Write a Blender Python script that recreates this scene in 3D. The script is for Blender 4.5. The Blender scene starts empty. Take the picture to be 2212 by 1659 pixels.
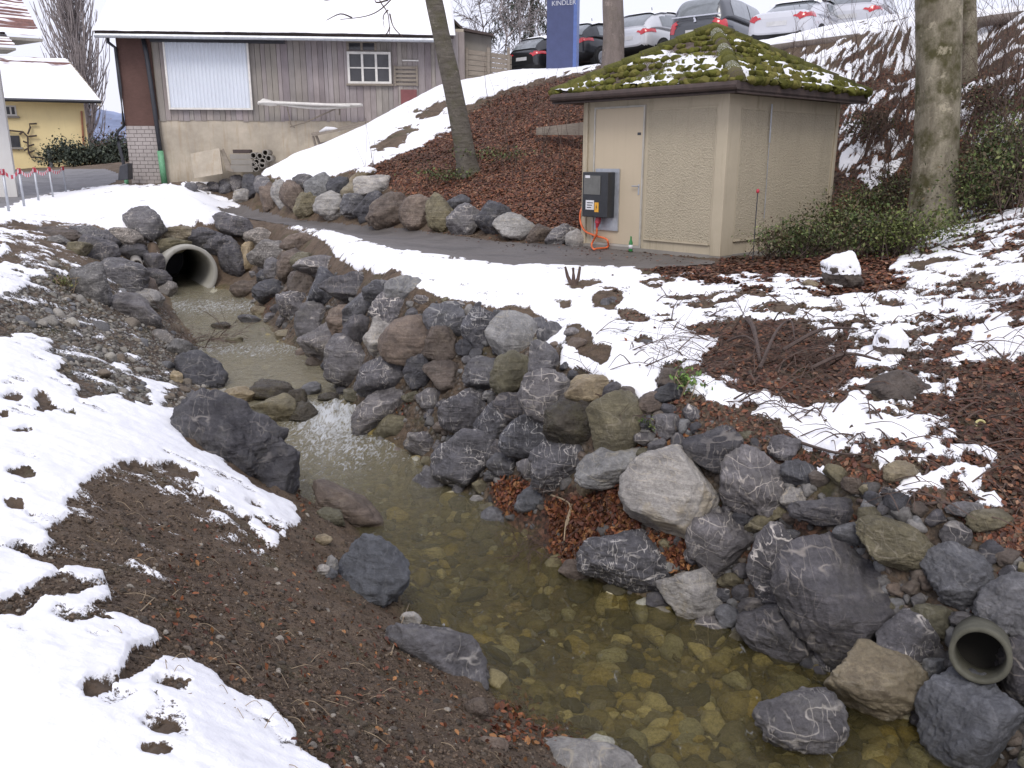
import bpy, bmesh, math, random
import numpy as np
from mathutils import Vector, Matrix, noise as mnoise
R = math.radians
random.seed(7); rng = np.random.default_rng(7)
scene = bpy.context.scene
col = scene.collection
# ------------------------------------------------------------------ camera, sky, sun
W, H, F = 2212.0, 1659.0, 1804.0
CX, CY = W/2, H/2
PITCH = R(15.05); EZ = 1.5
cp, sp = math.cos(PITCH), math.sin(PITCH)
cd = bpy.data.cameras.new('camera'); cam = bpy.data.objects.new('camera', cd); col.objects.link(cam)
cam.location = (0, 0, EZ); cam.rotation_euler = (R(90) - PITCH, 0, 0)
cd.sensor_width = 36; cd.lens = F/W*36; cd.clip_end = 9000; cd.clip_start = 0.05
scene.camera = cam
SUN_EL, SUN_AZ = 48, 188
wd = bpy.data.worlds.new('World'); scene.world = wd; wd.use_nodes = True
nt = wd.node_tree; nt.nodes.clear()
sky = nt.nodes.new('ShaderNodeTexSky'); sky.sky_type = 'NISHITA'; sky.sun_disc = False
sky.sun_elevation = R(SUN_EL); sky.sun_rotation = R(SUN_AZ); sky.dust_density = 6; sky.air_density = 1.2; sky.ozone_density = 1.0
# overcast: the clear sky seen through an even cloud layer
mx = nt.nodes.new('ShaderNodeMix'); mx.data_type = 'RGBA'; mx.inputs[0].default_value = 0.86
mx.inputs[7].default_value = (8.0, 8.1, 9.5, 1)
bgn = nt.nodes.new('ShaderNodeBackground'); bgn.inputs[1].default_value = 0.1
wo = nt.nodes.new('ShaderNodeOutputWorld')
nt.links.new(sky.outputs[0], mx.inputs[6]); nt.links.new(mx.outputs[2], bgn.inputs[0]); nt.links.new(bgn.outputs[0], wo.inputs[0])
sl = bpy.data.lights.new('sun', 'SUN'); sl.energy = 1.1; sl.angle = R(20); sl.color = (1, .96, .9)
so = bpy.data.objects.new('sun', sl); col.objects.link(so); so.rotation_euler = (R(90-SUN_EL), 0, R(180-SUN_AZ))
so.location = (0, 0, 30)
scene.view_settings.view_transform = 'Standard'; scene.view_settings.look = 'None'
scene.view_settings.exposure = 0.42; scene.view_settings.gamma = 1
scene.cycles.max_bounces = 7; scene.cycles.transparent_max_bounces = 12
scene.cycles.caustics_reflective = False; scene.cycles.caustics_refractive = False

# ------------------------------------------------------------------ geometry helpers
def rayd(u, v):
    a = (np.asarray(u, float)-CX)/F; b = (CY-np.asarray(v, float))/F
    return np.stack([a + 0*b, cp + b*sp + 0*a, -sp + b*cp + 0*a], -1)
def PZ(u, v, z):
    d = rayd(u, v); t = (z-EZ)/d[2]; return np.array([0, 0, EZ]) + d*t
def PD(u, v, D):
    d = rayd(u, v); return np.array([0, 0, EZ]) + d*(D/d[1])
def project(p):
    p = np.asarray(p, float); x = p[..., 0]; y = p[..., 1]; z = p[..., 2]-EZ
    dep = y*cp - z*sp; up = y*sp + z*cp; dep = np.where(dep < .05, .05, dep)
    return CX + F*x/dep, CY - F*up/dep, dep
def fr(x): return x - np.floor(x)
def _h2(ix, iy, s):
    return fr(np.sin(ix*127.1 + iy*311.7 + s*74.7)*43758.5453)
def vn2(x, y, s=0):
    ix = np.floor(x); iy = np.floor(y); fx = x-ix; fy = y-iy
    fx = fx*fx*(3-2*fx); fy = fy*fy*(3-2*fy)
    return ((_h2(ix, iy, s)*(1-fx)+_h2(ix+1, iy, s)*fx)*(1-fy) + (_h2(ix, iy+1, s)*(1-fx)+_h2(ix+1, iy+1, s)*fx)*fy)
def fbm2(x, y, sc, oc=4, s=0, g=.5):
    r = 0; a = 1; t = 0
    for i in range(oc):
        # rotate each octave to hide the lattice
        c, q = math.cos(i*1.1+.4), math.sin(i*1.1+.4)
        r = r + a*vn2((x*c-y*q)*sc+i*17.3, (x*q+y*c)*sc-i*9.1, s+i); t += a; a *= g; sc *= 2.03
    return r/t
def vn3(p, s=0):
    i = np.floor(p); f = p-i; f = f*f*(3-2*f); r = 0
    for a in (0, 1):
        for b in (0, 1):
            for c in (0, 1):
                h = fr(np.sin((i[:, 0]+a)*127.1+(i[:, 1]+b)*311.7+(i[:, 2]+c)*74.7+s*13.7)*43758.5453)
                r = r + h*(f[:, 0] if a else 1-f[:, 0])*(f[:, 1] if b else 1-f[:, 1])*(f[:, 2] if c else 1-f[:, 2])
    return r
def sstep(a, b, x):
    t = np.clip((x-a)/(b-a), 0, 1); return t*t*(3-2*t)
def tag(o, label=None, cat=None, group=None, kind=None):
    if label: o['label'] = label
    if cat: o['category'] = cat
    if group: o['group'] = group
    if kind: o['kind'] = kind
    return o
def thing(name, label, cat, loc, group=None):
    o = bpy.data.objects.new(name, None); col.objects.link(o); o.location = tuple(loc); o.empty_display_size = .2
    return tag(o, label, cat, group)
def wloc(o):
    v = Vector((0, 0, 0))
    while o: v = v + o.location; o = o.parent
    return v
class MB:
    def __init__(s): s.v = []; s.f = []; s.c = []; s.sm = False; s.col = (1, 1, 1)
    def add(s, vs, fs, c=None):
        n = len(s.v); s.v += [tuple(map(float, p)) for p in vs]; s.f += [tuple(i+n for i in f) for f in fs]
        s.c += [c or s.col]*len(vs); return s
    def box(s, o, ax, ay, az, c=None):
        """o corner, three edge vectors"""
        o, ax, ay, az = map(np.asarray, (o, ax, ay, az)); P = [o, o+ax, o+ax+ay, o+ay]; P += [p+az for p in P]
        return s.add(P, [(0, 3, 2, 1), (4, 5, 6, 7), (0, 1, 5, 4), (1, 2, 6, 5), (2, 3, 7, 6), (3, 0, 4, 7)], c)
    def cbox(s, c0, ax, ay, az, c=None):
        c0, ax, ay, az = map(np.asarray, (c0, ax, ay, az)); return s.box(c0-ax/2-ay/2-az/2, ax, ay, az, c)
    def tube(s, pts, rad, n=6, c=None, cap=True):
        pts = [np.asarray(p, float) for p in pts]; m = len(pts)
        if np.isscalar(rad): rad = [rad]*m
        base = len(s.v); ref = np.array([0, 0, 1.]); vs = []; fs = []
        for i, p in enumerate(pts):
            t = pts[min(i+1, m-1)]-pts[max(i-1, 0)]; L = np.linalg.norm(t); t = t/(L if L > 1e-9 else 1)
            a = np.cross(t, ref)
            if np.linalg.norm(a) < .05: a = np.cross(t, np.array([1., 0, 0]))
            a /= np.linalg.norm(a); b = np.cross(t, a)
            for k in range(n):
                q = 2*math.pi*k/n; vs.append(p + (a*math.cos(q)+b*math.sin(q))*rad[i])
        for i in range(m-1):
            for k in range(n):
                k2 = (k+1) % n; fs.append((i*n+k, i*n+k2, (i+1)*n+k2, (i+1)*n+k))
        if cap: fs.append(tuple(range(n-1, -1, -1))); fs.append(tuple((m-1)*n+k for k in range(n)))
        return s.add(vs, fs, c)
    def prism(s, poly, d, c=None):
        """closed planar polygon (3d points) extruded by vector d"""
        n = len(poly); P = [np.asarray(p, float) for p in poly]; d = np.asarray(d, float)
        fs = [tuple(range(n)), tuple(range(2*n-1, n-1, -1))]
        for i in range(n): j = (i+1) % n; fs.append((i, i+n, j+n, j))
        return s.add(P+[p+d for p in P], fs, c)
    def build(s, name, mat, parent=None, loc=None, smooth=None, bevel=0):
        V = np.array(s.v) if s.v else np.zeros((0, 3))
        if parent is not None: o0 = np.array(wloc(parent)) if loc is None else np.array(loc)
        elif loc is None: o0 = np.array([(V[:, 0].min()+V[:, 0].max())/2, (V[:, 1].min()+V[:, 1].max())/2, V[:, 2].min()])
        else: o0 = np.array(loc)
        me = bpy.data.meshes.new(name); me.from_pydata([tuple(p) for p in V-o0], [], s.f)
        ca = me.color_attributes.new('tint', 'FLOAT_COLOR', 'POINT')
        ca.data.foreach_set('color', np.array([(c[0], c[1], c[2], 1) for c in s.c], dtype=np.float32).ravel())
        bm = bmesh.new(); bm.from_mesh(me); bmesh.ops.recalc_face_normals(bm, faces=bm.faces[:]); bm.to_mesh(me); bm.free()
        if mat: me.materials.append(mat)
        o = bpy.data.objects.new(name, me); col.objects.link(o)
        if parent is not None: o.parent = parent; o.location = Vector(o0) - wloc(parent)
        else: o.location = tuple(o0)
        if (s.sm if smooth is None else smooth): me.polygons.foreach_set('use_smooth', [True]*len(me.polygons))
        if bevel:
            m = o.modifiers.new('bevel', 'BEVEL'); m.width = bevel; m.segments = 2; m.limit_method = 'ANGLE'
        return o
def npmesh(name, V, Fc, mat, cols=None, loc=(0, 0, 0), attrs=None, smooth=True):
    """big meshes from arrays; Fc (n,k) all the same k"""
    me = bpy.data.meshes.new(name); V = np.asarray(V, np.float32)-np.asarray(loc, np.float32); Fc = np.asarray(Fc, np.int32); k = Fc.shape[1]
    me.vertices.add(len(V)); me.vertices.foreach_set('co', V.ravel())
    me.loops.add(Fc.size); me.loops.foreach_set('vertex_index', Fc.ravel())
    me.polygons.add(len(Fc)); me.polygons.foreach_set('loop_start', np.arange(0, Fc.size, k, dtype=np.int32))
    me.polygons.foreach_set('loop_total', np.full(len(Fc), k, np.int32))
    me.polygons.foreach_set('use_smooth', np.full(len(Fc), smooth))
    me.update(calc_edges=True)
    for nm, arr in (attrs or {}).items():
        ca = me.color_attributes.new(nm, 'FLOAT_COLOR', 'POINT'); ca.data.foreach_set('color', np.asarray(arr, np.float32).ravel())
    if cols is not None:
        ca = me.color_attributes.new('tint', 'FLOAT_COLOR', 'POINT'); ca.data.foreach_set('color', np.asarray(cols, np.float32).ravel())
    if mat: me.materials.append(mat)
    o = bpy.data.objects.new(name, me); col.objects.link(o); o.location = loc; return o
def scatter(name, tv, tf, pos, M, mat, cols, smooth=False):
    """one mesh of many small pieces: template tv,tf placed at pos with 3x3 matrices M"""
    tv = np.asarray(tv, float); tf = np.asarray(tf, int); n = len(pos); m = len(tv)
    V = (np.einsum('nij,kj->nki', M, tv) + pos[:, None, :]).reshape(-1, 3)
    Fc = (tf[None] + (np.arange(n)*m)[:, None, None]).reshape(-1, tf.shape[1])
    C = np.ones((n, m, 4)); C[..., :3] = cols[:, None, :]
    return npmesh(name, V, Fc, mat, C.reshape(-1, 4), smooth=smooth)
def rotmats(n, tilt, nrm=None, sc=None):
    """random spin about a normal, tilted a little"""
    a = rng.uniform(0, 2*math.pi, n); z = np.tile([0, 0, 1.], (n, 1)) if nrm is None else nrm.copy()
    z = z + rng.normal(0, tilt, (n, 3)); z /= np.linalg.norm(z, axis=1)[:, None]
    h = np.stack([np.cos(a), np.sin(a), 0*a], 1); x = h - z*(h*z).sum(1)[:, None]; x /= np.linalg.norm(x, axis=1)[:, None]
    y = np.cross(z, x); M = np.stack([x, y, z], 2)
    return M if sc is None else M*sc[:, None, None] if sc.ndim == 1 else M*sc[:, None, :]
# ------------------------------------------------------------------ materials
class NT:
    def __init__(s, name):
        s.m = bpy.data.materials.new(name); s.m.use_nodes = True; s.t = s.m.node_tree; s.t.nodes.clear()
        s.out = s.n('ShaderNodeOutputMaterial'); s.b = s.n('ShaderNodeBsdfPrincipled'); s.l(s.b.outputs[0], s.out.inputs[0])
    def n(s, t, **k):
        x = s.t.nodes.new(t)
        for a, b in k.items(): setattr(x, a, b)
        return x
    def l(s, a, b): s.t.links.new(a, b)
    def put(s, sock, v):
        if hasattr(v, 'links') or isinstance(v, bpy.types.NodeSocket): s.l(v, sock)
        else:
            if isinstance(v, (tuple, list)) and len(v) == 3 and sock.type == 'RGBA': v = (*v, 1)
            sock.default_value = v
    def noise(s, sc, det=6, rough=.55, vec=None, dist=0):
        x = s.n('ShaderNodeTexNoise'); x.inputs['Scale'].default_value = sc; x.inputs['Detail'].default_value = det
        x.inputs['Roughness'].default_value = rough; x.inputs['Distortion'].default_value = dist
        s.l(vec or s.co, x.inputs['Vector']); return x.outputs[0]
    def voro(s, sc, feat='F1', vec=None, out=0, rnd=1):
        x = s.n('ShaderNodeTexVoronoi', feature=feat); x.inputs['Scale'].default_value = sc; x.inputs['Randomness'].default_value = rnd
        s.l(vec or s.co, x.inputs['Vector']); return x.outputs[out]
    def ma(s, op, a, b=0, c=None, clamp=False):
        x = s.n('ShaderNodeMath', operation=op, use_clamp=clamp); s.put(x.inputs[0], a); s.put(x.inputs[1], b)
        if c is not None: s.put(x.inputs[2], c)
        return x.outputs[0]
    def ramp(s, v, a, b, lo=0., hi=1.):
        x = s.n('ShaderNodeMapRange', clamp=True); s.put(x.inputs[0], v); x.inputs[1].default_value = a; x.inputs[2].default_value = b
        x.inputs[3].default_value = lo; x.inputs[4].default_value = hi; return x.outputs[0]
    def mix(s, f, a, b, bt='MIX'):
        x = s.n('ShaderNodeMix', data_type='RGBA', blend_type=bt); s.put(x.inputs[0], f); s.put(x.inputs[6], a); s.put(x.inputs[7], b); return x.outputs[2]
    def attr(s, nm, ch=None):
        x = s.n('ShaderNodeAttribute', attribute_name=nm)
        if ch is None: return x.outputs[0]
        y = s.n('ShaderNodeSeparateColor'); s.l(x.outputs[0], y.inputs[0]); return y.outputs[ch]
    def coords(s, kind='Object', rnd=False, scale=None):
        tc = s.n('ShaderNodeTexCoord'); s.co = tc.outputs[kind]
        if rnd:
            oi = s.n('ShaderNodeObjectInfo'); q = s.ma('MULTIPLY', oi.outputs['Random'], 57.0)
            va = s.n('ShaderNodeVectorMath', operation='ADD'); s.l(s.co, va.inputs[0]); s.l(q, va.inputs[1]); s.co = va.outputs[0]; s.rnd = oi.outputs['Random']
        if scale:
            va = s.n('ShaderNodeVectorMath', operation='MULTIPLY'); s.l(s.co, va.inputs[0]); va.inputs[1].default_value = scale; s.co = va.outputs[0]
        return s.co
    def bump(s, h, st=.5, d=.02, prev=None):
        x = s.n('ShaderNodeBump'); x.inputs['Strength'].default_value = st; x.inputs['Distance'].default_value = d; s.l(h, x.inputs['Height'])
        if prev: s.l(prev, x.inputs['Normal'])
        return x.outputs[0]
    def fin(s, color=None, rough=None, nrm=None, metal=None, spec=None):
        if color is not None: s.put(s.b.inputs['Base Color'], color)
        if rough is not None: s.put(s.b.inputs['Roughness'], rough)
        if nrm is not None: s.l(nrm, s.b.inputs['Normal'])
        if metal is not None: s.b.inputs['Metallic'].default_value = metal
        if spec is not None: s.b.inputs['Specular IOR Level'].default_value = spec
        return s.m
def simple(name, c, rough=.6, metal=0, var=.12, sc=6, bump=.15, bd=.004, tint=False, spec=None, coat=0):
    t = NT(name); t.coords('Object'); n = t.noise(sc, 6, .65)
    lo = tuple(x*(1-var*1.6) for x in c); hi = tuple(min(1, x*(1+var)) for x in c)
    cc = t.mix(t.ramp(n, .3, .7), lo, hi)
    if tint: cc = t.mix(1., cc, t.attr('tint'), 'MULTIPLY')
    if coat: t.b.inputs['Coat Weight'].default_value = coat
    return t.fin(cc, rough, t.bump(t.noise(sc*8, 4), bump, bd), metal, spec)
def rockmat(name, base, dark, vein, va=.6, vs=2.2, blotch=None, ba=0, rough=.62, speck=0, grow=0):
    t = NT(name); t.coords('Object', rnd=True)
    n1 = t.noise(1.9, 10, .72, dist=.6); n2 = t.noise(8, 10, .78); n3 = t.noise(38, 6, .72)
    c = t.mix(t.ramp(n1, .4, .6), dark, base)
    c = t.mix(t.ramp(n2, .45, .66, 0, .6), c, tuple(min(1, x*1.7) for x in base))
    c = t.mix(t.ramp(n3, .3, .62, .5, 0), c, tuple(x*.42 for x in dark))
    # calcite veins: thin iso-lines of stretched, warped noise, broken up along their length
    def vein_lines(sc, wd, stretch):
        mp = t.n('ShaderNodeMapping'); mp.inputs['Scale'].default_value = stretch; mp.inputs['Rotation'].default_value = (.5, .7, .9); t.l(t.co, mp.inputs[0])
        q = t.noise(sc, 2, .4, vec=mp.outputs[0], dist=.12)
        a = t.ma('ABSOLUTE', t.ma('SUBTRACT', q, .5)); return t.ramp(a, wd*.4, wd*1.5, 1, 0)
    v = t.ma('MAXIMUM', vein_lines(vs, .009, (.9, .35, 2.6)), t.ma('MULTIPLY', vein_lines(vs*2.2, .012, (2.6, .4, .9)), .8))
    v = t.ma('MULTIPLY', v, t.ramp(t.noise(2.6, 4, .6), .42, .55))
    c = t.mix(t.ma('MULTIPLY', v, va), c, vein)
    if blotch: c = t.mix(t.ramp(t.noise(1.5, 8, .7, dist=.5), .56, .62, 0, ba), c, blotch)
    if speck: c = t.mix(t.ramp(t.noise(14, 8, .8), .56, .64, 0, speck), c, vein)
    if grow: c = t.mix(t.ramp(t.noise(4, 8, .75), .5, .64, 0, grow), c, (.075, .072, .028))
    c = t.mix(1., c, t.mix(t.rnd, (.66, .68, .72), (1.2, 1.14, 1.1)), 'MULTIPLY')
    h = t.ma('ADD', t.ma('MULTIPLY', n2, .7), t.ma('MULTIPLY', n3, .3)); h = t.ma('ADD', h, t.ma('MULTIPLY', t.voro(7, 'DISTANCE_TO_EDGE'), .25))
    mpb = t.n('ShaderNodeMapping'); mpb.inputs['Scale'].default_value = (.5, .8, 7); mpb.inputs['Rotation'].default_value = (.7, .4, 0); t.l(t.co, mpb.inputs[0])
    bed = t.noise(2.4, 5, .6, vec=mpb.outputs[0], dist=.4); c = t.mix(t.ramp(bed, .42, .6, .35, 0), c, tuple(x*.5 for x in dark)); h = t.ma('ADD', h, t.ma('MULTIPLY', bed, .6))
    return t.fin(c, t.ramp(n2, .3, .7, rough+.1, rough-.2), t.bump(t.noise(90, 4, .7), .45, .006, t.bump(h, .95, .06)))
VEIN = (.42, .39, .35)
M = {
 'dark': rockmat('rock_dark', (.135, .132, .142), (.05, .048, .055), VEIN, .6, grow=.25),
 'mid': rockmat('rock_mid', (.215, .21, .218), (.09, .086, .09), (.58, .55, .5), .85, 2.6, grow=.3),
 'vein': rockmat('rock_veined', (.17, .168, .18), (.068, .066, .073), (.75, .72, .67), 1.0, 3.6, speck=.3),
 'light': rockmat('rock_light', (.46, .45, .42), (.24, .235, .23), (.58, .53, .42), .8, 3.6, (.36, .31, .2), .5),
 'tan': rockmat('rock_tan', (.42, .35, .22), (.25, .2, .13), (.55, .5, .4), .4, 2.6, (.42, .36, .24), .5),
 'brown': rockmat('rock_brown', (.22, .175, .14), (.1, .078, .064), (.36, .32, .27), .25, 2.4, grow=.2),
 'olive': rockmat('rock_olive', (.21, .19, .115), (.12, .108, .07), (.46, .42, .33), .35, 2.6),
 'speck': rockmat('rock_speckled', (.26, .245, .225), (.14, .13, .12), (.62, .58, .52), .8, 4, speck=.85),
 'wet': rockmat('rock_wet', (.1, .086, .062), (.045, .038, .03), (.25, .22, .17), .2, 2, rough=.34, grow=.5),
 'blue': rockmat('rock_blue', (.2, .207, .22), (.11, .114, .124), (.4, .4, .4), .35, 2),
}
# ------------------------------------------------------------------ terrain: heights at landmarks, smooth in between
WK_Y = np.array([-5, 3, 8.6, 9.7, 10.6, 11.6, 14, 18.4, 24]); WK_Z = np.array([-1.76, -1.75, -1.74, -1.71, -1.56, -1.5, -1.45, -1.28, -1.26])
def waterz(y): return np.interp(y, WK_Y, WK_Z)
def PW(u, v, dz=0):
    z = -1.6
    for _ in range(12): p = PZ(u, v, z+dz); z = float(waterz(p[1]))
    return PZ(u, v, z+dz)
RW = [(480, 625), (545, 650), (565, 690), (600, 735), (660, 765), (715, 815), (745, 860), (775, 905), (830, 950), (900, 990), (950, 1045), (1040, 1085), (1140, 1160), (1250, 1240), (1330, 1275), (1440, 1310), (1560, 1345), (1640, 1400), (1800, 1445), (1960, 1530), (2080, 1640), (2250, 1800)]
LW = [(372, 628), (385, 680), (425, 720), (440, 770), (468, 835), (530, 865), (595, 925), (635, 1000), (665, 1075), (760, 1110), (800, 1165), (872, 1260), (890, 1330), (970, 1355), (1062, 1420), (1075, 1500), (1180, 1560), (1290, 1605), (1350, 1680), (1420, 1800)]
RWp = np.array([PW(*p) for p in RW]); LWp = np.array([PW(*p) for p in LW])
RB = [(548, 480, .0), (640, 505, -.05), (720, 545, -.08), (800, 600, -.15), (880, 650, -.2), (1000, 662, -.22), (1160, 690, -.28), (1215, 760, -.35), (1290, 830, -.45), (1430, 885, -.5), (1560, 925, -.55), (1720, 975, -.62), (1880, 1085, -.75), (2040, 1140, -.8), (2212, 1180, -.82), (2450, 1260, -.85)]
RBp = np.array([PZ(*p) for p in RB])
def dens(P, st):
    out = []
    for a, b in zip(P[:-1], P[1:]):
        k = max(1, int(np.linalg.norm((b-a)[:2])/st))
        for i in range(k): out.append(a+(b-a)*i/k)
    out.append(P[-1]); return out
C = []
def cz(*L):
    for u, v, z in L: C.append(PZ(u, v, z))
def cD(*L):
    for u, v, D in L: C.append(PD(u, v, D))
for P, dz in ((RWp, -.03), (LWp, -.03)):
    for p in dens(P, .45): C.append(p+np.array([0, 0, dz]))
for p in dens(RBp, .5): C.append(p)
def interp_poly(P, n):
    s = np.r_[0, np.cumsum(np.linalg.norm(np.diff(P[:, :2], axis=0), axis=1))]; t = np.linspace(0, s[-1], n)
    return np.stack([np.interp(t, s, P[:, i]) for i in range(3)], 1)
A, B = interp_poly(LWp, 46), interp_poly(RWp, 46)
for a, b in zip(A, B):
    m = (a+b)/2; d = .26 if m[1] < 9.5 else .14
    for t in (.28, .5, .72): q = a+(b-a)*t; C.append(np.array([q[0], q[1], float(waterz(q[1]))-d]))
# left bank and near ground
cz((100, 620, -.3), (200, 590, -.35), (60, 560, 0), (330, 640, -1.0), (250, 700, -.85), (330, 760, -1.1), (0, 750, -.3), (120, 700, -.5), (200, 850, -.6), (350, 850, -1.1), (0, 860, -.28), (0, 1000, -.25), (200, 980, -.48), (380, 900, -.9), (330, 960, -.7),
   (500, 1000, -1.2), (0, 1200, -.2), (200, 1150, -.4), (400, 1080, -.75), (560, 1080, -1.12), (640, 1130, -1.3), (650, 1190, -1.22), (300, 1300, -.35), (500, 1300, -.75), (700, 1300, -1.2), (800, 1350, -1.38), (0, 1450, -.1), (300, 1500, -.2),
   (600, 1500, -.6), (850, 1500, -1.1), (0, 1659, -.1), (400, 1659, -.2), (700, 1659, -.5), (1000, 1659, -1.0), (1200, 1659, -1.4))
for p in [(-2, .4, -.08), (0, .4, -.12), (1.5, .4, -.7), (2.6, .6, -1.3), (-1, -4, 0), (2, -4, -.4), (-8, -5, .1), (-6, 2, .1), (-9, 5, .15), (-14, 8, .25), (7, 1, -.9), (6, 3, -.6), (7, -4, -.7), (10, 6, .3), (12, 3, .6), (14, 10, 2.2), (20, -5, 1), (-20, -5, .3)]: C.append(np.array(p, float))
# left far field
cz((0, 600, 0.0), (0, 500, .16), (100, 510, .05), (0, 560, .05), (200, 488, .02), (330, 500, 0), (450, 492, 0), (150, 545, -.1), (230, 560, -.35), (120, 490, .08))
cD((0, 462, 18.2), (0, 450, 20.7), (53, 450, 21), (84, 437, 24), (115, 429, 27), (142, 417, 30), (200, 440, 24), (250, 420, 26), (280, 398, 28.5), (350, 398, 28.5), (240, 380, 34), (0, 400, 30), (0, 372, 42), (120, 362, 44), (190, 357, 50), (250, 355, 60), (400, 420, 24), (-300, 480, 18), (-500, 430, 26), (-300, 380, 42))
# path
for p in dens(np.array([PZ(*q) for q in [(560, 470, .0), (640, 480, .0), (790, 515, .0), (1000, 555, .0), (1250, 572, 0), (1400, 572, 0), (1540, 570, .02)]]), .8): C.append(p)
for p in dens(np.array([PZ(*q) for q in [(470, 440, .1), (520, 447, .05), (640, 472, .02), (860, 490, .02), (1080, 518, .02), (1262, 532, .0), (1400, 545, .0)]]), .8): C.append(p)
cz((850, 600, -.08), (1000, 610, -.08), (1150, 630, -.1), (1350, 700, -.25), (1500, 600, 0), (1700, 620, .02), (1850, 600, .1), (2000, 640, .05), (2212, 640, .15), (2350, 640, .3), (1600, 760, -.25), (1900, 760, -.2), (2212, 800, -.2), (1400, 790, -.38), (1700, 870, -.42), (2000, 900, -.4), (2212, 950, -.45), (2100, 1050, -.62), (1850, 980, -.5), (2400, 900, -.2), (2000, 560, .25), (1800, 545, .15))
# planted bank behind the path boulders
cD((400, 393, 27), (640, 332, 26), (730, 300, 26), (850, 240, 26.5), (950, 185, 27.5), (1100, 155, 28), (1290, 142, 26), (560, 375, 25.5), (700, 385, 22.5), (640, 400, 23.2), (780, 372, 21.5), (860, 395, 20.3), (960, 430, 18.9), (1050, 445, 18.2), (1150, 470, 17), (1240, 490, 16.4),
   (1015, 365, 20.5), (900, 320, 23), (1000, 290, 23.5), (1100, 300, 22), (1200, 400, 18.7), (1200, 250, 22), (1262, 180, 24.5), (1262, 300, 20.5))
cD((1520, 110, 23.2), (1700, 100, 20.6), (1985, 68, 18.6), (2212, 30, 17.4), (2212, 480, 11), (2212, 350, 13.6), (2212, 200, 15.3), (1900, 250, 17), (1900, 400, 15.4), (2020, 495, 14), (1990, 170, 17.5), (2212, 100, 16.6), (2500, 400, 11.5), (2500, 200, 13.5), (1850, 505, 14.6), (1760, 200, 19), (2350, 520, 10))
for p in [(0, 30, 4.15), (3, 30, 4.15), (6, 28, 4.15), (9, 26, 4.15), (14, 24, 4.2), (20, 22, 4.3), (30, 30, 4.5), (10, 40, 4.3), (0, 45, 4.2), (-3, 34, 3.9), (25, 12, 4.2), (-8, 29.2, .95), (-10, 29.5, .8), (-5, 30, 1.9), (-3, 31, 3.0), (-1, 31.5, 3.9), (4, 20.2, 1.6), (8.5, 18, 1.9), (7.5, 15.2, .25), (3.6, 16.2, .1), (5.5, 17.2, .5), (5.6, 14.8, .02),
          (-60, 50, 1), (-30, 60, 1.6), (-15, 80, 2), (0, 120, 5), (-60, 150, 3), (60, 60, 6), (60, 0, 3), (-60, -20, 1), (40, -30, 1), (-200, 200, 6), (200, 200, 9), (0, 500, 10), (-400, 500, 8), (400, 500, 10), (-300, 0, 3), (300, 0, 6), (0, -60, 0)]: C.append(np.array(p, float))
# culvert head wall
CUL = PD(410, 589, 18.4); CAX = np.array([-.54, .84, 0]); CAX /= np.linalg.norm(CAX); CSD = np.array([CAX[1], -CAX[0], 0])
for s in (-1.5, -.9, -.3, .3, .9, 1.4):
    for d, z in ((.3, -1.25 if abs(s) < .8 else -.9), (.75, -.1)):
        q = CUL + CSD*s + CAX*d; C.append(np.array([q[0], q[1], z]))
C = np.array(C)
# thin out duplicates
keep = []
for i, p in enumerate(C):
    if all(np.hypot(*(p[:2]-C[j][:2])) > .16 for j in keep): keep.append(i)
C = C[keep]; CC = .18
def phi(r2): return np.sqrt(r2+CC*CC)
n = len(C); r2 = ((C[:, None, :2]-C[None, :, :2])**2).sum(-1)
Am = np.zeros((n+3, n+3)); Am[:n, :n] = phi(r2) - np.eye(n)*.04; Am[:n, n] = 1; Am[:n, n+1:] = C[:, :2]; Am[n, :n] = 1; Am[n+1:, :n] = C[:, :2].T
wts = np.linalg.solve(Am, np.r_[C[:, 2], 0, 0, 0])
def tz(x, y):
    x = np.atleast_1d(np.asarray(x, float)); y = np.atleast_1d(np.asarray(y, float)); sh = x.shape; x = x.ravel(); y = y.ravel(); out = np.empty(len(x))
    for i in range(0, len(x), 20000):
        a = x[i:i+20000]; b = y[i:i+20000]
        d = phi((a[:, None]-C[None, :, 0])**2 + (b[:, None]-C[None, :, 1])**2)
        out[i:i+20000] = d@wts[:n] + wts[n] + a*wts[n+1] + b*wts[n+2]
    return out.reshape(sh)
def tn(x, y, e=.12):
    dx = (tz(x+e, y)-tz(x-e, y))/(2*e); dy = (tz(x, y+e)-tz(x, y-e))/(2*e)
    nn = np.stack([-dx, -dy, np.ones_like(dx)], -1); return nn/np.linalg.norm(nn, axis=-1)[..., None]
def hit(u, v, far=70):
    d = rayd(u, v); t = np.concatenate([np.linspace(1.6, 12, 180), np.linspace(12.1, far, 400)])/1.0
    P = np.array([0, 0, EZ])[None] + d[None]*t[:, None]; b = P[:, 2] < tz(P[:, 0], P[:, 1])
    if not b.any(): return P[-1], t[-1]
    i = int(np.argmax(b)); i = max(i, 1); lo, hi = t[i-1], t[i]
    for _ in range(12):
        m = (lo+hi)/2; p = np.array([0, 0, EZ])+d*m
        if p[2] < tz(p[0], p[1])[0]: hi = m
        else: lo = m
    return np.array([0, 0, EZ])+d*hi, hi
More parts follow.
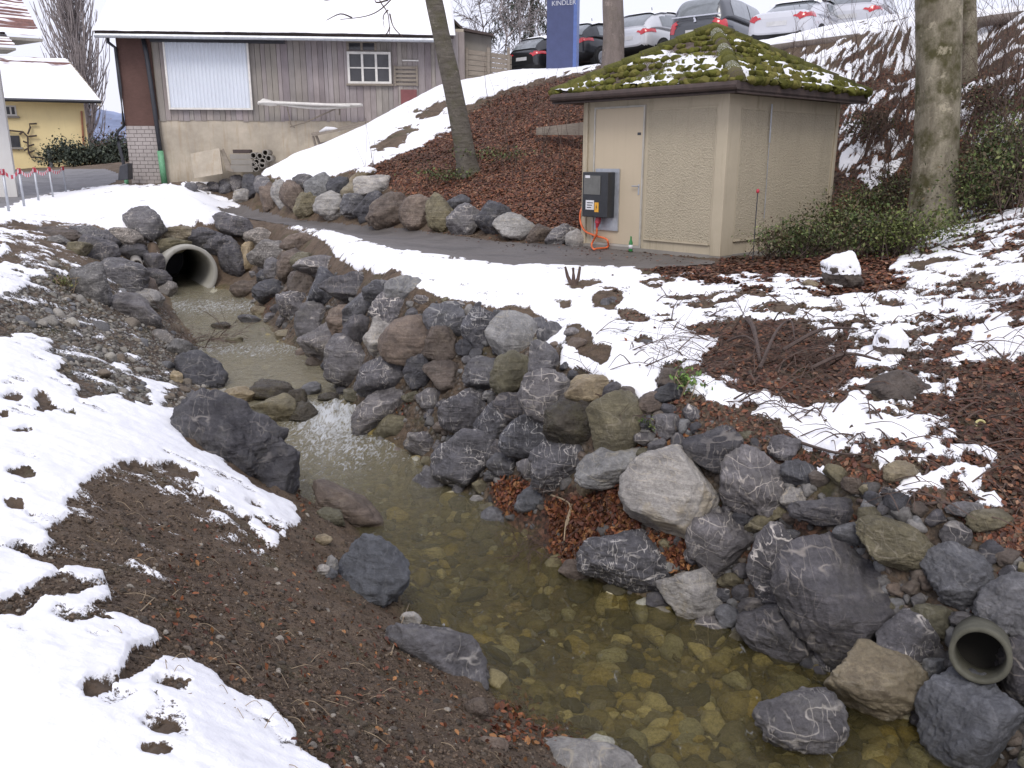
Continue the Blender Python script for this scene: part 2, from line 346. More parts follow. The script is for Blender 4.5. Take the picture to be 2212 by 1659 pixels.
# ------------------------------------------------------------------ ground cover, as regions lying on the ground
RS = 2; RWd, RHt = int(W/RS)+200, int(H/RS)+200; OFF = 100
def raster(polys, vals=None):
    g = np.zeros((RHt, RWd), np.float32)
    for k, P in enumerate(polys):
        P = np.array(P, float)/RS + OFF; x0, y0 = np.floor(P.min(0)).astype(int); x1, y1 = np.ceil(P.max(0)).astype(int)
        x0, y0 = max(x0, 0), max(y0, 0); x1, y1 = min(x1, RWd-1), min(y1, RHt-1)
        X, Y = np.meshgrid(np.arange(x0, x1+1), np.arange(y0, y1+1)); ins = np.zeros(X.shape, bool)
        for (ax, ay), (bx, by) in zip(P, np.roll(P, -1, 0)):
            c = (ay > Y) != (by > Y)
            with np.errstate(divide='ignore', invalid='ignore'): ins ^= c & (X < (bx-ax)*(Y-ay)/(by-ay+1e-9)+ax)
        v = 1. if vals is None else vals[k]; g[y0:y1+1, x0:x1+1][ins] = v
    return g
def blur(g, r):
    for ax in (0, 1):
        for _ in range(2):
            c = np.cumsum(np.pad(g, [(r+1, r) if a == ax else (0, 0) for a in (0, 1)], mode='edge'), axis=ax)
            g = (np.take(c, range(2*r+1, c.shape[ax]), ax)-np.take(c, range(0, c.shape[ax]-2*r-1), ax))/(2*r+1)
    return g
def sample(g, u, v):
    x = np.clip(u/RS+OFF, 0, RWd-2); y = np.clip(v/RS+OFF, 0, RHt-2); ix = x.astype(int); iy = y.astype(int); fx = x-ix; fy = y-iy
    return (g[iy, ix]*(1-fx)+g[iy, ix+1]*fx)*(1-fy)+(g[iy+1, ix]*(1-fx)+g[iy+1, ix+1]*fx)*fy
def ell(u, v, a, b, r=0, n=14): 
    c, s = math.cos(R(r)), math.sin(R(r)); return [(u+a*math.cos(t)*c-b*math.sin(t)*s, v+a*math.cos(t)*s+b*math.sin(t)*c) for t in np.linspace(0, 2*math.pi, n, endpoint=False)]
SN = [([(-200, 478), (-200, 462), (0, 455), (60, 432), (130, 416), (250, 398), (270, 402), (385, 399), (430, 410), (500, 432), (530, 447), (470, 452), (480, 462), (540, 472), (505, 478), (455, 484), (345, 500), (260, 500), (200, 489), (120, 484), (0, 480)], 1),
 ([(385, 399), (500, 370), (600, 335), (720, 290), (800, 245), (860, 210), (950, 160), (985, 150), (1100, 140), (1300, 130), (1290, 153), (1150, 178), (1080, 200), (1010, 228), (975, 258), (975, 285), (910, 318), (840, 345), (790, 365), (700, 385), (620, 392), (560, 380), (480, 392), (430, 402)], 1),
 ([(795, 322), (850, 288), (895, 268), (905, 280), (860, 318), (820, 330)], .25), ([(895, 246), (960, 212), (985, 222), (945, 250), (900, 262)], .25),
 ([(1000, 60), (2300, -40), (2300, 20), (1985, 60), (1700, 95), (1520, 115), (1300, 138), (1000, 160)], .9),
 ([(640, 494), (700, 498), (760, 515), (850, 542), (1000, 563), (1100, 576), (1250, 580), (1370, 583), (1400, 600), (1380, 620), (1450, 640), (1430, 660), (1500, 680), (1460, 700), (1500, 730), (1560, 740), (1500, 790), (1460, 830), (1440, 870), (1400, 870), (1330, 830), (1260, 800), (1210, 790), (1215, 762), (1170, 745), (1185, 700), (1150, 672), (1060, 668), (960, 652), (900, 628), (865, 605), (880, 592), (810, 598), (760, 580), (725, 558), (712, 530), (680, 515)], 1),
 ([(555, 478), (640, 488), (700, 500), (690, 512), (620, 494)], .6),
 ([(1380, 600), (1500, 600), (1540, 640), (1500, 720), (1460, 700), (1420, 650)], .62),
 ([(1460, 800), (1500, 798), (1560, 850), (1650, 880), (1720, 888), (1800, 900), (1850, 845), (1880, 880), (1950, 915), (2010, 940), (1960, 970), (1900, 930), (1850, 930), (1800, 960), (1740, 975), (1680, 922), (1600, 900), (1540, 882), (1490, 852), (1440, 875)], 1),
 ([(1530, 630), (1600, 605), (1700, 620), (1830, 640), (1950, 632), (2000, 640), (2060, 660), (1950, 680), (1850, 700), (1780, 722), (1700, 700), (1620, 690), (1560, 670)], .68),
 ([(1760, 740), (1850, 700), (1960, 690), (2060, 700), (2000, 760), (1900, 740), (1850, 770)], .52),
 ([(1850, 790), (1870, 740), (1920, 730), (1960, 780), (2030, 850), (2000, 880), (1930, 850)], .66),
 ([(2080, 700), (2150, 690), (2230, 720), (2230, 755), (2130, 745)], .9),
 ([(1960, 545), (2000, 500), (2060, 470), (2070, 510), (2150, 540), (2100, 575), (2010, 562), (2110, 598), (1990, 602), (1900, 596)], .72),
 ([(2100, 592), (2230, 572), (2230, 622), (2150, 612)], .8),
 ([(1750, 962), (1820, 955), (1862, 975), (1850, 992), (1790, 990)], 1), ([(1755, 1015), (1800, 1012), (1842, 1040), (1800, 1062)], .95),
 ([(1940, 1010), (2010, 975), (2130, 975), (2155, 995), (2110, 1035), (2040, 1030), (1990, 1060), (1960, 1085), (1880, 1075), (1935, 1050)], .66),
 ([(2080, 1060), (2150, 1075), (2170, 1110), (2110, 1090)], .7), ([(1890, 990), (1920, 985), (1930, 1000), (1900, 1010)], .8),
 ([(1700, 100), (1990, 60), (2230, 25), (2230, 200), (2230, 330), (2060, 300), (1990, 330), (1880, 420), (1810, 370), (1810, 210), (1700, 140)], .52),
 ([(2070, 330), (2230, 270), (2230, 345), (2110, 370)], .5),
 ([(1480, 690), (1900, 660), (2230, 640), (2230, 1060), (2050, 1090), (1850, 960), (1650, 900), (1500, 800)], .0),
 # left bank
 ([(-200, 725), (0, 732), (60, 722), (112, 742), (92, 762), (135, 785), (122, 812), (192, 842), (165, 868), (250, 858), (280, 878), (330, 888), (412, 893), (385, 925), (400, 962), (425, 982), (480, 1002), (560, 1060), (632, 1090), (652, 1130), (618, 1150), (575, 1122), (520, 1110), (460, 1078), (420, 1062), (432, 1022), (385, 1002), (300, 1003), (210, 1018), (190, 1052), (132, 1100), (152, 1130), (100, 1162), (20, 1190), (-200, 1200)], 1),
 ([(545, 1128), (590, 1150), (570, 1160), (540, 1140)], 1), ([(575, 1155), (625, 1160), (600, 1178), (578, 1172)], 1),
 ([(-200, 1208), (0, 1208), (40, 1212), (105, 1240), (130, 1258), (60, 1290), (0, 1312), (-200, 1320)], 1), ([(130, 1252), (180, 1240), (238, 1248), (190, 1262), (140, 1262)], .8),
 ([(148, 1308), (232, 1278), (246, 1302), (192, 1330), (155, 1332)], 1), ([(62, 1175), (95, 1168), (105, 1180), (80, 1190)], 1),
 ([(-200, 1345), (60, 1355), (100, 1318), (140, 1320), (90, 1350), (160, 1372), (240, 1358), (285, 1345), (352, 1385), (285, 1410), (280, 1432), (262, 1472), (200, 1478), (172, 1500), (192, 1530), (282, 1478), (362, 1440), (412, 1442), (505, 1500), (582, 1542), (642, 1590), (640, 1630), (720, 1680), (780, 1760), (-200, 1760)], 1),
 ([(0, 520), (28, 535), (0, 560)], .9), ([(-200, 570), (10, 572), (40, 590), (80, 580), (112, 588), (70, 602), (60, 625), (20, 632), (0, 640), (-200, 640)], .85), ([(25, 577), (50, 578), (40, 584)], 1), ([(-200, 480), (60, 500), (115, 520), (60, 505), (-200, 500)], .8),
 ([(242, 793), (285, 795), (272, 810)], .9), ([(308, 822), (340, 835), (372, 845), (345, 860), (320, 850)], .9), ([(322, 860), (360, 862), (350, 882), (330, 878)], .9), ([(205, 835), (225, 832), (228, 850), (210, 848)], 1),
]
HOLE = [ell(358, 1593, 26, 17, -5), ell(342, 1642, 36, 15), ell(380, 1492, 42, 10, 8), ell(262, 1080, 0, 0), [(10, 1030), (60, 1024), (84, 1042), (60, 1052)], ell(28, 864, 24, 9), ell(92, 864, 20, 10, 20), ell(105, 888, 28, 8), ell(10, 902, 14, 8, -20), ell(48, 940, 28, 5, -10), ell(150, 893, 20, 6), ell(198, 852, 34, 12, -5), [(455, 1052), (480, 1060), (485, 1075), (462, 1070)], [(532, 1085), (560, 1090), (572, 1108), (545, 1105)], ell(26, 1100, 10, 5), ell(48, 1102, 8, 5), ell(70, 1126, 8, 3),
        ell(1312, 652, 34, 18), ell(1250, 735, 30, 22, 20), ell(1240, 800, 60, 0), ell(1262, 620, 45, 8, -10), ell(1455, 822, 34, 28), ell(1445, 850, 26, 20), ell(1270, 762, 25, 14), ell(1300, 770, 22, 18, -30), ell(1390, 740, 18, 9), ell(795, 590, 14, 5), ell(800, 603, 16, 5), ell(938, 612, 8, 4), ell(1220, 665, 16, 8), ell(1370, 690, 36, 14, 10)]
SN = [([(1400, 600), (1620, 590), (1960, 600), (2230, 560), (2230, 1120), (2090, 1100), (1850, 980), (1640, 900), (1480, 850), (1440, 700)], .42), ([(1500, 705), (1700, 690), (1850, 760), (1840, 830), (1700, 870), (1520, 790)], .2), ([(2080, 800), (2230, 780), (2230, 1120), (2150, 1080), (2050, 900)], .25), ([(1990, 450), (2230, 430), (2230, 600), (2000, 600)], .47), ([(-50, 480), (430, 500), (330, 640), (60, 680), (-50, 700)], .36), ([(180, 640), (420, 760), (380, 900), (200, 860), (60, 720)], .33), ([(180, 1000), (480, 1010), (640, 1180), (560, 1240), (300, 1400), (60, 1350), (0, 1190)], .33)] + [q for q in SN if q[1] > 0]
snowg = raster([p for p, _ in SN], [v for _, v in SN]); hg = raster(HOLE); snowg[hg > .5] = 0
snowg = blur(snowg, 2)
LIT = [([(760, 372), (900, 316), (980, 270), (1080, 205), (1200, 175), (1310, 150), (1310, 530), (1250, 535), (1080, 490), (960, 450), (850, 405)], 1), ([(1380, 585), (1480, 568), (1560, 560), (1900, 545), (1960, 560), (1950, 620), (1800, 645), (1600, 625), (1500, 610)], .95),
       ([(1800, 100), (2300, 0), (2300, 560), (1900, 540), (1800, 500)], .55), ([(2000, 620), (2300, 600), (2300, 1250), (2100, 1150), (2000, 1000), (1950, 850)], .75), ([(1480, 700), (1700, 690), (1860, 740), (1880, 850), (1780, 900), (1500, 840)], .8), ([(1060, 1035), (1150, 1040), (1340, 1060), (1400, 1180), (1300, 1250), (1180, 1210), (1060, 1100)], .9), ([(1270, 900), (1420, 900), (1480, 960), (1300, 990)], .7), ([(1350, 1140), (1700, 1100), (1900, 1110), (1950, 1160), (1600, 1220), (1450, 1240)], .7), ([(560, 620), (600, 640), (600, 700), (560, 690)], .6)]
litg = blur(raster([p for p, _ in LIT], [v for _, v in LIT]), 6)
GRV = [([(-50, 560), (330, 600), (470, 820), (350, 900), (150, 850), (-50, 700)], .9), ([(930, 1040), (1180, 1040), (1180, 1150), (950, 1130)], .9), ([(600, 550), (900, 640), (1200, 700), (1500, 900), (2250, 1200), (2250, 1680), (1900, 1680), (1500, 1400), (1100, 1100), (800, 900), (560, 700)], .75), ([(1300, 640), (2250, 700), (2250, 900), (1900, 980), (1600, 900), (1400, 860)], .35)]
grvg = blur(raster([p for p, _ in GRV], [v for _, v in GRV]), 10)
PTH = [[(430, 400), (520, 440), (640, 474), (860, 490), (960, 504), (1080, 522), (1262, 530), (1400, 548), (1555, 566), (1540, 572), (1400, 583), (1250, 584), (1100, 582), (1000, 570), (850, 548), (740, 520), (640, 492), (540, 474), (440, 462), (300, 450), (200, 430)]]
pthg = blur(raster(PTH), 1)
RDP = [[(-400, 495), (-100, 470), (0, 454), (90, 433), (200, 416), (255, 392), (262, 376), (235, 366), (180, 364), (130, 366), (0, 376), (-400, 392)]]
rdg = blur(raster(RDP), 1)
# ------------------------------------------------------------------ ground sheet
ys = list(np.linspace(-6, 1.3, 40)); y = 1.4
while y < 42: ys.append(y); y *= 1.0052
while y < 800: ys.append(y); y *= 1.05
ys = np.array(ys); ti = np.linspace(-.68, .68, 471); to = .68*1.16**np.arange(1, 26); tcol = np.r_[-to[::-1], ti, to]
X = tcol[None, :]*(np.maximum(ys, 1.4)+.9)[:, None]; Y = np.repeat(ys[:, None], len(tcol), 1)
Z0 = tz(X, Y)
# far behind the camera and to the sides the field is simply gentle
U, V_, dep = project(np.stack([X, Y, Z0], -1)); U = np.where(Y > 1, U, -5000)
inf = (U > -190) & (U < W+190) & (V_ > -190) & (V_ < H+190)
def smp(g, fill=0.): return np.where(inf, sample(g, np.where(inf, U, 0), np.where(inf, V_, 0)), fill)
nz = lambda sc, oc=4, s=0: fbm2(X, Y, sc, oc, s)-.5
snow = smp(snowg); outn = np.where(X < 0, sstep(.40, .55, fbm2(X, Y, .6, 4, 31)+.08), .15+.75*fbm2(X, Y, 1.4, 5, 31)); snow = np.where(inf, snow, outn)
lit = smp(litg, .65); grv = smp(grvg, .3); pth = smp(pthg); rd = smp(rdg)
pr = np.clip(pth+rd, 0, 1)
Ys = Y+1.3*Z0*(Y > 9); wide = np.where(inf, sample(blur(snowg, 14), np.where(inf, U, 0), np.where(inf, V_, 0)), 0)
pz_ = np.exp(-((snow-.58)/.24)**2)*(np.abs(sample(blur(snowg, 9), np.where(inf, U, 0), np.where(inf, V_, 0))-.6) < .3)
s2 = snow + (fbm2(X, Ys, 3.2, 5, 3)-.5)*.75*np.exp(-((snow-.55)/.33)**2) + pz_*((fbm2(X*.6, Ys, 6, 4, 77)-.5)*1.5+(fbm2(X*.6, Ys, 15, 3, 78)-.5)*1.1*(Y > 5)-.02) - (.45+.35*(X > 1.5))*sstep(.6, .7, fbm2(X*.8, Ys, 4.5, 4, 88))*sstep(.2, .6, snow)*(1-sstep(.93, 1, wide)) + (fbm2(X, Ys, 9, 4, 5)-.5)*.7*sstep(.05, .5, snow)*(1-.8*sstep(.93, 1, snow))
patchy = (snow > .3) & (snow < .85); far = np.clip(Y/14, .25, 1)
SM = sstep(.40, .62, s2)
wet = waterz(Y); inch = Z0 < wet+.03
lowz = (Z0 < wet+.25) & (Y < 19.5) & (Y > 1) & inf; SM = np.where(lowz, 0, SM); SA = np.where(lowz, 0, np.clip(s2, 0, 1))
rough = 1-sstep(.2, .8, pr)
micro = (nz(1.1, 4, 1)*.14 + nz(5, 5, 2)*.10 + nz(20, 4, 4)*.045*(Y < 16))*rough
micro = np.where(SM > .5, micro*.35, micro)
Z = Z0 + micro*np.where(inch, .5, 1) + SM*(.045 + .02*nz(1.5, 3, 9))
gi = np.arange(Z.size).reshape(Z.shape)
quads = np.stack([gi[:-1, :-1], gi[:-1, 1:], gi[1:, 1:], gi[1:, :-1]], -1).reshape(-1, 4)
P3 = np.stack([X, Y, Z], -1).reshape(-1, 3)
fc = P3[quads].mean(1); rel = fc-CUL; sA = rel@CAX; sS = rel@CSD
bad = (np.abs(sS) < .5) & (sA > -.3) & (sA < 1.3) & (fc[:, 2] > -1.36) & (fc[:, 2] < -.36)
quads_g = quads[~bad]
mask = np.stack([SA, lit, grv, np.ones_like(SM)], -1).reshape(-1, 4)
m2 = np.stack([sstep(.02, .3, wet+.12-Z0)*(Y > 1)*(Y < 20)*inf, np.clip(fbm2(X, Y, .8, 4, 41), 0, 1), pr, np.ones_like(SM)], -1).reshape(-1, 4)
def ground_mat():
    t = NT('ground_mat'); tc = t.n('ShaderNodeTexCoord'); t.co = tc.outputs['Object']
    sn = t.attr('mask', 0); li = t.attr('mask', 1); gr = t.attr('mask', 2); wt = t.attr('mask2', 0)
    n1 = t.noise(1.6, 8, .6); n2 = t.noise(9, 8, .7); n3 = t.noise(45, 6, .7); n4 = t.noise(140, 4, .7)
    soil = t.mix(t.ramp(n2, .35, .65), (.065, .045, .03), (.165, .115, .077)); soil = t.mix(t.ramp(n1, .4, .62, 0, .5), soil, (.2, .148, .105))
    soil = t.mix(t.ramp(n3, .5, .72, 0, .6), soil, (.16, .135, .105)); soil = t.mix(t.ramp(n4, .3, .45, .5, 0), soil, (.018, .013, .01))
    vc = t.n('ShaderNodeTexVoronoi'); vc.inputs['Scale'].default_value = 24; t.l(t.co, vc.inputs['Vector'])
    hue = t.n('ShaderNodeSeparateColor'); t.l(vc.outputs['Color'], hue.inputs[0])
    leaf = t.mix(hue.outputs[0], (.075, .042, .032), (.2, .095, .06)); leaf = t.mix(t.ramp(hue.outputs[1], .6, 1, 0, .5), leaf, (.3, .19, .12)); leaf = t.mix(t.ramp(hue.outputs[2], .6, .7, 0, .75), leaf, (.03, .022, .016))
    vg = t.n('ShaderNodeTexVoronoi'); vg.inputs['Scale'].default_value = 17; t.l(t.co, vg.inputs['Vector']); hg_ = t.n('ShaderNodeSeparateColor'); t.l(vg.outputs['Color'], hg_.inputs[0])
    grav = t.mix(hg_.outputs[0], (.09, .085, .08), (.28, .265, .24)); grav = t.mix(t.ramp(vg.outputs['Distance'], .25, .55), grav, (.035, .029, .023)); grav = t.mix(t.ramp(n2, .4, .55, 0, .9), grav, soil)
    c = t.mix(t.ramp(t.ma('ADD', gr, t.ma('MULTIPLY', t.ma('SUBTRACT', n2, .5), 1.2)), .35, .75), soil, grav)
    c = t.mix(t.ramp(t.ma('ADD', li, t.ma('MULTIPLY', t.ma('SUBTRACT', n2, .5), 1.6)), .42, .7), c, leaf)
    c = t.mix(t.ramp(t.noise(2.4, 5, .6), .56, .7, 0, .5), c, (.062, .07, .022))
    bed = t.mix(hg_.outputs[1], (.16, .13, .04), (.48, .42, .2)); bed = t.mix(t.ramp(n1, .4, .65), (.15, .11, .035), bed); bed = t.mix(t.ramp(n2, .35, .6, .6, 0), bed, (.05, .045, .02))
    c = t.mix(wt, c, bed)
    s = t.ma('ADD', sn, t.ma('ADD', t.ma('MULTIPLY', t.ma('SUBTRACT', n3, .5), .75), t.ma('ADD', t.ma('MULTIPLY', t.ma('SUBTRACT', n2, .5), .3), t.ma('MULTIPLY', t.ma('SUBTRACT', n4, .5), .4))))
    sm = t.ramp(s, .46, .54); snc = t.mix(t.ramp(n2, .3, .7), (.86, .87, .9), (.92, .92, .94))
    c = t.mix(sm, c, snc); rgh = t.ramp(sm, 0, 1, .8, .6)
    h = t.ma('ADD', t.ma('MULTIPLY', n3, .5), t.ma('MULTIPLY', n2, .9)); h = t.ma('ADD', h, t.ma('MULTIPLY', t.ma('MULTIPLY', vg.outputs['Distance'], -1.2), gr)); h = t.ma('ADD', h, t.ma('MULTIPLY', t.ma('MULTIPLY', hue.outputs[2], .8), li))
    h = t.ma('MULTIPLY', h, t.ramp(sm, 0, 1, 1, .12)); h = t.ma('ADD', h, t.ma('MULTIPLY', sm, .6))
    return t.fin(c, rgh, t.bump(h, 1., .055), spec=.35)
gm = ground_mat()
used = np.zeros(len(P3), bool); used[quads_g.ravel()] = True
def sub(name, q, P, mat, attrs, **k):
    ids, inv = np.unique(q.ravel(), return_inverse=True)
    return npmesh(name, P[ids], inv.reshape(q.shape), mat, attrs={a: b[ids] for a, b in attrs.items()}, **k)
gobj = sub('ground', quads_g, P3, gm, {'mask': mask, 'mask2': m2}); tag(gobj, kind='structure')
# path and road sheets
def asphalt(name, c0, c1):
    t = NT(name); t.coords('Object'); n = t.noise(2.2, 8, .7); f = t.noise(120, 3, .7)
    c = t.mix(t.ramp(n, .35, .65), c0, c1); c = t.mix(t.ramp(f, .45, .65, 0, .5), c, tuple(x*1.9 for x in c1)); c = t.mix(t.ramp(t.noise(.9, 5, .6), .52, .62, 0, .45), c, tuple(x*.6 for x in c0))
    return t.fin(c, t.ramp(n, .35, .65, .45, .75), t.bump(f, .5, .006))
pm = asphalt('path_mat', (.088, .08, .076), (.12, .108, .1)); rm = asphalt('road_mat', (.13, .128, .135), (.17, .165, .17))
PP = P3.copy(); PP[:, 2] = (Z0 + .012 + .010*nz(1.2, 3, 8)*1).ravel()
prr = pth.ravel()[quads].min(1) > .5
tag(sub('path', quads[prr], PP, pm, {}), kind='structure')
PP2 = P3.copy(); PP2[:, 2] = (Z0 + .01).ravel(); rdd = rd.ravel()[quads].min(1) > .5
tag(sub('road', quads[rdd], PP2, rm, {}), kind='structure')
# ------------------------------------------------------------------ water
def interp_x(P, y): o = np.argsort(P[:, 1]); return np.interp(y, P[o, 1], P[o, 0])
xl = interp_x(LWp, Y)-.55; xr = interp_x(RWp, Y)+.45
culx = CUL[0]+CAX[0]/CAX[1]*(Y-CUL[1])
inw = (Y > .8) & (Y < 18.5) & (X > xl) & (X < xr); inw |= (Y >= 18.2) & (Y < 21) & (np.abs(X-culx) < .62)
rap = np.exp(-((Y-10.2)/.55)**2)*np.exp(-((X+2.2-.25*(Y-10.2))/.5)**2)
rif = sstep(12, 14, Y)*.45
wv = nz(2.2, 3, 21)*.018 + nz(7, 3, 22)*(.010+.012*rif) + (fbm2(X*1.1, Y*.7, 9, 4, 23)-.5)*.16*rap + .06*rap
WZ = waterz(Y) + wv
q = quads[inw.ravel()[quads].all(1)]; PWt = P3.copy(); PWt[:, 2] = WZ.ravel()
foam = np.clip(rap*.9 + .42*np.exp(-((Y-9.3)/1.)**2)*np.exp(-((X+1.8)/.8)**2) + (.55*np.exp(-((Y-16.6)/.9)**2)) + .5*np.exp(-((Y-13.2)/.6)**2) + .22*np.exp(-((Y-9.4)/.7)**2)*np.exp(-((X+2)/.9)**2), 0, 1)
wa = np.stack([foam, sstep(5.2, 10.5, Y), np.zeros_like(foam), np.ones_like(foam)], -1).reshape(-1, 4)
def water_mat():
    t = NT('water_mat'); t.coords('Object'); t.t.nodes.remove(t.b)
    n = t.noise(6, 5, .6, dist=.8); f2 = t.noise(26, 4, .6)
    nrm = t.bump(t.ma('ADD', n, t.ma('MULTIPLY', f2, .45)), .8, .05)
    tr = t.n('ShaderNodeBsdfTransparent'); tr.inputs[0].default_value = (.84, .79, .55, 1)
    gl = t.n('ShaderNodeBsdfGlossy'); gl.inputs['Roughness'].default_value = .06; t.l(nrm, gl.inputs['Normal'])
    df = t.n('ShaderNodeBsdfDiffuse'); t.l(t.mix(t.attr('wat', 1), (.17, .15, .07), (.34, .31, .22)), df.inputs[0])
    fq = t.n('ShaderNodeFresnel'); fq.inputs[0].default_value = 1.33; t.l(nrm, fq.inputs['Normal'])
    a = t.n('ShaderNodeMixShader'); t.l(t.ramp(t.attr('wat', 1), 0, 1, .16, .55), a.inputs[0]); t.l(tr.outputs[0], a.inputs[1]); t.l(df.outputs[0], a.inputs[2])
    b = t.n('ShaderNodeMixShader'); t.l(fq.outputs[0], b.inputs[0]); t.l(a.outputs[0], b.inputs[1]); t.l(gl.outputs[0], b.inputs[2])
    fo = t.n('ShaderNodeBsdfDiffuse'); fo.inputs[0].default_value = (.5, .52, .54, 1)
    mpn = t.n('ShaderNodeMapping'); mpn.inputs['Scale'].default_value = (2.2, .7, 1); t.l(t.co, mpn.inputs[0])
    fm = t.ramp(t.ma('ADD', t.attr('wat', 0), t.ma('MULTIPLY', t.ma('SUBTRACT', t.noise(9, 6, .62, vec=mpn.outputs[0], dist=1.6), .5), 3.2)), .45, 1.15, 0, .85)
    c = t.n('ShaderNodeMixShader'); t.l(fm, c.inputs[0]); t.l(b.outputs[0], c.inputs[1]); t.l(fo.outputs[0], c.inputs[2])
    t.l(c.outputs[0], t.out.inputs[0]); return t.m
tag(sub('water', q, PWt, water_mat(), {'wat': wa}), kind='structure')
# ------------------------------------------------------------------ boulders, each a thing of its own
_ico = {}
def ico(sub):
    if sub not in _ico:
        bm = bmesh.new(); bmesh.ops.create_icosphere(bm, subdivisions=sub, radius=1); bm.verts.ensure_lookup_table()
        _ico[sub] = (np.array([v.co[:] for v in bm.verts]), np.array([[v.index for v in f.verts] for f in bm.faces])); bm.free()
    return _ico[sub]
def stone(seed, sub=5, nplane=9, cut=.56, sharp=26, lump=.10, box=0):
    V, Fc = ico(sub); r = np.random.default_rng(seed)
    N = r.normal(size=(nplane, 3)); N /= np.linalg.norm(N, axis=1)[:, None]; D = r.uniform(cut, cut+.32, nplane)
    if box: N = np.vstack([N, np.eye(3), -np.eye(3)]); D = np.r_[D, [.74]*6]
    dt = V@N.T; rr = np.where(dt > .05, D/np.maximum(dt, .05), 9.)
    rr = np.minimum(rr, 1.05); rr = -np.log(np.exp(-sharp*rr).sum(1)+np.exp(-sharp*1.04))/sharp
    w = V*rr[:, None]
    lay = (V@N[0])*5+vn3(w*2+9, 6)*1.2; rr = rr + .017*(sstep(.35, .65, fr(lay))-.5)
    rr = rr*(1 + lump*(vn3(w*2.3+seed, 1)-.5)*2 + lump*.55*(vn3(w*5.5+seed, 2)-.5)*2 + lump*.3*(vn3(w*13+seed, 3)-.5)*2 + lump*.12*(vn3(w*31+seed, 4)-.5)*2)
    P = V*rr[:, None]; lo, hi = P.min(0), P.max(0); P = (P-(lo+hi)/2)/((hi-lo)/2); return P, Fc
RGT = np.array([1., 0, 0]); UPV = np.array([0, sp, cp]); FWD = np.array([0, cp, -sp])
BN = [0]
def boulder(u, v, w, h, rot=0, kind='dark', label=None, cat='boulder', group=None, name='boulder', dep=.85, box=0, lump=.1, sink=.26, out=0., snowcap=False, D=None, npl=11, bury=0):
    BN[0] += 1; sd = BN[0]*7+3
    if D is None: p, t = hit(u, v+h*sink)
    elif D < 0: p = PW(u, v+h*.34); t = np.linalg.norm(p-np.array([0, 0, EZ]))/np.linalg.norm(rayd(u, v+h*.34))
    else: p = PD(u, v+h*sink, D); t = D/rayd(u, v+h*sink)[1]
    c = np.array([0, 0, EZ]) + rayd(u, v)*(t-out-bury*-1); dz = (c-np.array([0, 0, EZ]))@FWD
    g_ = 1.34 if w*h < 15000 else 1.14; a, b = w*g_/2/F*dz, h*g_/2/F*dz; k = dep*math.sqrt(a*b)
    sub_ = 4 if w*h < 1500 else 5
    if w*h > 14000: sub_ = 6
    P, Fc = stone(sd, sub_, npl, lump=lump, box=box)
    r = R(rot); ex = RGT*math.cos(r)-UPV*math.sin(r); ey = RGT*math.sin(r)+UPV*math.cos(r)
    Q = (P[:, :1]*a)*ex + (P[:, 1:2]*b)*ey + (P[:, 2:]*k)*FWD
    base = c + np.array([0, 0, Q[:, 2].min()])
    o = npmesh(name, Q+c, Fc, M[kind], loc=tuple(base))
    tag(o, label, cat, group)
    if snowcap:
        hh = Q[:, 2]; thr = hh.min()+(hh.max()-hh.min())*snowcap; keepv = hh > thr; fk = keepv[Fc].all(1)
        ids, inv = np.unique(Fc[fk].ravel(), return_inverse=True); S = Q[ids]*1.03; S[:, 2] += .035*sstep(thr, thr+.06, S[:, 2])+.02*vn3(S*9, 5)-.01
        so_ = npmesh('snow_cap', S+c, inv.reshape(-1, 3), M['snow'], loc=tuple(base)); so_.parent = o; so_.location = (0, 0, 0)
    return o
M['snow'] = simple('snow_mat', (.88, .89, .92), .6, var=.02, sc=9, bump=.4, bd=.01)
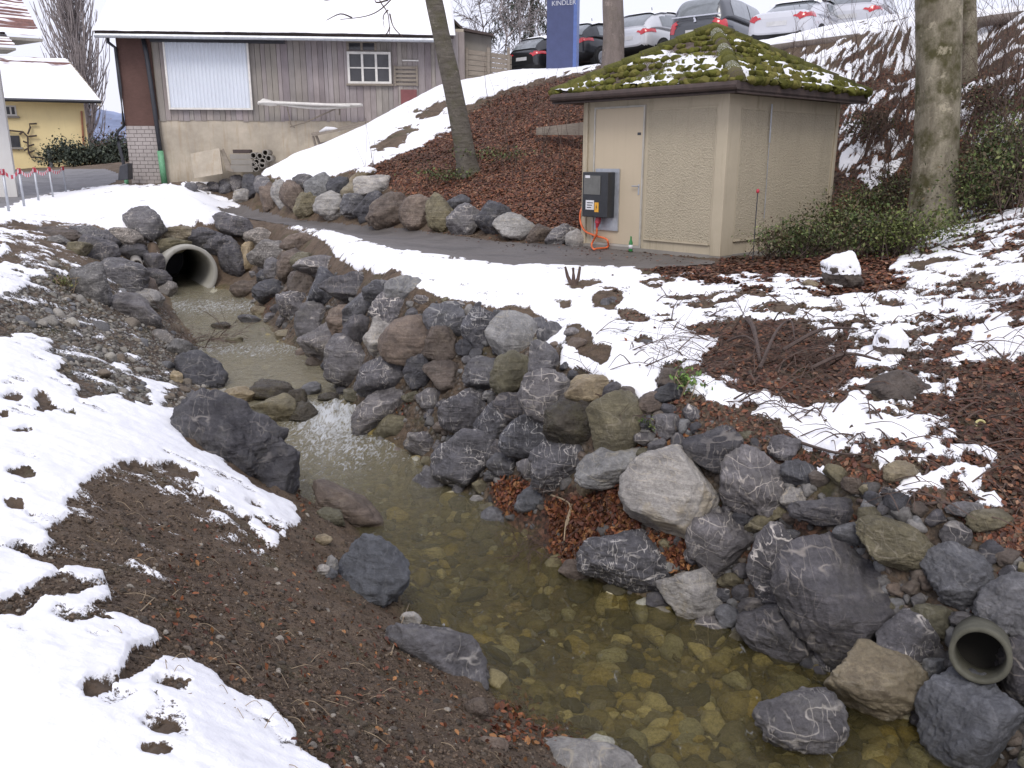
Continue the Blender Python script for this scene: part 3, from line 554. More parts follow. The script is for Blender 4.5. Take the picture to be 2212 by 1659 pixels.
BL = [
# around the culvert
(315, 484, 76, 60, 10, 'mid', 'rounded grey boulder with a slanting pale vein perched on the headwall above the culvert'),
(389, 507, 62, 28, 0, 'tan', 'small flat yellowish stone lying right above the culvert mouth'),
(499, 488, 78, 42, 8, 'dark', 'dark lumpy boulder on the headwall at the right shoulder of the culvert'),
(270, 516, 70, 34, 4, 'speck', 'white speckled flat stone under the perched boulder left of the culvert'),
(232, 524, 46, 42, 0, 'dark', 'dark stone wedged left of the white speckled flat stone'),
(190, 512, 60, 38, 10, 'mid', 'grey stone half buried at the snow edge left of the headwall'),
(132, 508, 80, 28, 5, 'brown', 'low brown stone at the far left end of the headwall row'),
(125, 521, 34, 20, 0, 'speck', 'little pale speckled stone in front of the low brown stone'),
(172, 543, 40, 30, 0, 'olive', 'yellowish mossy stone on the bare earth slope left of the culvert'),
(213, 548, 66, 54, 15, 'dark', 'dark angular boulder above the mossy stone on the left bank'),
(357, 531, 86, 26, -4, 'olive', 'long mossy slab lying directly over the culvert crown'),
(425, 517, 66, 32, 3, 'dark', 'dark flat stone tucked behind the tan stone over the culvert'),
(450, 514, 50, 36, 0, 'dark', 'dark stone above the right side of the culvert ring'),
(283, 543, 66, 30, 0, 'dark', 'dark flat stone just above the little side pipe'),
(334, 566, 36, 36, -15, 'dark', 'dark stone between the side pipe and the culvert ring'),
(335, 604, 54, 38, 0, 'dark', 'dark stone below the side pipe at the left of the culvert'),
(361, 627, 38, 30, -20, 'speck', 'speckled stone at the water line left of the culvert mouth'),
(262, 596, 86, 60, 22, 'mid', 'big grey boulder sloping down left of the side pipe'),
(305, 622, 60, 46, 30, 'brown', 'brownish boulder below the big sloping grey one by the culvert'),
(194, 620, 80, 88, 20, 'speck', 'tall boulder with white crust on top on the left bank gravel'),
(294, 676, 100, 62, 20, 'mid', 'grey boulder with a thin white vein on the left bank below the culvert'),
(318, 645, 54, 34, 10, 'light', 'pale grey flat stone at the left water edge under the culvert'),
(351, 729, 44, 26, 10, 'speck', 'small speckled stone on the left water edge beside drift twigs'),
(394, 760, 46, 42, 10, 'speck', 'white crusted stone on the left bank by the upper pool'),
(434, 808, 86, 66, 28, 'dark', 'dark boulder leaning into the upper pool from the left bank'),
(381, 817, 22, 26, 0, 'tan', 'small yellow brown stone above the dark boulder of the upper pool'),
(533, 562, 40, 66, 15, 'tan', 'tall ochre boulder standing right of the culvert ring'),
(503, 560, 44, 80, -5, 'dark', 'very dark boulder between culvert ring and tall ochre boulder'),
(466, 530, 50, 40, 10, 'dark', 'dark grey stone over the upper right of the culvert ring'),
(565, 516, 62, 34, 0, 'speck', 'speckled stone at the top of the right bank behind the ochre boulder'),
(530, 628, 50, 34, 0, 'brown', 'brown stone at the water edge right of the culvert'),
(584, 548, 72, 52, -10, 'speck', 'rough speckled boulder at the top right of the ochre boulder'),
(646, 528, 60, 34, -8, 'brown', 'rounded brown grey stone at the far end of the bank top'),
(629, 574, 50, 62, 10, 'brown', 'rounded brown boulder in the upper row of the right bank far end'),
(594, 584, 38, 46, -5, 'mid', 'grey stone left of the rounded brown boulder'),
(576, 602, 34, 34, 0, 'dark', 'small round dark stone below the speckled boulder'),
(588, 630, 68, 44, 5, 'dark', 'dark boulder above red leaves on the right bank far end'),
(652, 566, 40, 34, 0, 'olive', 'small olive stone beside the rounded brown boulder'),
(690, 577, 84, 40, -5, 'mid', 'flat grey stone just below the far snow edge'),
(656, 613, 52, 60, 0, 'brown', 'brown grey boulder below the small olive stone'),
(698, 632, 56, 84, 10, 'vein', 'tall veined boulder left of the big dark wedge boulder'),
(756, 622, 104, 52, 4, 'dark', 'dark wedge shaped boulder below the snow bay'),
(634, 664, 58, 54, 0, 'vein', 'veined boulder low on the bank at the upper pool'),
(820, 632, 56, 44, -20, 'mid', 'grey boulder under the snow edge right of the dark wedge'),
(870, 630, 72, 52, -25, 'light', 'pale boulder reaching up into the snow patch'),
(676, 696, 56, 68, 5, 'mid', 'grey boulder at the upper pool water line'),
(741, 694, 54, 56, 10, 'brown', 'brown boulder in the middle of the far right bank'),
(700, 738, 80, 76, 15, 'mid', 'grey boulder at the right water edge of the upper pool'),
(780, 672, 74, 56, -30, 'mid', 'slanting grey boulder above the dark round one'),
(777, 724, 66, 66, -20, 'dark', 'dark boulder with red leaves at its foot on the right bank'),
(847, 668, 76, 64, 0, 'vein', 'boulder with white streaks beneath the snow tongue'),
(826, 732, 62, 76, 0, 'light', 'pale grey boulder hugging the left side of the big brown boulder'),
(890, 742, 112, 90, -10, 'brown', 'big smooth brown boulder in the middle of the right bank', {'npl': 5, 'lump': .05}),
(939, 671, 28, 26, -30, 'blue', 'little slate blue stone beside a snow strip'),
(965, 690, 80, 66, 10, 'mid', 'grey boulder above and right of the big brown boulder'),
(955, 745, 76, 64, 5, 'brown', 'brown grey boulder right of the big smooth brown boulder'),
(1036, 712, 62, 78, -8, 'vein', 'narrow streaked boulder left of the large beige boulder'),
(1108, 728, 94, 88, 10, 'light', 'large beige boulder with vertical streaks at the snow edge', {'npl': 6, 'lump': .05}),
(756, 788, 96, 84, 25, 'mid', 'grey boulder above the little waterfall'),
(831, 816, 108, 74, -15, 'vein', 'dark veined boulder beside the waterfall foot'),
(905, 800, 50, 66, 25, 'dark', 'narrow dark boulder under the big brown boulder'),
(960, 812, 76, 56, 30, 'brown', 'earthy brown boulder under the brown grey one'),
(1052, 808, 84, 64, -10, 'mid', 'bluish grey boulder with a thin crack in mid bank'),
(1113, 812, 86, 84, -12, 'olive', 'boulder capped by a strip of tan crust in mid bank'),
(1176, 790, 54, 84, 5, 'mid', 'tall smooth grey boulder at the snow corner'),
(1187, 858, 100, 100, -20, 'mid', 'large angular grey boulder right of the tan crusted boulder'),
(1270, 842, 78, 52, -5, 'tan', 'tan oval stone below the snow tongue'),
(1240, 922, 104, 90, 10, 'wet', 'dark brown boulder left of the olive square boulder'),
(1332, 918, 102, 116, 0, 'olive', 'olive tan blocky boulder with pale top edge', {'npl': 7, 'lump': .05}),
(1011, 895, 98, 84, -10, 'vein', 'boulder covered by a web of white veins in mid bank'),
(1066, 915, 66, 72, 10, 'vein', 'veined dark boulder right of the web veined one'),
(1105, 880, 66, 50, 0, 'dark', 'dark boulder behind the veined pair'),
(1137, 945, 96, 76, -20, 'vein', 'veined boulder with a pale stick lying on it'),
(1010, 990, 124, 92, -38, 'vein', 'slanted slab with thick white streaks reaching the water'),
(912, 960, 60, 44, 20, 'mid', 'small grey slab above the lower pool edge'),
(822, 888, 118, 64, -38, 'mid', 'slanting slab with a tan crust right of the waterfall'),
(878, 920, 112, 62, -25, 'olive', 'flat wet olive slab dipping into the lower pool', {'D': -1}),
(1208, 1006, 98, 88, -10, 'vein', 'grey boulder with a white edge line in lower mid bank'),
(1328, 1006, 138, 70, -8, 'light', 'long pale grey flat boulder left above the biggest pale boulder'),
(1456, 1064, 212, 184, 8, 'light', 'biggest pale grey boulder scratched with fine tan veins', {'npl': 5, 'lump': .05, 'sink': .1}),
(1542, 966, 104, 84, 20, 'dark', 'dark boulder above the biggest pale boulder'),
(1632, 1042, 142, 142, 5, 'mid', 'large dark grey boulder right of the biggest pale boulder'),
(1348, 1206, 184, 122, 8, 'vein', 'broad veined boulder at the water below the pale boulder'),
(1562, 1176, 118, 112, -15, 'mid', 'grey boulder below the biggest pale boulder'),
(1492, 1280, 118, 96, 20, 'light', 'beige grey boulder with a white spot at the water line'),
(1146, 1084, 56, 46, -40, 'blue', 'grey stone under the red leaf drift'),
(1714, 1081, 42, 44, -30, 'light', 'little pale oval stone between dark boulders'),
(1790, 1104, 130, 52, 5, 'dark', 'flat dark boulder behind the large lower right boulder'),
(1831, 1155, 60, 50, 10, 'blue', 'rounded blue grey stone left of the layered boulder'),
(1946, 1180, 172, 92, 16, 'olive', 'layered dark boulder with a strip of snow along its top'),
(2072, 1250, 132, 128, 20, 'blue', 'grey boulder right of the layered boulder'),
(1672, 1214, 88, 130, 10, 'vein', 'narrow boulder with pale drip marks left of the largest dark boulder'),
(1800, 1288, 262, 250, 25, 'dark', 'largest dark boulder of the lower right bank', {'sink': .1, 'lump': .07}),
(1968, 1380, 124, 98, 8, 'vein', 'grey white flecked boulder left of the drain pipe'),
(2019, 1341, 84, 58, 10, 'olive', 'flat olive stone above the drain pipe on its left'),
(2092, 1342, 70, 32, 5, 'mid', 'small flat grey stone lying on the drain pipe'),
(2192, 1312, 124, 120, 10, 'blue', 'blue grey boulder above and right of the drain pipe'),
(2020, 1444, 50, 36, 0, 'light', 'small pale stone left of the drain pipe mouth'),
(1900, 1480, 222, 150, 18, 'tan', 'big tan boulder rising from the water below the drain pipe', {'D': -1}),
(1731, 1560, 180, 110, -5, 'mid', 'grey boulder with a tan white crust standing in the water', {'D': -1}),
(1690, 1372, 150, 96, 25, 'dark', 'gravel covered dark boulder at the water under the largest dark one', {'D': -1}),
(2130, 1570, 220, 200, 0, 'blue', 'purple grey boulder with one pale line in the bottom right corner', {'D': -1}),
(2215, 1460, 70, 120, 0, 'dark', 'dark boulder at the right frame edge below the drain pipe'),
(1575, 1332, 48, 40, 0, 'blue', 'little blue grey stone at the water right of the beige one'),
# left side of the stream
(486, 950, 216, 176, 38, 'dark', 'large rough dark boulder on the left bank by the lower pool', {'lump': .14, 'sink': .2}),
(588, 1016, 110, 110, 40, 'dark', 'rough dark boulder below the large one on the left bank', {'lump': .14}),
(748, 1102, 140, 62, 25, 'brown', 'flat brown boulder level with the water on the left side', {'D': -1}),
(716, 1117, 50, 30, 15, 'olive', 'small flat olive stone on the flat brown boulder'),
(806, 1240, 138, 142, 35, 'blue', 'blue grey boulder at the left water edge in the foreground'),
(948, 1418, 228, 130, 34, 'mid', 'long grey boulder with a pale ridge at the left water edge', {'sink': .1}),
(1230, 1650, 270, 92, 5, 'light', 'pale beige boulder at the bottom edge of the picture', {'D': -1}),
(1262, 1566, 64, 34, 15, 'speck', 'speckled stone among wet leaves at the near water edge'),
(1030, 1534, 40, 42, 0, 'brown', 'round brown stone at the lower tail of the long pale ridged boulder'),
(1065, 1608, 52, 28, 5, 'brown', 'smooth oval brown stone near the bottom edge'),
(887, 1338, 34, 28, 30, 'light', 'pale pebble leaning on a thin stick'),
(698, 1167, 32, 20, 5, 'tan', 'yellowish pebble on the bare mud by the blue grey boulder'),
(717, 1222, 22, 34, 10, 'light', 'pale upright pebble on the mud'), (698, 1231, 22, 18, 0, 'light', 'pale round pebble beside the upright one'), (715, 1240, 22, 20, 0, 'blue', 'dark blue pebble under the upright pale pebble'),
# stones in the rapids
(588, 846, 76, 40, 5, 'wet', 'smooth wet brown stone at the top of the rapids', {'D': -1}),
(522, 854, 60, 32, 5, 'tan', 'tan crusted stone left at the top of the rapids', {'D': -1}),
(593, 886, 78, 54, -5, 'olive', 'yellowish rough stone in the middle of the rapids', {'D': -1}),
(643, 864, 32, 40, 0, 'wet', 'small dark stone beside the white water', {'D': -1}),
(668, 842, 40, 24, -20, 'blue', 'blue stone just above the white water', {'D': -1}),
(655, 893, 46, 40, 0, 'wet', 'dark wet stone under the lip of the rapids', {'D': -1}),
(546, 906, 60, 34, 10, 'olive', 'low olive stone at the foot of the rapids', {'D': -1}),
(634, 722, 60, 24, -8, 'tan', 'flat tan stone breaking the surface of the upper pool', {'D': -1}),
(478, 704, 34, 14, 0, 'wet', 'low wet stone in the riffle below the culvert', {'D': -1}), (540, 690, 40, 16, 5, 'mid', 'flat grey stone in the riffle right of the low wet one', {'D': -1}), (505, 735, 30, 12, 0, 'olive', 'small olive stone in the middle of the upper pool', {'D': -1}), (560, 672, 30, 18, 0, 'tan', 'ochre stone at the water under the ochre boulder', {'D': -1}), (710, 860, 36, 20, 0, 'wet', 'wet stone at the right side of the white water', {'D': -1}),
# gravel bar by the leaf drift
(995, 1089, 42, 28, 5, 'mid', 'grey pebble at the left end of the gravel bar'), (1055, 1097, 36, 18, -5, 'olive', 'olive oval pebble on the gravel bar'), (1071, 1116, 52, 32, 5, 'blue', 'bluish flat pebble at the water edge of the gravel bar'),
(1030, 1080, 26, 16, 0, 'light', 'small pale pebble on the gravel bar'), (1272, 1052, 42, 32, 0, 'tan', 'tan stone with dark cracks above the leaf drift'), (1434, 1216, 22, 19, 0, 'light', 'small pale pebble left of a pair by the veined boulder'), (1452, 1224, 28, 20, -10, 'light', 'larger pale pebble of the pair by the veined boulder'),
# on the snow terrace
(1312, 654, 32, 18, -20, 'mid', 'grey oval stone poking out of the terrace snow'), (1237, 721, 30, 22, 0, 'mid', 'grey pebble alone in clean terrace snow'), (1247, 742, 32, 22, 0, 'brown', 'brown stone at the lower snow edge of the terrace'),
(1397, 742, 32, 14, 10, 'mid', 'thin grey stone in the snow left of the brush'), (1457, 823, 56, 42, 5, 'brown', 'round brown stone framed by snow'), (1444, 850, 48, 36, 0, 'dark', 'dark stone under the round brown stone'),
(1945, 1019, 56, 38, 0, 'tan', 'tan oval stone among snow scraps at lower right'), (2134, 1126, 72, 44, 0, 'olive', 'greenish flat stone on the leafy slope at right'), (2085, 1104, 62, 32, -5, 'mid', 'pale grey stone left of the greenish flat stone'), (1940, 838, 110, 60, -5, 'brown', 'earth covered stone below a snow arc'),
(1345, 1055, 0, 0, 0, 'dark', None),
]
for b in BL:
    if not b[6]: continue
    kw = dict(b[7]) if len(b) > 7 else {}
    small = b[2]*b[3] < 1500
    boulder(*b[:6], label=b[6], cat='stone' if small else 'boulder', name='stone' if small else 'boulder', **kw)
# retaining row along the path
RT = [(412, 404, 24, 16, 0, 'mid'), (437, 405, 26, 18, 0, 'mid'), (462, 405, 26, 20, 0, 'dark'), (488, 404, 30, 26, -20, 'mid'), (514, 398, 28, 34, -20, 'mid'), (522, 425, 28, 26, 0, 'light'), (546, 406, 34, 46, -20, 'dark'),
 (568, 404, 28, 40, -15, 'mid'), (584, 428, 36, 50, -15, 'brown'), (611, 424, 36, 60, -22, 'light'), (636, 430, 40, 62, -28, 'brown'), (660, 398, 46, 34, 0, 'mid'), (662, 446, 46, 48, -5, 'olive'), (693, 410, 52, 52, -10, 'light'),
 (735, 406, 46, 38, 0, 'dark'), (714, 447, 56, 52, -8, 'light'), (760, 412, 38, 34, -20, 'tan'), (806, 404, 62, 38, -5, 'light'), (766, 447, 50, 50, -20, 'mid'), (802, 450, 62, 44, -30, 'dark'), (842, 459, 82, 60, -15, 'brown'), (902, 463, 62, 62, -25, 'brown'),
 (953, 464, 52, 72, -18, 'olive'), (990, 441, 44, 32, 0, 'mid'), (1008, 478, 68, 58, -18, 'mid'), (1067, 477, 62, 68, -12, 'dark'), (1117, 492, 80, 54, -4, 'light'), (1166, 506, 52, 36, -10, 'brown'), (1212, 511, 56, 38, -10, 'mid'), (1242, 517, 34, 36, 0, 'light')]
RL = ['leftmost tiny boulder of the row along the path', 'second tiny grey boulder from the left end of the path row', 'third small dark boulder from the left end of the path row', 'small grey boulder where the path row begins to rise', 'tilted grey boulder in the low left part of the path row', 'pale low stone at the path in front of two tilted boulders',
 'tall dark tilted boulder in the left part of the path row', 'grey tilted boulder next to the tall dark one in the path row', 'narrow brown boulder standing at the path edge', 'narrow pale tilted boulder in the path row', 'long brownish tilted boulder left of the pale egg shaped one', 'grey boulder in the upper course above the pale egg shaped one', 'pale egg shaped boulder at the path edge', 'large pale round boulder in the upper course of the path row',
 'dark boulder in the upper course right of the large pale round one', 'light grey round boulder at the path below the large pale round one', 'small tan boulder beside the squared block', 'squared pale block lying on top of the path row', 'grey boulder under the squared block to its left', 'dark wedge boulder under the squared block', 'wide purplish brown boulder in the middle of the path row', 'brown pointed boulder right of the wide purplish one',
 'tall greenish tan boulder in the path row', 'grey stone tucked behind two boulders of the path row', 'grey boulder right of the tall greenish tan one', 'dark squarish boulder left of the whitish one', 'whitish boulder near the shed end of the path row', 'low brown boulder right of the whitish one', 'low grey boulder second from the shed', 'pale boulder touching the shed corner']
for b, l in zip(RT, RL): boulder(*b, label=l, cat='boulder', group='boulders in the row along the path', box=(l.startswith('squared')), sink=.4)
boulder(782, 381, 48, 20, -25, 'tan', 'tan flat stone with a little snow above the squared block', snowcap=.72, sink=.4)
boulder(1822, 592, 66, 60, 5, 'brown', 'snow capped stone on the leaf litter right of the shed', snowcap=.5, sink=.45)
boulder(1925, 745, 54, 50, 5, 'brown', 'small snow capped stone in the brush at the right', snowcap=.45, sink=.45)
boulder(1752, 616, 30, 16, 20, 'tan', 'small tan stone on leaves left of the snow capped stone', cat='stone', name='stone', sink=.4)
# submerged stones seen through the water
SB = [(1451, 1370, 60, 28, 5, 'olive', 'pale oval stone under water'), (1502, 1364, 50, 24, 0, 'olive', 'second pale oval stone under water to the right'), (1172, 1342, 66, 42, 5, 'light', 'whitish flat stone under shallow water with a twig on it'), (1118, 1324, 52, 34, 10, 'tan', 'tan stone under water left of the whitish one'),
 (1058, 1298, 50, 44, 0, 'tan', 'yellow lumpy stone under water'), (1247, 1262, 28, 24, 0, 'tan', 'bright yellow pebble under water near the bank'), (1421, 1424, 50, 26, 0, 'tan', 'ochre stone under water in midstream'), (1548, 1388, 30, 20, 0, 'tan', 'yellow pebble under water right of the ovals'), (1040, 1384, 34, 18, 0, 'olive', 'small olive stone under water by the ridged boulder'),
 (1230, 1480, 80, 34, -5, 'olive', 'broad olive stone under water in the middle'), (1500, 1545, 40, 36, 10, 'tan', 'yellow stone under water left of the crusted boulder'), (1425, 1640, 100, 40, 10, 'blue', 'blue grey slab under water at the bottom'), (1320, 1420, 70, 36, 10, 'olive', 'dull green stone under water'), (1180, 1405, 44, 24, 0, 'tan', 'small tan stone under water upstream of the broad olive one'),
 (1010, 1250, 70, 30, 0, 'olive', 'olive stone under water beside the blue grey boulder'), (920, 1190, 66, 26, 0, 'olive', 'faint stone under water in the neck of the pool'), (1560, 1500, 50, 30, 0, 'olive', 'green stone under water beside the big tan boulder'), (1290, 1340, 60, 26, -5, 'brown', 'brown stone under water near the veined boulder'), (1605, 1452, 60, 30, 5, 'olive', 'olive slab under water below the gravel covered boulder')]
for b in SB:
    p = PW(b[0], b[1]); dz = (p-np.array([0, 0, EZ]))@FWD; boulder(*b[:6], label=b[6], cat='stone', name='stone', sink=0, out=-.12)
# small fill stones between the boulders, gravel and pebbles: too many to count
def cloud(n, region, vals=None, wgt=None):
    """random ground points whose picture falls in a region given on the ground map"""
    g = blur(raster(region, vals), 3); out = []
    while sum(len(o) for o in out) < n:
        u = rng.uniform(-100, W+100, n*3); v = rng.uniform(150, H+120, n*3); k = rng.random(n*3) < sample(g, u, v); out.append(np.stack([u[k], v[k]], 1))
    return np.concatenate(out)[:n]
def hits(uv):
    """vectorised ray / ground"""
    d = rayd(uv[:, 0], uv[:, 1]); t = np.full(len(uv), 1.5); done = np.zeros(len(uv), bool); tt = np.full(len(uv), np.nan); prev = t.copy()
    lat_t = 1.5*1.025**np.arange(0, 128)
    for a in lat_t:
        q = ~done
        if not q.any(): break
        P = np.array([0, 0, EZ])+d[q]*a; b = P[:, 2] < gz(P[:, 0], P[:, 1]); idx = np.where(q)[0][b]; tt[idx] = a; done[idx] = True
    ok = done; lo = tt/1.025; hi = tt.copy()
    for _ in range(6):
        m = (lo+hi)/2; P = np.array([0, 0, EZ])+d*np.where(ok, m, 1)[:, None]; b = P[:, 2] < gz(P[:, 0], P[:, 1]); hi = np.where(b, m, hi); lo = np.where(b, lo, m)
    P = np.array([0, 0, EZ])+d*np.where(ok, hi, 1)[:, None]; return P[ok], ok
# fast height lookup from the finished sheet
tco = tcol
def gz(x, y, G=None):
    G = Z if G is None else G
    sc_ = np.maximum(y, 1.4)+.9; j = np.interp(x/sc_, tco, np.arange(len(tco))); i = np.interp(y, ys, np.arange(len(ys)))
    i0 = np.clip(i.astype(int), 0, len(ys)-2); j0 = np.clip(j.astype(int), 0, len(tco)-2); a = i-i0; b = j-j0
    return (G[i0, j0]*(1-b)+G[i0, j0+1]*b)*(1-a)+(G[i0+1, j0]*(1-b)+G[i0+1, j0+1]*b)*a
def gn(P, e=.06):
    dx = (gz(P[:, 0]+e, P[:, 1], Z0)-gz(P[:, 0]-e, P[:, 1], Z0))/(2*e); dy = (gz(P[:, 0], P[:, 1]+e, Z0)-gz(P[:, 0], P[:, 1]-e, Z0))/(2*e)
    nn = np.stack([-dx, -dy, np.ones(len(P))], 1); return nn/np.linalg.norm(nn, axis=1)[:, None]
def tmat(name, rough=.8, bump=.5, sc=60, spec=.3):
    t = NT(name); t.coords('Object'); n = t.noise(sc, 5, .7); c = t.mix(t.ramp(n, .3, .7), (.55, .55, .55), (1.15, 1.15, 1.15)); c = t.mix(1., t.attr('tint'), c, 'MULTIPLY'); return t.fin(c, rough, t.bump(n, bump, .004), spec=spec)
cv, cf_ = stone(993, 2, 8, lump=.3)
sv, sf = stone(991, 3, 12, cut=.5, sharp=30, lump=.08); sv2, sf2 = stone(995, 3, 7, lump=.12)
def palette(n, cols, jit=.18):
    c = np.array(cols)[rng.integers(0, len(cols), n)]; return np.clip(c*rng.uniform(1-jit*1.5, 1+jit, (n, 1)), 0, 1)
GC = [(.15, .15, .155), (.21, .21, .215), (.26, .245, .22), (.11, .108, .11), (.18, .155, .125), (.33, .31, .27), (.16, .13, .1)]
def stones(name, n, region, s0, s1, vals=None, tv=None, pal=GC, flat=.6, nosnow=True, wetlim=None):
    P, ok = hits(cloud(n, region, vals)); 
    if nosnow: k = gz(P[:, 0], P[:, 1], SM) < .3; P = P[k]
    n = len(P); s = s0*(s1/s0)**(rng.random(n)**2.2); dist = np.linalg.norm(P-[0, 0, EZ], axis=1)
    sc_ = np.stack([s, s*rng.uniform(.6, .95, n), s*rng.uniform(flat-.15, flat+.15, n)], 1)
    Mx = rotmats(n, .25, gn(P), sc_); P = P + gn(P)*(s*.1)[:, None]
    h = n//2; o = []
    C_ = palette(n, pal); a = scatter(name, *(tv or (sv, sf)), P, Mx, M['pebble'], C_, True); tag(a, kind='stuff'); return a
M['pebble'] = tmat('pebble_mat')
bankR = [(540, 560), (640, 560), (720, 560), (900, 640), (1180, 690), (1250, 830), (1440, 880), (1720, 980), (2212, 1190), (2300, 1680), (2050, 1620), (1850, 1480), (1600, 1400), (1440, 1310), (1250, 1240), (1140, 1160), (1040, 1090), (950, 1050), (830, 950), (740, 860), (650, 770), (560, 680)]
# wedge stones: fill the joints of the boulder wall, none on top of another boulder
CT = [(b[0], b[1], max(b[2], b[3])*.5) for b in BL if b[6]]; uvw = cloud(6000, [bankR]); nw = 0
for u_, v_ in uvw:
    if (1060 < u_ < 1400 and 1030 < v_ < 1230) or math.hypot(u_-2117, v_-1415) < 120: continue
    dmin = min(math.hypot(u_-a, v_-b)-c*.80 for a, b, c in CT); sz = 12+.030*max(0, v_-560)
    if dmin < sz*.55: continue
    w_ = min(dmin*1.5, sz*2.4); CT.append((u_, v_, w_*.5)); nw += 1
    boulder(u_, v_, w_*rng.uniform(.9, 1.3), w_*rng.uniform(.75, 1.0), rng.uniform(-40, 40), ['mid', 'dark', 'brown', 'vein', 'mid', 'olive', 'dark'][rng.integers(7)], label='smaller angular stone wedged between the big boulders of the right bank', cat='stone', name='stone', group='wedge stones in the right bank')
    if nw >= 125: break
stones('fill_stones', 1300, [bankR], .02, .09, flat=.7, pal=[(.12, .115, .112), (.17, .168, .168), (.145, .12, .1), (.21, .2, .19), (.09, .084, .08)])
stones('soil_clods', 30000, [[(150, 1000), (640, 1050), (800, 1180), (1100, 1480), (1330, 1700), (600, 1700), (200, 1400), (0, 1350), (0, 1190)], [(560, 480), (760, 560), (1200, 700), (1200, 800), (560, 620)], [(0, 480), (330, 500), (330, 620), (0, 600)]], .003, .013, vals=[1, .3, .35], tv=(cv, cf_), pal=[(.065, .046, .032), (.1, .073, .05), (.14, .1, .07), (.05, .036, .026), (.17, .13, .095)])
leftG = [(0, 570), (160, 560), (330, 640), (420, 730), (460, 840), (520, 880), (380, 900), (200, 830), (0, 700)]
stones('gravel', 4600, [leftG], .010, .05, pal=[(.18, .17, .155), (.24, .225, .2), (.13, .12, .105), (.2, .17, .13)]+[(.24, .23, .2), (.3, .28, .25)])
stones('gravel', 170, [leftG, [(380, 640), (560, 640), (600, 800), (470, 860), (400, 720)]], .05, .15, pal=GC+[(.24, .23, .2), (.3, .28, .25)])
stones('pebbles', 1800, [[(150, 1120), (640, 1060), (800, 1180), (1100, 1480), (1330, 1680), (700, 1680), (200, 1400), (0, 1400), (0, 1200)], [(1300, 640), (2230, 640), (2230, 1200), (1900, 1100), (1500, 900)], [(560, 500), (1300, 680), (1240, 720), (560, 560)]], .004, .026, vals=[.7, .5, .4], pal=[(.1, .082, .065), (.14, .12, .1), (.08, .065, .05)]+[(.3, .27, .23), (.1, .08, .06), (.06, .05, .04)])
bedR = [[tuple(p) for p in LW]+[tuple(p) for p in RW[::-1]]]
stones('streambed_pebbles', 1500, bedR, .03, .15, pal=[(.36, .29, .11), (.28, .235, .12), (.5, .45, .3), (.18, .155, .08), (.34, .33, .27), (.12, .1, .05), (.08, .07, .04), (.22, .2, .16)], nosnow=False, flat=.5)
# leaf litter: thousands of fallen beech leaves
lv = np.array([(0, -.5, 0), (.27, -.2, .05), (.3, .12, .09), (0, .55, .02), (-.3, .12, .07), (-.27, -.2, .1), (0, 0, -.02)]); lf = np.array([(0, 1, 6), (1, 2, 6), (2, 3, 6), (3, 4, 6), (4, 5, 6), (5, 0, 6)])
LC = [(.24, .088, .045), (.18, .066, .038), (.3, .12, .055), (.13, .055, .038), (.32, .18, .11), (.2, .1, .06), (.11, .055, .04)]
M['leaf'] = tmat('leaf_mat', .65, .2, 90, .4)
def leaves(name, n, region, vals=None, size=.055, pal=LC, lift=.012, tilt=.45, snowok=.35, sfar=1.):
    P, ok = hits(cloud(n, region, vals)); k = gz(P[:, 0], P[:, 1], SM) < snowok; k |= rng.random(len(P)) < .012; P = P[k]
    if name != 'path_leaves': P = P[gz(P[:, 0], P[:, 1], pth) < .2]
    n = len(P); s = size*rng.uniform(.6, 1.25, n)
    Mx = rotmats(n, tilt, gn(P), s); P = P+gn(P)*(lift*rng.uniform(0, 2, n))[:, None]
    cc = palette(n, pal, .3)*(.45+.75*fbm2(P[:, 0], P[:, 1]+P[:, 2], .8, 4, 61))[:, None]
    return tag(scatter(name, lv, lf, P, Mx, M['leaf'], cc), kind='stuff')
leaves('leaf_litter', 36000, [LIT[0][0]], size=.066, lift=.015, tilt=.3)
leaves('leaf_litter', 16000, [LIT[1][0], LIT[2][0]], [1, .6], size=.065, lift=.015, tilt=.3)
leaves('leaf_litter', 11000, [LIT[3][0], LIT[4][0], [(1300, 600), (2230, 600), (2230, 1150), (1600, 980), (1400, 880)]], [.9, .9, .35], size=.046, tilt=.35, pal=LC+[(.12, .08, .05), (.09, .065, .045)])
OR = [(.28, .1, .04), (.2, .07, .035), (.17, .055, .03), (.34, .16, .06), (.12, .045, .028)]
leaves('leaf_drift', 4200, [[(1060, 1050), (1120, 1035), (1160, 1060), (1150, 1110), (1090, 1105)], [(1190, 1090), (1300, 1070), (1350, 1040), (1390, 1130), (1390, 1170), (1280, 1190), (1260, 1220), (1200, 1200)], [(1395, 1160), (1520, 1150), (1540, 1130), (1480, 1230), (1430, 1215)]], size=.05, pal=OR, lift=.03, tilt=.9)
leaves('leaf_drift', 900, [[(1080, 1500), (1120, 1490), (1200, 1550), (1260, 1580), (1250, 1640), (1120, 1600), (1030, 1600), (1060, 1550)], [(1540, 950), (1420, 900), (1300, 980), (1420, 985)], [(1560, 1000), (1700, 1090), (1620, 1150), (1560, 1110)], [(570, 620), (600, 640), (590, 700)], [(840, 770), (870, 790), (850, 810)], [(875, 870), (915, 845), (840, 920)], [(1810, 1110), (1860, 1120), (1840, 1200), (1790, 1210)], [(2050, 1300), (2160, 1240), (2150, 1330)], [(630, 1045), (720, 1060), (660, 1090), (640, 1120)]], size=.045, pal=OR, tilt=.7)
leaves('scattered_leaves', 900, [[(300, 1100), (700, 1150), (1000, 1500), (1200, 1680), (700, 1680), (300, 1330)], [(760, 1350), (880, 1380), (960, 1480), (880, 1530), (780, 1420)], [(560, 1380), (590, 1380), (590, 1410), (560, 1400)]], [.35, 1, 1], size=.032, pal=OR+[(.1, .07, .05)]*3, tilt=.5)
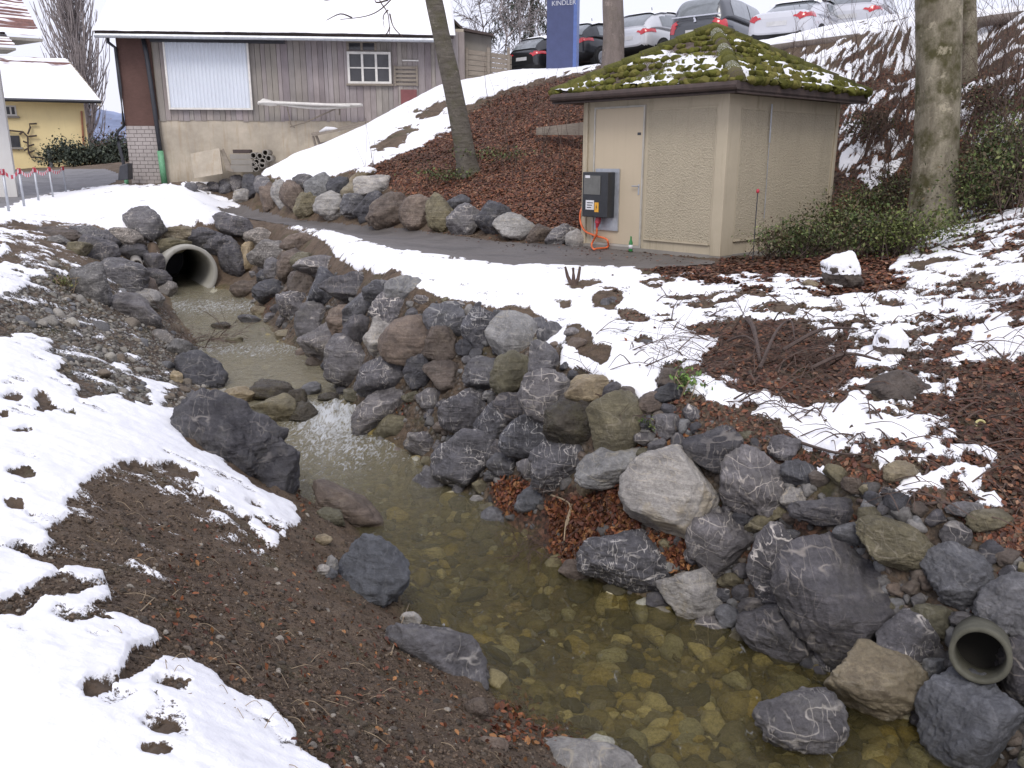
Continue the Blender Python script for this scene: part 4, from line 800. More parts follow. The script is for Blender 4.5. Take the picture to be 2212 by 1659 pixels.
leaves('path_leaves', 500, [[(900, 490), (1230, 520), (1540, 560), (1540, 572), (1200, 550), (900, 505)], [(860, 485), (1100, 505), (1100, 515), (860, 495)]], size=.05, pal=LC, lift=.01, tilt=.25)
# ------------------------------------------------------------------ frames for things with flat faces
UZ = np.array([0, 0, 1.])
class Face:
    """vertical plane through O along horizontal e; nrm points out to the viewer"""
    def __init__(s, O, e):
        s.O = np.array(O, float); s.e = np.array([e[0], e[1], 0.])/math.hypot(e[0], e[1]); s.n = np.array([s.e[1], -s.e[0], 0.])
    def uv(s, u, v, off=0.):
        d = rayd(u, v); E = np.array([0, 0, EZ]); t = ((s.O+s.n*off-E)@s.n)/(d@s.n); p = E+d*t; return float((p-s.O)@s.e), float(p[2])
    def P(s, a, z, off=0.): q = s.O+s.e*a+s.n*off; return np.array([q[0], q[1], z])
    def box(s, mb, a0, a1, z0, z1, o0, o1, c=None):
        return mb.box(s.P(a0, z0, o0), s.e*(a1-a0), s.n*(o1-o0), UZ*(z1-z0), c)
    def quad(s, mb, pts, o0, o1, c=None):
        return mb.prism([s.P(a, z, o0) for a, z in pts], s.n*(o1-o0), c)
# materials for built things
def plaster(name, c, var=.1, dirt=.5, sc=1.2, bump=.3, streak=True, dc=None, coarse=0):
    t = NT(name); t.coords('Object'); n = t.noise(sc, 8, .65); mp = t.n('ShaderNodeMapping'); mp.inputs['Scale'].default_value = (5, 5, .5); t.l(t.co, mp.inputs[0])
    st = t.noise(1.4, 6, .7, vec=mp.outputs[0]); f = t.noise(60 if not coarse else coarse, 5, .75)
    cc = t.mix(t.ramp(n, .3, .7), tuple(x*(1-var*2) for x in c), c); cc = t.mix(t.ramp(st, .52, .75, 0, dirt), cc, dc or tuple(x*.55 for x in c))
    h = f
    if coarse:
        vv = t.voro(coarse*.6); cc = t.mix(t.ramp(f, .35, .65, .45, 0), cc, tuple(x*.55 for x in c)); h = t.ma('ADD', f, vv)
    return t.fin(cc, .85, t.bump(h, bump, .004 if not coarse else .02), spec=.25)
def boards(name, c0, c1, axis=0, wdt=.2, grain=(14, 14, .8), knots=True):
    t = NT(name); t.coords('Object'); mp = t.n('ShaderNodeMapping'); mp.inputs['Scale'].default_value = grain; t.l(t.co, mp.inputs[0])
    g = t.noise(2.2, 8, .75, vec=mp.outputs[0], dist=.3); n = t.noise(.8, 5, .6)
    c = t.mix(t.ramp(g, .3, .7), c0, c1); c = t.mix(t.ramp(n, .4, .65, 0, .45), c, tuple(x*.6 for x in c0)); c = t.mix(1., c, t.attr('tint'), 'MULTIPLY')
    return t.fin(c, .85, t.bump(g, .5, .006), spec=.2)
M['shedpaint'] = plaster('shed_paint', (.5, .435, .32), .08, .55, 1.5, .25, dc=(.24, .2, .13))
M['shedrough'] = plaster('shed_exposed_aggregate', (.52, .455, .335), .06, .3, 1.2, .7, dc=(.25, .21, .14), coarse=60)
M['sheddoor'] = plaster('shed_door_paint', (.54, .455, .33), .04, .12, .8, .08)
M['frame'] = simple('pale_frame', (.44, .42, .37), .55)
M['concrete'] = plaster('concrete', (.3, .28, .25), .12, .4, 1.5, .4)
M['plinth'] = plaster('plinth_concrete', (.52, .46, .37), .2, .7, 1.3, .6, dc=(.34, .26, .17))
M['barnwood'] = boards('barn_wood', (.25, .225, .215), (.37, .335, .32))
M['brownwood'] = boards('brown_panel', (.105, .062, .052), (.14, .082, .07), grain=(3, 3, 8))
M['greywood'] = boards('grey_wood', (.19, .16, .13), (.34, .3, .25), grain=(2, 2, 14))
M['brick'] = plaster('pale_brick', (.42, .38, .36), .1, .3, 2, .3)
M['mortar'] = plaster('mortar', (.2, .18, .17), .1, .2, 2, .3)
M['corr'] = simple('white_metal_sheet', (.64, .68, .74), .5, 0, .03, 1, .0)
M['whitepaint'] = simple('white_paint', (.68, .66, .62), .6, var=.1)
M['glass'] = simple('window_glass', (.05, .05, .055), .12, var=.3, sc=1.5)
M['dmetal'] = simple('dark_metal', (.035, .037, .045), .45, var=.2)
M['gmetal'] = simple('galvanised_metal', (.42, .44, .47), .4, .4, .15)
M['green'] = simple('green_paint', (.14, .36, .2), .55)
M['brownpaint'] = simple('brown_fascia', (.062, .042, .036), .65, var=.25)
M['redboard'] = simple('red_board', (.2, .07, .07), .7)
M['yellow'] = plaster('yellow_render', (.88, .73, .4), .06, .2, .8, .2)
M['whitewall'] = plaster('white_render', (.7, .69, .66), .06, .3, .8, .2)
M['roofsnow'] = simple('roof_snow', (.9, .9, .93), .6, var=.02, sc=2, bump=.3, bd=.03)
M['bluesign'] = simple('blue_sign', (.06, .075, .17), .35, var=.08)
M['signside'] = simple('sign_side', (.1, .16, .4), .35, var=.08)
M['text'] = simple('pale_lettering', (.6, .62, .68), .5)
M['orange'] = simple('orange_cable', (.75, .16, .05), .45)
M['redplug'] = simple('red_plug', (.42, .03, .05), .4)
M['blackbox'] = simple('black_plastic', (.028, .03, .034), .35, var=.2)
M['bottle'] = simple('green_glass', (.03, .2, .05), .12)
M['yellowlabel'] = simple('orange_label', (.75, .38, .04), .5)
M['whitelabel'] = simple('white_label', (.7, .7, .72), .5)
M['tape'] = None
# ------------------------------------------------------------------ shed
SC = PD(1553, 561, 13.0); SC[2] = 0.0
dL = np.array([-.676, .736, 0]); dR = np.array([.736, .676, 0])
LF = Face(SC + dL*4.2, -dL); LF.n = np.array([-.736, -.676, 0.]);   # left face seen from the path; e runs towards the front corner
RF = Face(SC, dR); RF.n = np.array([.676, -.736, 0.])
wl = 4.2 - LF.uv(1260, 400)[0]; wr = RF.uv(1806, 300)[0]
zt = (LF.uv(1560, 203)[1])
shed = thing('utility_shed', 'small square beige utility shed with a mossy tiled roof', 'shed', SC)
def lf(u, v): a, z = LF.uv(u, v); return a, z
EA = 4.2
core = MB(); t_ = .02
core.box(SC+UZ*.0, dL*wl, dR*wr, UZ*zt)
core.build('wall', M['shedpaint'], shed)
base = MB(); base.box(SC-LF.n*0+LF.n*.03+RF.n*.03-UZ*.3, dL*(wl+.03), dR*(wr+.03), UZ*.36); base.build('plinth', M['concrete'], shed)
# corner posts and frames standing proud of the panels
fr_ = MB(); 
a_, _ = lf(1572, 400)
LF.box(fr_, EA-.16, EA+.03, .05, zt, .0, .035); RF.box(fr_, -.03, .3, .05, zt, 0, .033); fr_.build('corner_post', M['shedpaint'], shed, bevel=.006)
fr_ = MB(); LF.box(fr_, EA-wl, EA-wl+.1, .05, zt, .0, .035); fr_.build('corner_post', M['shedpaint'], shed, bevel=.006)
fr_ = MB(); RF.box(fr_, wr-.09, wr, .05, zt, 0, .03); fr_.build('corner_post', M['shedpaint'], shed, bevel=.006)

def panel(Fc, ua, ub, va, vb, a0=None, a1=None, z0=None, z1=None):
    """rough recessed-look panel with raised frame"""
    nm = MB(); 
    Fc.box(nm, a0+.03, a1-.03, z0+.03, z1-.03, .0, .012); nm.build('rough_panel', M['shedrough'], shed)
    f = MB(); Fc.box(f, a0, a0+.028, z0, z1, 0, .016); Fc.box(f, a1-.028, a1, z0, z1, 0, .016); Fc.box(f, a0+.028, a1-.028, z0, z0+.028, 0, .03); Fc.box(f, a0+.028, a1-.028, z1-.028, z1, 0, .017)
    f.build('panel_frame', M['shedpaint'], shed, bevel=.005)
pa0 = lf(1392, 400)[0]; panel(LF, 0, 0, 0, 0, pa0+.02, EA-.17, .2, zt-.16)
panel(RF, 0, 0, 0, 0, .33, wr-.12, .25, zt-.18)
d0, d1 = lf(1283, 400)[0], lf(1390, 400)[0]
door = MB(); LF.box(door, d0+.03, d1-.03, .1, zt-.12, 0, .022); dr = door.build('door', M['sheddoor'], shed, bevel=.003)
dfm = MB(); LF.box(dfm, d0, d0+.028, .06, zt-.09, 0, .034); LF.box(dfm, d1-.028, d1, .06, zt-.09, 0, .034); LF.box(dfm, d0, d1, .06, .098, 0, .033); LF.box(dfm, d0+.028, d1-.028, zt-.118, zt-.09, 0, .033); dfm.build('door_frame', M['frame'], shed)
hx, hz = lf(1377, 402); hd = MB(); hd.tube([LF.P(hx+.05, hz, .02), LF.P(hx+.05, hz, .07), LF.P(hx-.06, hz, .07)], .011, 6); LF.box(hd, hx+.035, hx+.065, hz-.14, hz+.03, .022, .03); hd.build('door_handle', M['gmetal'], dr)
px_, pz_ = lf(1383, 289); pl = MB(); LF.box(pl, px_-.035, px_+.035, pz_-.02, pz_+.02, .022, .028); pl.build('name_plate', M['dmetal'], dr)
# thin drain conduit and sensor on the right face
ca, _ = RF.uv(1656, 300); z1_ = RF.uv(1656, 225)[1]; z0_ = RF.uv(1660, 470)[1]
cn = MB(); cn.tube([RF.P(ca, z1_, .05), RF.P(ca+.01, (z0_+z1_)/2+.3, .05)], .012, 6); cn.tube([RF.P(ca+.01, (z0_+z1_)/2+.28, .045), RF.P(ca+.03, z0_, .045)], .006, 5); cn.build('conduit', M['gmetal'], shed)
# roof: hip roof with eaves, fascia and gutter
ov = .34; ze = zt+.0
e00 = SC + LF.n*ov + RF.n*ov   # front corner of the eaves
Lx, Rx = wl+2*ov+.12, wr+2*ov
e0 = e00
soff = MB(); soff.box(e0+UZ*(ze-.0)-UZ*SC[2], dL*Lx, dR*Rx, UZ*.03); soff.build('soffit', M['brownpaint'], shed)
fas = MB(); g = .03
fas.box(e0+UZ*(ze-.02), dL*Lx, -LF.n*g, UZ*.13); fas.box(e0+UZ*(ze-.02), dR*Rx, -RF.n*g, UZ*.15); fas.build('fascia', M['brownpaint'], shed)
gut = MB(); gp = [e0+LF.n*.055+dL*t-dL*.06+UZ*(ze+.08) for t in np.linspace(0, Lx, 8)]; gut.tube(gp, .062, 10); gut.build('gutter', M['brownpaint'], shed)
ctr = e0 + dL*Lx/2 + dR*Rx/2
az_ = ze + .1
# apex height from the photograph
dd = rayd(1592, 66); tt_ = (ctr[1])/dd[1]; apex_z = EZ + dd[2]*tt_; apex = np.array([ctr[0], ctr[1], min(apex_z, ze+1.7)])
cn4 = [e0, e0+dR*Rx, e0+dL*Lx+dR*Rx, e0+dL*Lx]; cn4 = [c+UZ*(ze+.11) for c in cn4]
def roofmat():
    t = NT('mossy_tiles'); t.coords('Object'); a = t.attr('tint'); n = t.noise(7, 8, .7); f = t.noise(60, 5, .7)
    ms = t.attr('tint', 0); sn = t.attr('tint', 1)
    tile = t.mix(t.ramp(n, .3, .7), (.07, .055, .048), (.17, .13, .11)); moss = t.mix(t.ramp(f, .35, .65), (.07, .072, .018), (.17, .165, .045)); moss = t.mix(t.ramp(t.noise(3, 4), .4, .65, 0, .6), moss, (.05, .05, .02))
    c = t.mix(t.ramp(t.ma('ADD', ms, t.ma('MULTIPLY', t.ma('SUBTRACT', n, .5), .8)), .4, .6), tile, moss); c = t.mix(t.ramp(t.ma('ADD', sn, t.ma('MULTIPLY', t.ma('SUBTRACT', f, .5), .5)), .45, .55), c, (.88, .89, .93))
    return t.fin(c, .9, t.bump(f, .8, .015), spec=.2)
M['roofmoss'] = roofmat()
def roof_face(A, B, T, seed, snowf, mossf):
    na, nb = 150, 84; V = []; Cc = []
    nrm = np.cross(B-A, T-A); nrm /= np.linalg.norm(nrm)
    if nrm[2] < 0: nrm = -nrm
    ss, tt2 = np.meshgrid(np.linspace(0, 1, na), np.linspace(0, 1, nb), indexing='xy')
    Lb = np.linalg.norm(B-A); hgt = np.linalg.norm(T-(A+B)/2)
    P = A + (B-A)*(ss*(1-tt2))[..., None] + (T-A)*tt2[..., None]
    xa = ((P-A)@((B-A)/Lb)); ya = tt2*hgt; co = .24; crs = ya/co; fy = crs-np.floor(crs); row = np.floor(crs)
    fx = (xa+row*.11)/.22; fxx = fx-np.floor(fx)
    dn = .038*(1-fy) + .016*np.sin(fxx*math.pi)                       # overlapping courses, rounded tiles
    ms = fbm2(xa+seed*9, ya, 1.3, 4, seed) ; ms = mossf -.28 + (ms-.5)*2.4 - .25*(ya/hgt-.2) + .35*(fy < .45)*1. - .1
    cl = fbm2(xa+seed*3, ya*1.2, 9, 3, seed+2); mm = sstep(.35, .75, ms); dn += mm*(.02+.075*np.clip(cl-.25, 0, 1))
    sn = fbm2(xa+seed*5, ya*1.5, 1.5, 4, seed+5); sw = snowf(xa/Lb, ya/hgt); sn = sn*.9+sw - mm*.10*(cl > .5); dn += sstep(.5, .6, sn)*.03
    edge = sstep(0, .03, tt2)
    P = P + nrm*(dn*1.)[..., None]
    i = np.arange(na*nb).reshape(nb, na); q = np.stack([i[:-1, :-1], i[:-1, 1:], i[1:, 1:], i[1:, :-1]], -1).reshape(-1, 4)
    Cc = np.stack([np.clip(ms, 0, 1), np.clip(sn, 0, 1), 0*ms, 1+0*ms], -1).reshape(-1, 4)
    o = npmesh('roof', P.reshape(-1, 3), q, M['roofmoss'], Cc, loc=tuple(SC)); o.parent = shed; o.location = (0, 0, 0); return o
def snL(a, b): return .05 + .26*math.e**0*np.exp(-((a-.10)/.15)**2-((b-.18)/.2)**2) + .12*np.exp(-((a-.45)/.25)**2-((b-.35)/.2)**2) + .12*np.exp(-((a-.9)/.1)**2-((b-.05)/.1)**2)-.04
def snR(a, b): return .05 + .24*np.exp(-((a-.1)/.12)**2-((b-.3)/.25)**2) + .34*np.exp(-((a-.72)/.17)**2-((b-.22)/.2)**2)-.05
roof_face(cn4[0], cn4[3], apex, 1, snL, .62)
roof_face(cn4[0], cn4[1], apex, 2, snR, .72)
roof_face(cn4[1], cn4[2], apex, 3, lambda a, b: 0*a, .6); roof_face(cn4[2], cn4[3], apex, 4, lambda a, b: 0*a, .6)
hc = MB()
def hip(A, B, k, nm='hip_tiles'):
    hv, hf = [], []; mb = MB(); L = np.linalg.norm(B-A); d = (B-A)/L; s_ = np.cross(d, UZ); s_ /= np.linalg.norm(s_); n_ = np.cross(s_, d)
    if n_[2] < 0: n_ = -n_
    nseg = int(L/.3)
    for j in range(nseg):
        a = A+d*(L*j/nseg); b = A+d*(L*(j+1.12)/nseg); ring = []
        for q, pp, rr in ((0, a, .125), (1, b, .1)):
            for w in np.linspace(-.2, math.pi+.2, 9): ring.append(pp + s_*math.cos(w)*rr + n_*(math.sin(w)*rr*.95+.0))
        mb.add(ring, [(i, i+1, i+10, i+9) for i in range(8)] + [tuple(range(8, -1, -1))], c=(k[j % len(k)], .45 if (j*7) % 3 == 1 and len(k) == 5 else .2, 0))
    o = mb.build(nm, M['roofmoss'], shed, smooth=True); return o
hip(cn4[0]+UZ*.04, apex+UZ*.03, [.5, .8, .9, .8, .7]); hip(cn4[1]+UZ*.03, apex+UZ*.03, [.8, .9, .6]); hip(cn4[3]+UZ*.03, apex+UZ*.03, [.8, .9, .6]); hip(cn4[2]+UZ*.03, apex+UZ*.03, [.5])
# moss cushions and snow lumps on the roof
def clumps():
    n = 330; P = []; sc_ = []; K = []
    for A, B in ((cn4[0], cn4[3]), (cn4[0], cn4[1])):
        nr = np.cross(B-A, apex-A); nr /= np.linalg.norm(nr); nr *= np.sign(nr[2])
        for _ in range(n):
            t = rng.random()**1.7*.95; s = rng.random(); t = round(t*9)/9+.012; t = min(max(t, 0), .98)
            P.append(A+(B-A)*s*(1-t)+(apex-A)*t+nr*.05); q = rng.uniform(.04, .085); sc_.append((q*1.2, q*1.2, q*.8)); K.append(rng.choice(3))
    P = np.array(P); Mx = rotmats(len(P), .3, None, np.array(sc_)); cols = np.array([(.15, .15, .035), (.10, .10, .025), (.18, .165, .05)])[K]*rng.uniform(.7, 1.15, (len(P), 1))
    o = scatter('moss', sv2, sf2, P-SC, Mx, M['moss'], cols, True); o.parent = shed; o['kind'] = 'stuff'
M['moss'] = tmat('moss_mat', .95, 1., 160, .1); clumps()
# electricity box fixed to the shed, with cable
bx0, bz1 = lf(1279, 371); bx1, bz0 = lf(1331, 470); ex0, ez1 = lf(1289, 364); ex1, ez0 = lf(1338, 499)
eb = thing('power_box', 'black electric power box on a grey back board hung on the shed door side', 'electric box', LF.P((bx0+bx1)/2, ez0, .03))
m = MB(); LF.box(m, ex0+.02, ex1, ez0, ez1, .03, .055); m.build('back_board', M['gmetal'], eb)
m = MB(); LF.box(m, bx0, bx1, bz0, bz1, .055, .24); m.build('case', M['blackbox'], eb, bevel=.012)
m = MB(); q0, r1 = lf(1281, 376); q1, r0 = lf(1317, 420); LF.box(m, q0+.02, q1, r0, r1-.02, .24, .25); m.build('meter_window', simple('meter_window_mat', (.13, .13, .12), .12), eb)
m = MB(); q0, r1 = lf(1284, 378); q1, r0 = lf(1294, 384); LF.box(m, q0+.02, q1+.02, r0, r1, .251, .254); m.build('paper_label', M['whitelabel'], eb)
m = MB(); q0, r1 = lf(1284, 431); q1, r0 = lf(1301, 452); LF.box(m, q0+.02, q1+.02, r0, r1, .24, .245); lb = m.build('paper_label', M['whitelabel'], eb)
m = MB(); 
for k_ in range(3): LF.box(m, q0+.05, q1-.02*k_, r1-.05-.04*k_, r1-.035-.04*k_, .246, .247)
m.build('print_lines', M['dmetal'], lb)
m = MB(); q0, r1 = lf(1303, 436); q1, r0 = lf(1311, 457); LF.box(m, q0+.02, q1+.02, r0, r1, .24, .246); yl = m.build('warning_label', M['yellowlabel'], eb)
m = MB(); c0_, c1_ = (q0+q1)/2+.02, (r0+r1)/2; LF.quad(m, [(c0_+.01, c1_+.055), (c0_-.014, c1_-.005), (c0_-.001, c1_-.002), (c0_-.01, c1_-.055), (c0_+.016, c1_+.012), (c0_+.002, c1_+.01)], .247, .249); m.build('flash_mark', M['dmetal'], yl)
m = MB(); q0, r1 = lf(1301, 470); m.tube([LF.P(q0+.03, r1+.02, .13), LF.P(q0+.03, r1-.09, .15)], .05, 10); m.tube([LF.P(q0+.03, r1-.08, .15), LF.P(q0+.02, r1-.16, .155)], [.04, .02], 10); m.build('plug', M['redplug'], eb)
cb = MB()
def cat(pts, n=14):
    pts = [np.array(p, float) for p in pts]; P = [pts[0]]+pts+[pts[-1]]; out = []
    for i in range(len(P)-3):
        a, b, c, d = P[i:i+4]
        for k in range(n): t = k/n; out.append(.5*((2*b)+(-a+c)*t+(2*a-5*b+4*c-d)*t*t+(-a+3*b-3*c+d)*t**3))
    out.append(P[-2]); return out
pts = [LF.P(*lf(1302, 488), .155), LF.P(*lf(1300, 505), .14), LF.P(*lf(1288, 527), .12), PZ(1282, 538, .03), PZ(1290, 537, .03), PZ(1312, 534, .03), LF.P(*lf(1321, 520), .1), LF.P(*lf(1312, 514), .08), LF.P(*lf(1290, 508), .07), LF.P(*lf(1268, 498), .06), LF.P(*lf(1257, 478), .04), LF.P(*lf(1255, 455), .0), LF.P(*lf(1256, 435), -.15), LF.P(*lf(1258, 425), -.3)]
cb.tube(cat(pts), .017, 8); tag(cb.build('power_cable', M['orange'], smooth=True), 'orange power cable looping from the red plug down to the path', 'cable')
# bottle
bp = PZ(1362, 543, .02); bt = thing('bottle', 'green glass bottle standing at the foot of the shed door', 'bottle', bp)
def lathe(mb, c, prof, n=14):
    vs = [c+np.array([r*math.cos(2*math.pi*k/n), r*math.sin(2*math.pi*k/n), z]) for r, z in prof for k in range(n)]
    fs = [(i*n+k, i*n+(k+1) % n, (i+1)*n+(k+1) % n, (i+1)*n+k) for i in range(len(prof)-1) for k in range(n)]; mb.add(vs, fs+[tuple(range(n-1, -1, -1)), tuple((len(prof)-1)*n+k for k in range(n))]); return mb
lathe(MB(), bp, [(.033, 0), (.034, .01), (.034, .13), (.03, .155), (.016, .19), (.0135, .235), (.015, .25)]).build('glass_body', M['bottle'], bt, smooth=True)
lathe(MB(), bp, [(.0348, .045), (.0348, .11)]).build('bottle_label', M['whitelabel'], bt, smooth=True)
# red capped marker stick before the right face
mp_ = PD(1635, 470, 12.6); m = MB(); q = PD(1637, 414, 12.6); mk = thing('marker_stick', 'thin rod with a red cap standing before the right shed wall', 'stick', (q[0], q[1], tz(q[0], q[1])[0]))
m.tube([np.array([q[0], q[1], tz(q[0], q[1])[0]]), q], .008, 5).build('rod', M['dmetal'], mk); lathe(MB(), q-UZ*.02, [(.02, 0), (.026, .02), (.022, .05), (.008, .06)], 10).build('cap', M['redplug'], mk, smooth=True)
# ------------------------------------------------------------------ barn
BO = PD(287, 393, 29); BE = np.array([math.cos(R(6)), math.sin(R(6)), 0]); BF = Face(BO, BE)
barn = thing('barn', 'long weathered wooden barn with a snow covered roof above a concrete plinth', 'barn', BO)
b = lambda u, v: BF.uv(u, v)
xL = b(285, 390)[0]; xR = b(1004, 150)[0]; zb = BO[2]-1; zw = b(345, 258)[1]; zeave = b(600, 84)[1]; xP = b(350, 300)[0]; xB = b(352, 350)[0]
m = MB(); BF.box(m, xL, xR, zb, zw, -7.5, -.02); BF.box(m, xL+.02, xR-.02, zw, zeave+.4, -7.5, -.05); m.build('wall', M['plinth'], barn)
m = MB(); a = xP; k = 0
while a < xR:
    w_ = rng.uniform(.13, .24); q_ = rng.uniform(.84, 1.12); BF.box(m, a, min(a+w_-.012, xR), zw-.03+rng.uniform(-.03, .02), zeave+.3, -.05, rng.uniform(.0, .018), c=(q_, q_*rng.uniform(.96, 1.02), q_*rng.uniform(.93, 1.04))); a += w_
m.build('cladding', M['barnwood'], barn)
m = MB(); BF.box(m, xL, xP-.05, b(300, 272)[1], zeave+.3, -.05, .03); m.build('brown_panel', M['brownwood'], barn)
m = MB(); zb1 = b(300, 272)[1]; rows = int((zb1-zb)/.125)
for r_ in range(rows):
    a = xL + (.1 if r_ % 2 else 0); z = zb1-.125*(r_+1)
    if r_ % 2: BF.box(m, xL, xL+.088, z+.012, z+.122, -.02, .045)
    while a < xB-.02: e_ = min(a+.245, xB); BF.box(m, a+.006, e_-.006, z+.012, z+.122, -.02, .04+rng.uniform(0, .006)); a += .25
m.build('brickwork', M['brick'], barn)
m = MB(); BF.box(m, xL+.002, xB-.002, zb, zb1-.004, -.03, .028); m.build('mortar', M['mortar'], barn)
# sliding door of corrugated sheet
a0, z1 = b(357, 92); a1, z0 = b(543, 238); a0 = b(363, 170)[0]; a1 = b(541, 170)[0]; m = MB(); nn = int((a1-a0)/.12)
vs = []; fs = []
for i in range(nn*4+1):
    x = a0+(a1-a0)*i/(nn*4); o = .10+.02*math.sin(i*math.pi/2+.3); vs += [BF.P(x, z0+.05, o), BF.P(x, z1, o)]
m.add(vs, [(2*i, 2*i+2, 2*i+3, 2*i+1) for i in range(nn*4)]); sd = m.build('corrugated_door', M['corr'], barn)
m = MB(); BF.box(m, a0-.03, a0+.03, z0, z1+.02, .06, .15); BF.box(m, a1-.03, a1+.03, z0, z1+.02, .06, .15); BF.box(m, a0+.03, a1-.03, z0, z0+.06, .06, .15); m.build('door_frame', M['whitepaint'], sd)
m = MB(); BF.box(m, a0-.4, a1+1.2, z1+.0, z1+.1, .03, .2); m.build('door_rail', M['dmetal'], barn)
# big window
wnd = MB(); w0, wz0 = b(750, 181); w1, wz1 = b(846, 113); w0 = b(751, 150)[0]; w1 = b(845, 150)[0]; fw = .075
BF.box(wnd, w0, w1, wz0, wz0+fw, .0, .09); BF.box(wnd, w0, w1, wz1-fw, wz1, .0, .09); th = (w1-w0-fw)/3
for i in range(4): BF.box(wnd, w0+th*i, w0+th*i+fw, wz0+fw, wz1-fw, .0, .088)
zm = (wz0+wz1)/2
for i in range(3): BF.box(wnd, w0+th*i+fw, w0+th*(i+1), zm-.02, zm+.02, .0, .07)
wo_ = wnd.build('window', M['whitepaint'], barn)
for i in range(3):
    for zz0, zz1 in ((wz0+fw, zm-.02), (zm+.02, wz1-fw)): m = MB(); BF.box(m, w0+th*i+fw, w0+th*(i+1), zz0, zz1, .02, .035); m.build('pane', M['glass'], wo_)
zt2 = b(800, 93)[1]
for i in range(2):
    m = MB(); BF.box(m, w0+th*i+fw, w0+th*(i+1), wz1+.06, zt2, .0, .04); p_ = m.build('upper_pane', M['glass'], barn)
m = MB(); 
for i in range(3): BF.box(m, w0+th*i, w0+th*i+fw, wz1, zt2+.05, .0, .06)
BF.box(m, w0, w0+th*2+fw, zt2, zt2+.04, .0, .065); m.build('upper_window_frame', M['greywood'], barn)
m = MB(); BF.box(m, w0-.06, w1+.06, wz0-.06, wz0, 0, .13); m.build('window_sill', M['greywood'], barn)
# shutter, white bar, red board
s0, sz0 = b(852, 186); s1, sz1 = b(902, 142); m = MB()
for i in range(5): BF.box(m, s0, s1, sz0+(sz1-sz0)*i/5+.02, sz0+(sz1-sz0)*(i+1)/5-.03, .02, .06)
BF.box(m, s0, s0+.06, sz0, sz1, .06, .08); BF.box(m, s1-.06, s1, sz0, sz1, .06, .08); m.build('slatted_vent', M['greywood'], barn)
m = MB(); q0, r0 = b(869, 131); q1, _ = b(904, 131); BF.box(m, q0, q1, r0-.02, r0+.02, .02, .07); m.build('white_batten', M['whitepaint'], barn)
m = MB(); q0, r0 = b(867, 245); q1, r1 = b(900, 194); BF.box(m, q0, q1, r0-.4, r1, .02, .05); m.build('red_board', M['redboard'], barn)
# roof
m = MB(); eo = .75; xr_ = b(930, 78)[0]+.35; xl_ = b(242, 70)[0]-.3; pit = math.tan(R(33)); zE = b(600, 76)[1]-.02
A_ = BF.P(xl_, zE, eo); B_ = BF.P(xr_+.4, zE, eo); up = -BF.n*1 + UZ*pit; up /= np.linalg.norm(up); ln = 8.2; nr_ = np.cross(BE, up); nr_ *= np.sign(nr_[2])
m.prism([A_, B_, B_+up*ln, A_+up*ln], -nr_*.12); m.prism([A_+up*ln, B_+up*ln, B_+up*ln-BF.n*6.5-UZ*4, A_+up*ln-BF.n*6.5-UZ*4], -UZ*.12); rf = m.build('roof', M['brownpaint'], barn)
nv = 90; S_, T_ = np.meshgrid(np.linspace(0, 1, 140), np.linspace(0, 1, nv)); Lr = np.linalg.norm(B_-A_)
Pp = A_-BE*.05 + BE*(S_*(Lr+.1))[..., None] + up*(T_*(ln+.1))[..., None] + nr_*(.015+.15*sstep(0, .02, T_)*sstep(0, .012, S_)*sstep(0, .012, 1-S_)+.05*(fbm2(S_*Lr, T_*ln, .5, 3, 3)-.5)+.02*(fbm2(S_*Lr, T_*ln, 3, 3, 4)-.5))[..., None]
Pp[0] += -up*(.02+.035*(fbm2(S_[0]*Lr, 0*S_[0], 3, 3, 8)))[:, None]
i = np.arange(Pp.shape[0]*140).reshape(-1, 140); q = np.stack([i[:-1, :-1], i[:-1, 1:], i[1:, 1:], i[1:, :-1]], -1).reshape(-1, 4)
o = npmesh('roof_snow', Pp.reshape(-1, 3), q, M['roofsnow'], loc=tuple(BO)); o.parent = barn; o.location = (0, 0, 0)
m = MB(); 
for kk in range(int(Lr/.09)): m.add([A_+BE*kk*.09+up*-.03+nr_*.01, A_+BE*(kk+.7)*.09-up*.03+nr_*.01, A_+BE*(kk+.35)*.09-up*.03-nr_*.035], [(0, 1, 2)])
m.build('corrugated_edge', M['dmetal'], rf)
m = MB(); m.tube([A_-nr_*.12-UZ*.06+BE*.0-BF.n*-.06, B_-nr_*.12-UZ*.06+BF.n*.06-BE*.5], .07, 8); m.build('gutter', M['gmetal'], barn)
# rafters under the eaves
m = MB()
for kk in range(14): p = A_+BE*(.5+kk*Lr/14.5); m.prism([p-nr_*.13+up*.1, p-nr_*.13+up*.9, p-nr_*.25+up*.9, p-nr_*.25+up*.1], BE*.09)
m.build('rafter_ends', M['greywood'], barn)
# down pipes
def bt_(pts, r, mat, nm, off=.12):
    m = MB(); m.tube([BF.P(*b(u, v), off) for u, v in pts], r, 8); return m.build(nm, mat, barn, smooth=True)
bt_([(234, 72), (236, 92), (252, 104), (262, 190), (270, 272), (256, 285), (259, 310), (268, 345), (277, 398)], .055, M['dmetal'], 'down_pipe')
bt_([(312, 84), (320, 120), (336, 230), (350, 330)], .075, M['dmetal'], 'down_pipe', .16)
bt_([(349, 326), (359, 400)], .105, M['green'], 'pipe_guard', .16); bt_([(274, 378), (277, 400)], .07, M['green'], 'pipe_guard', .12)
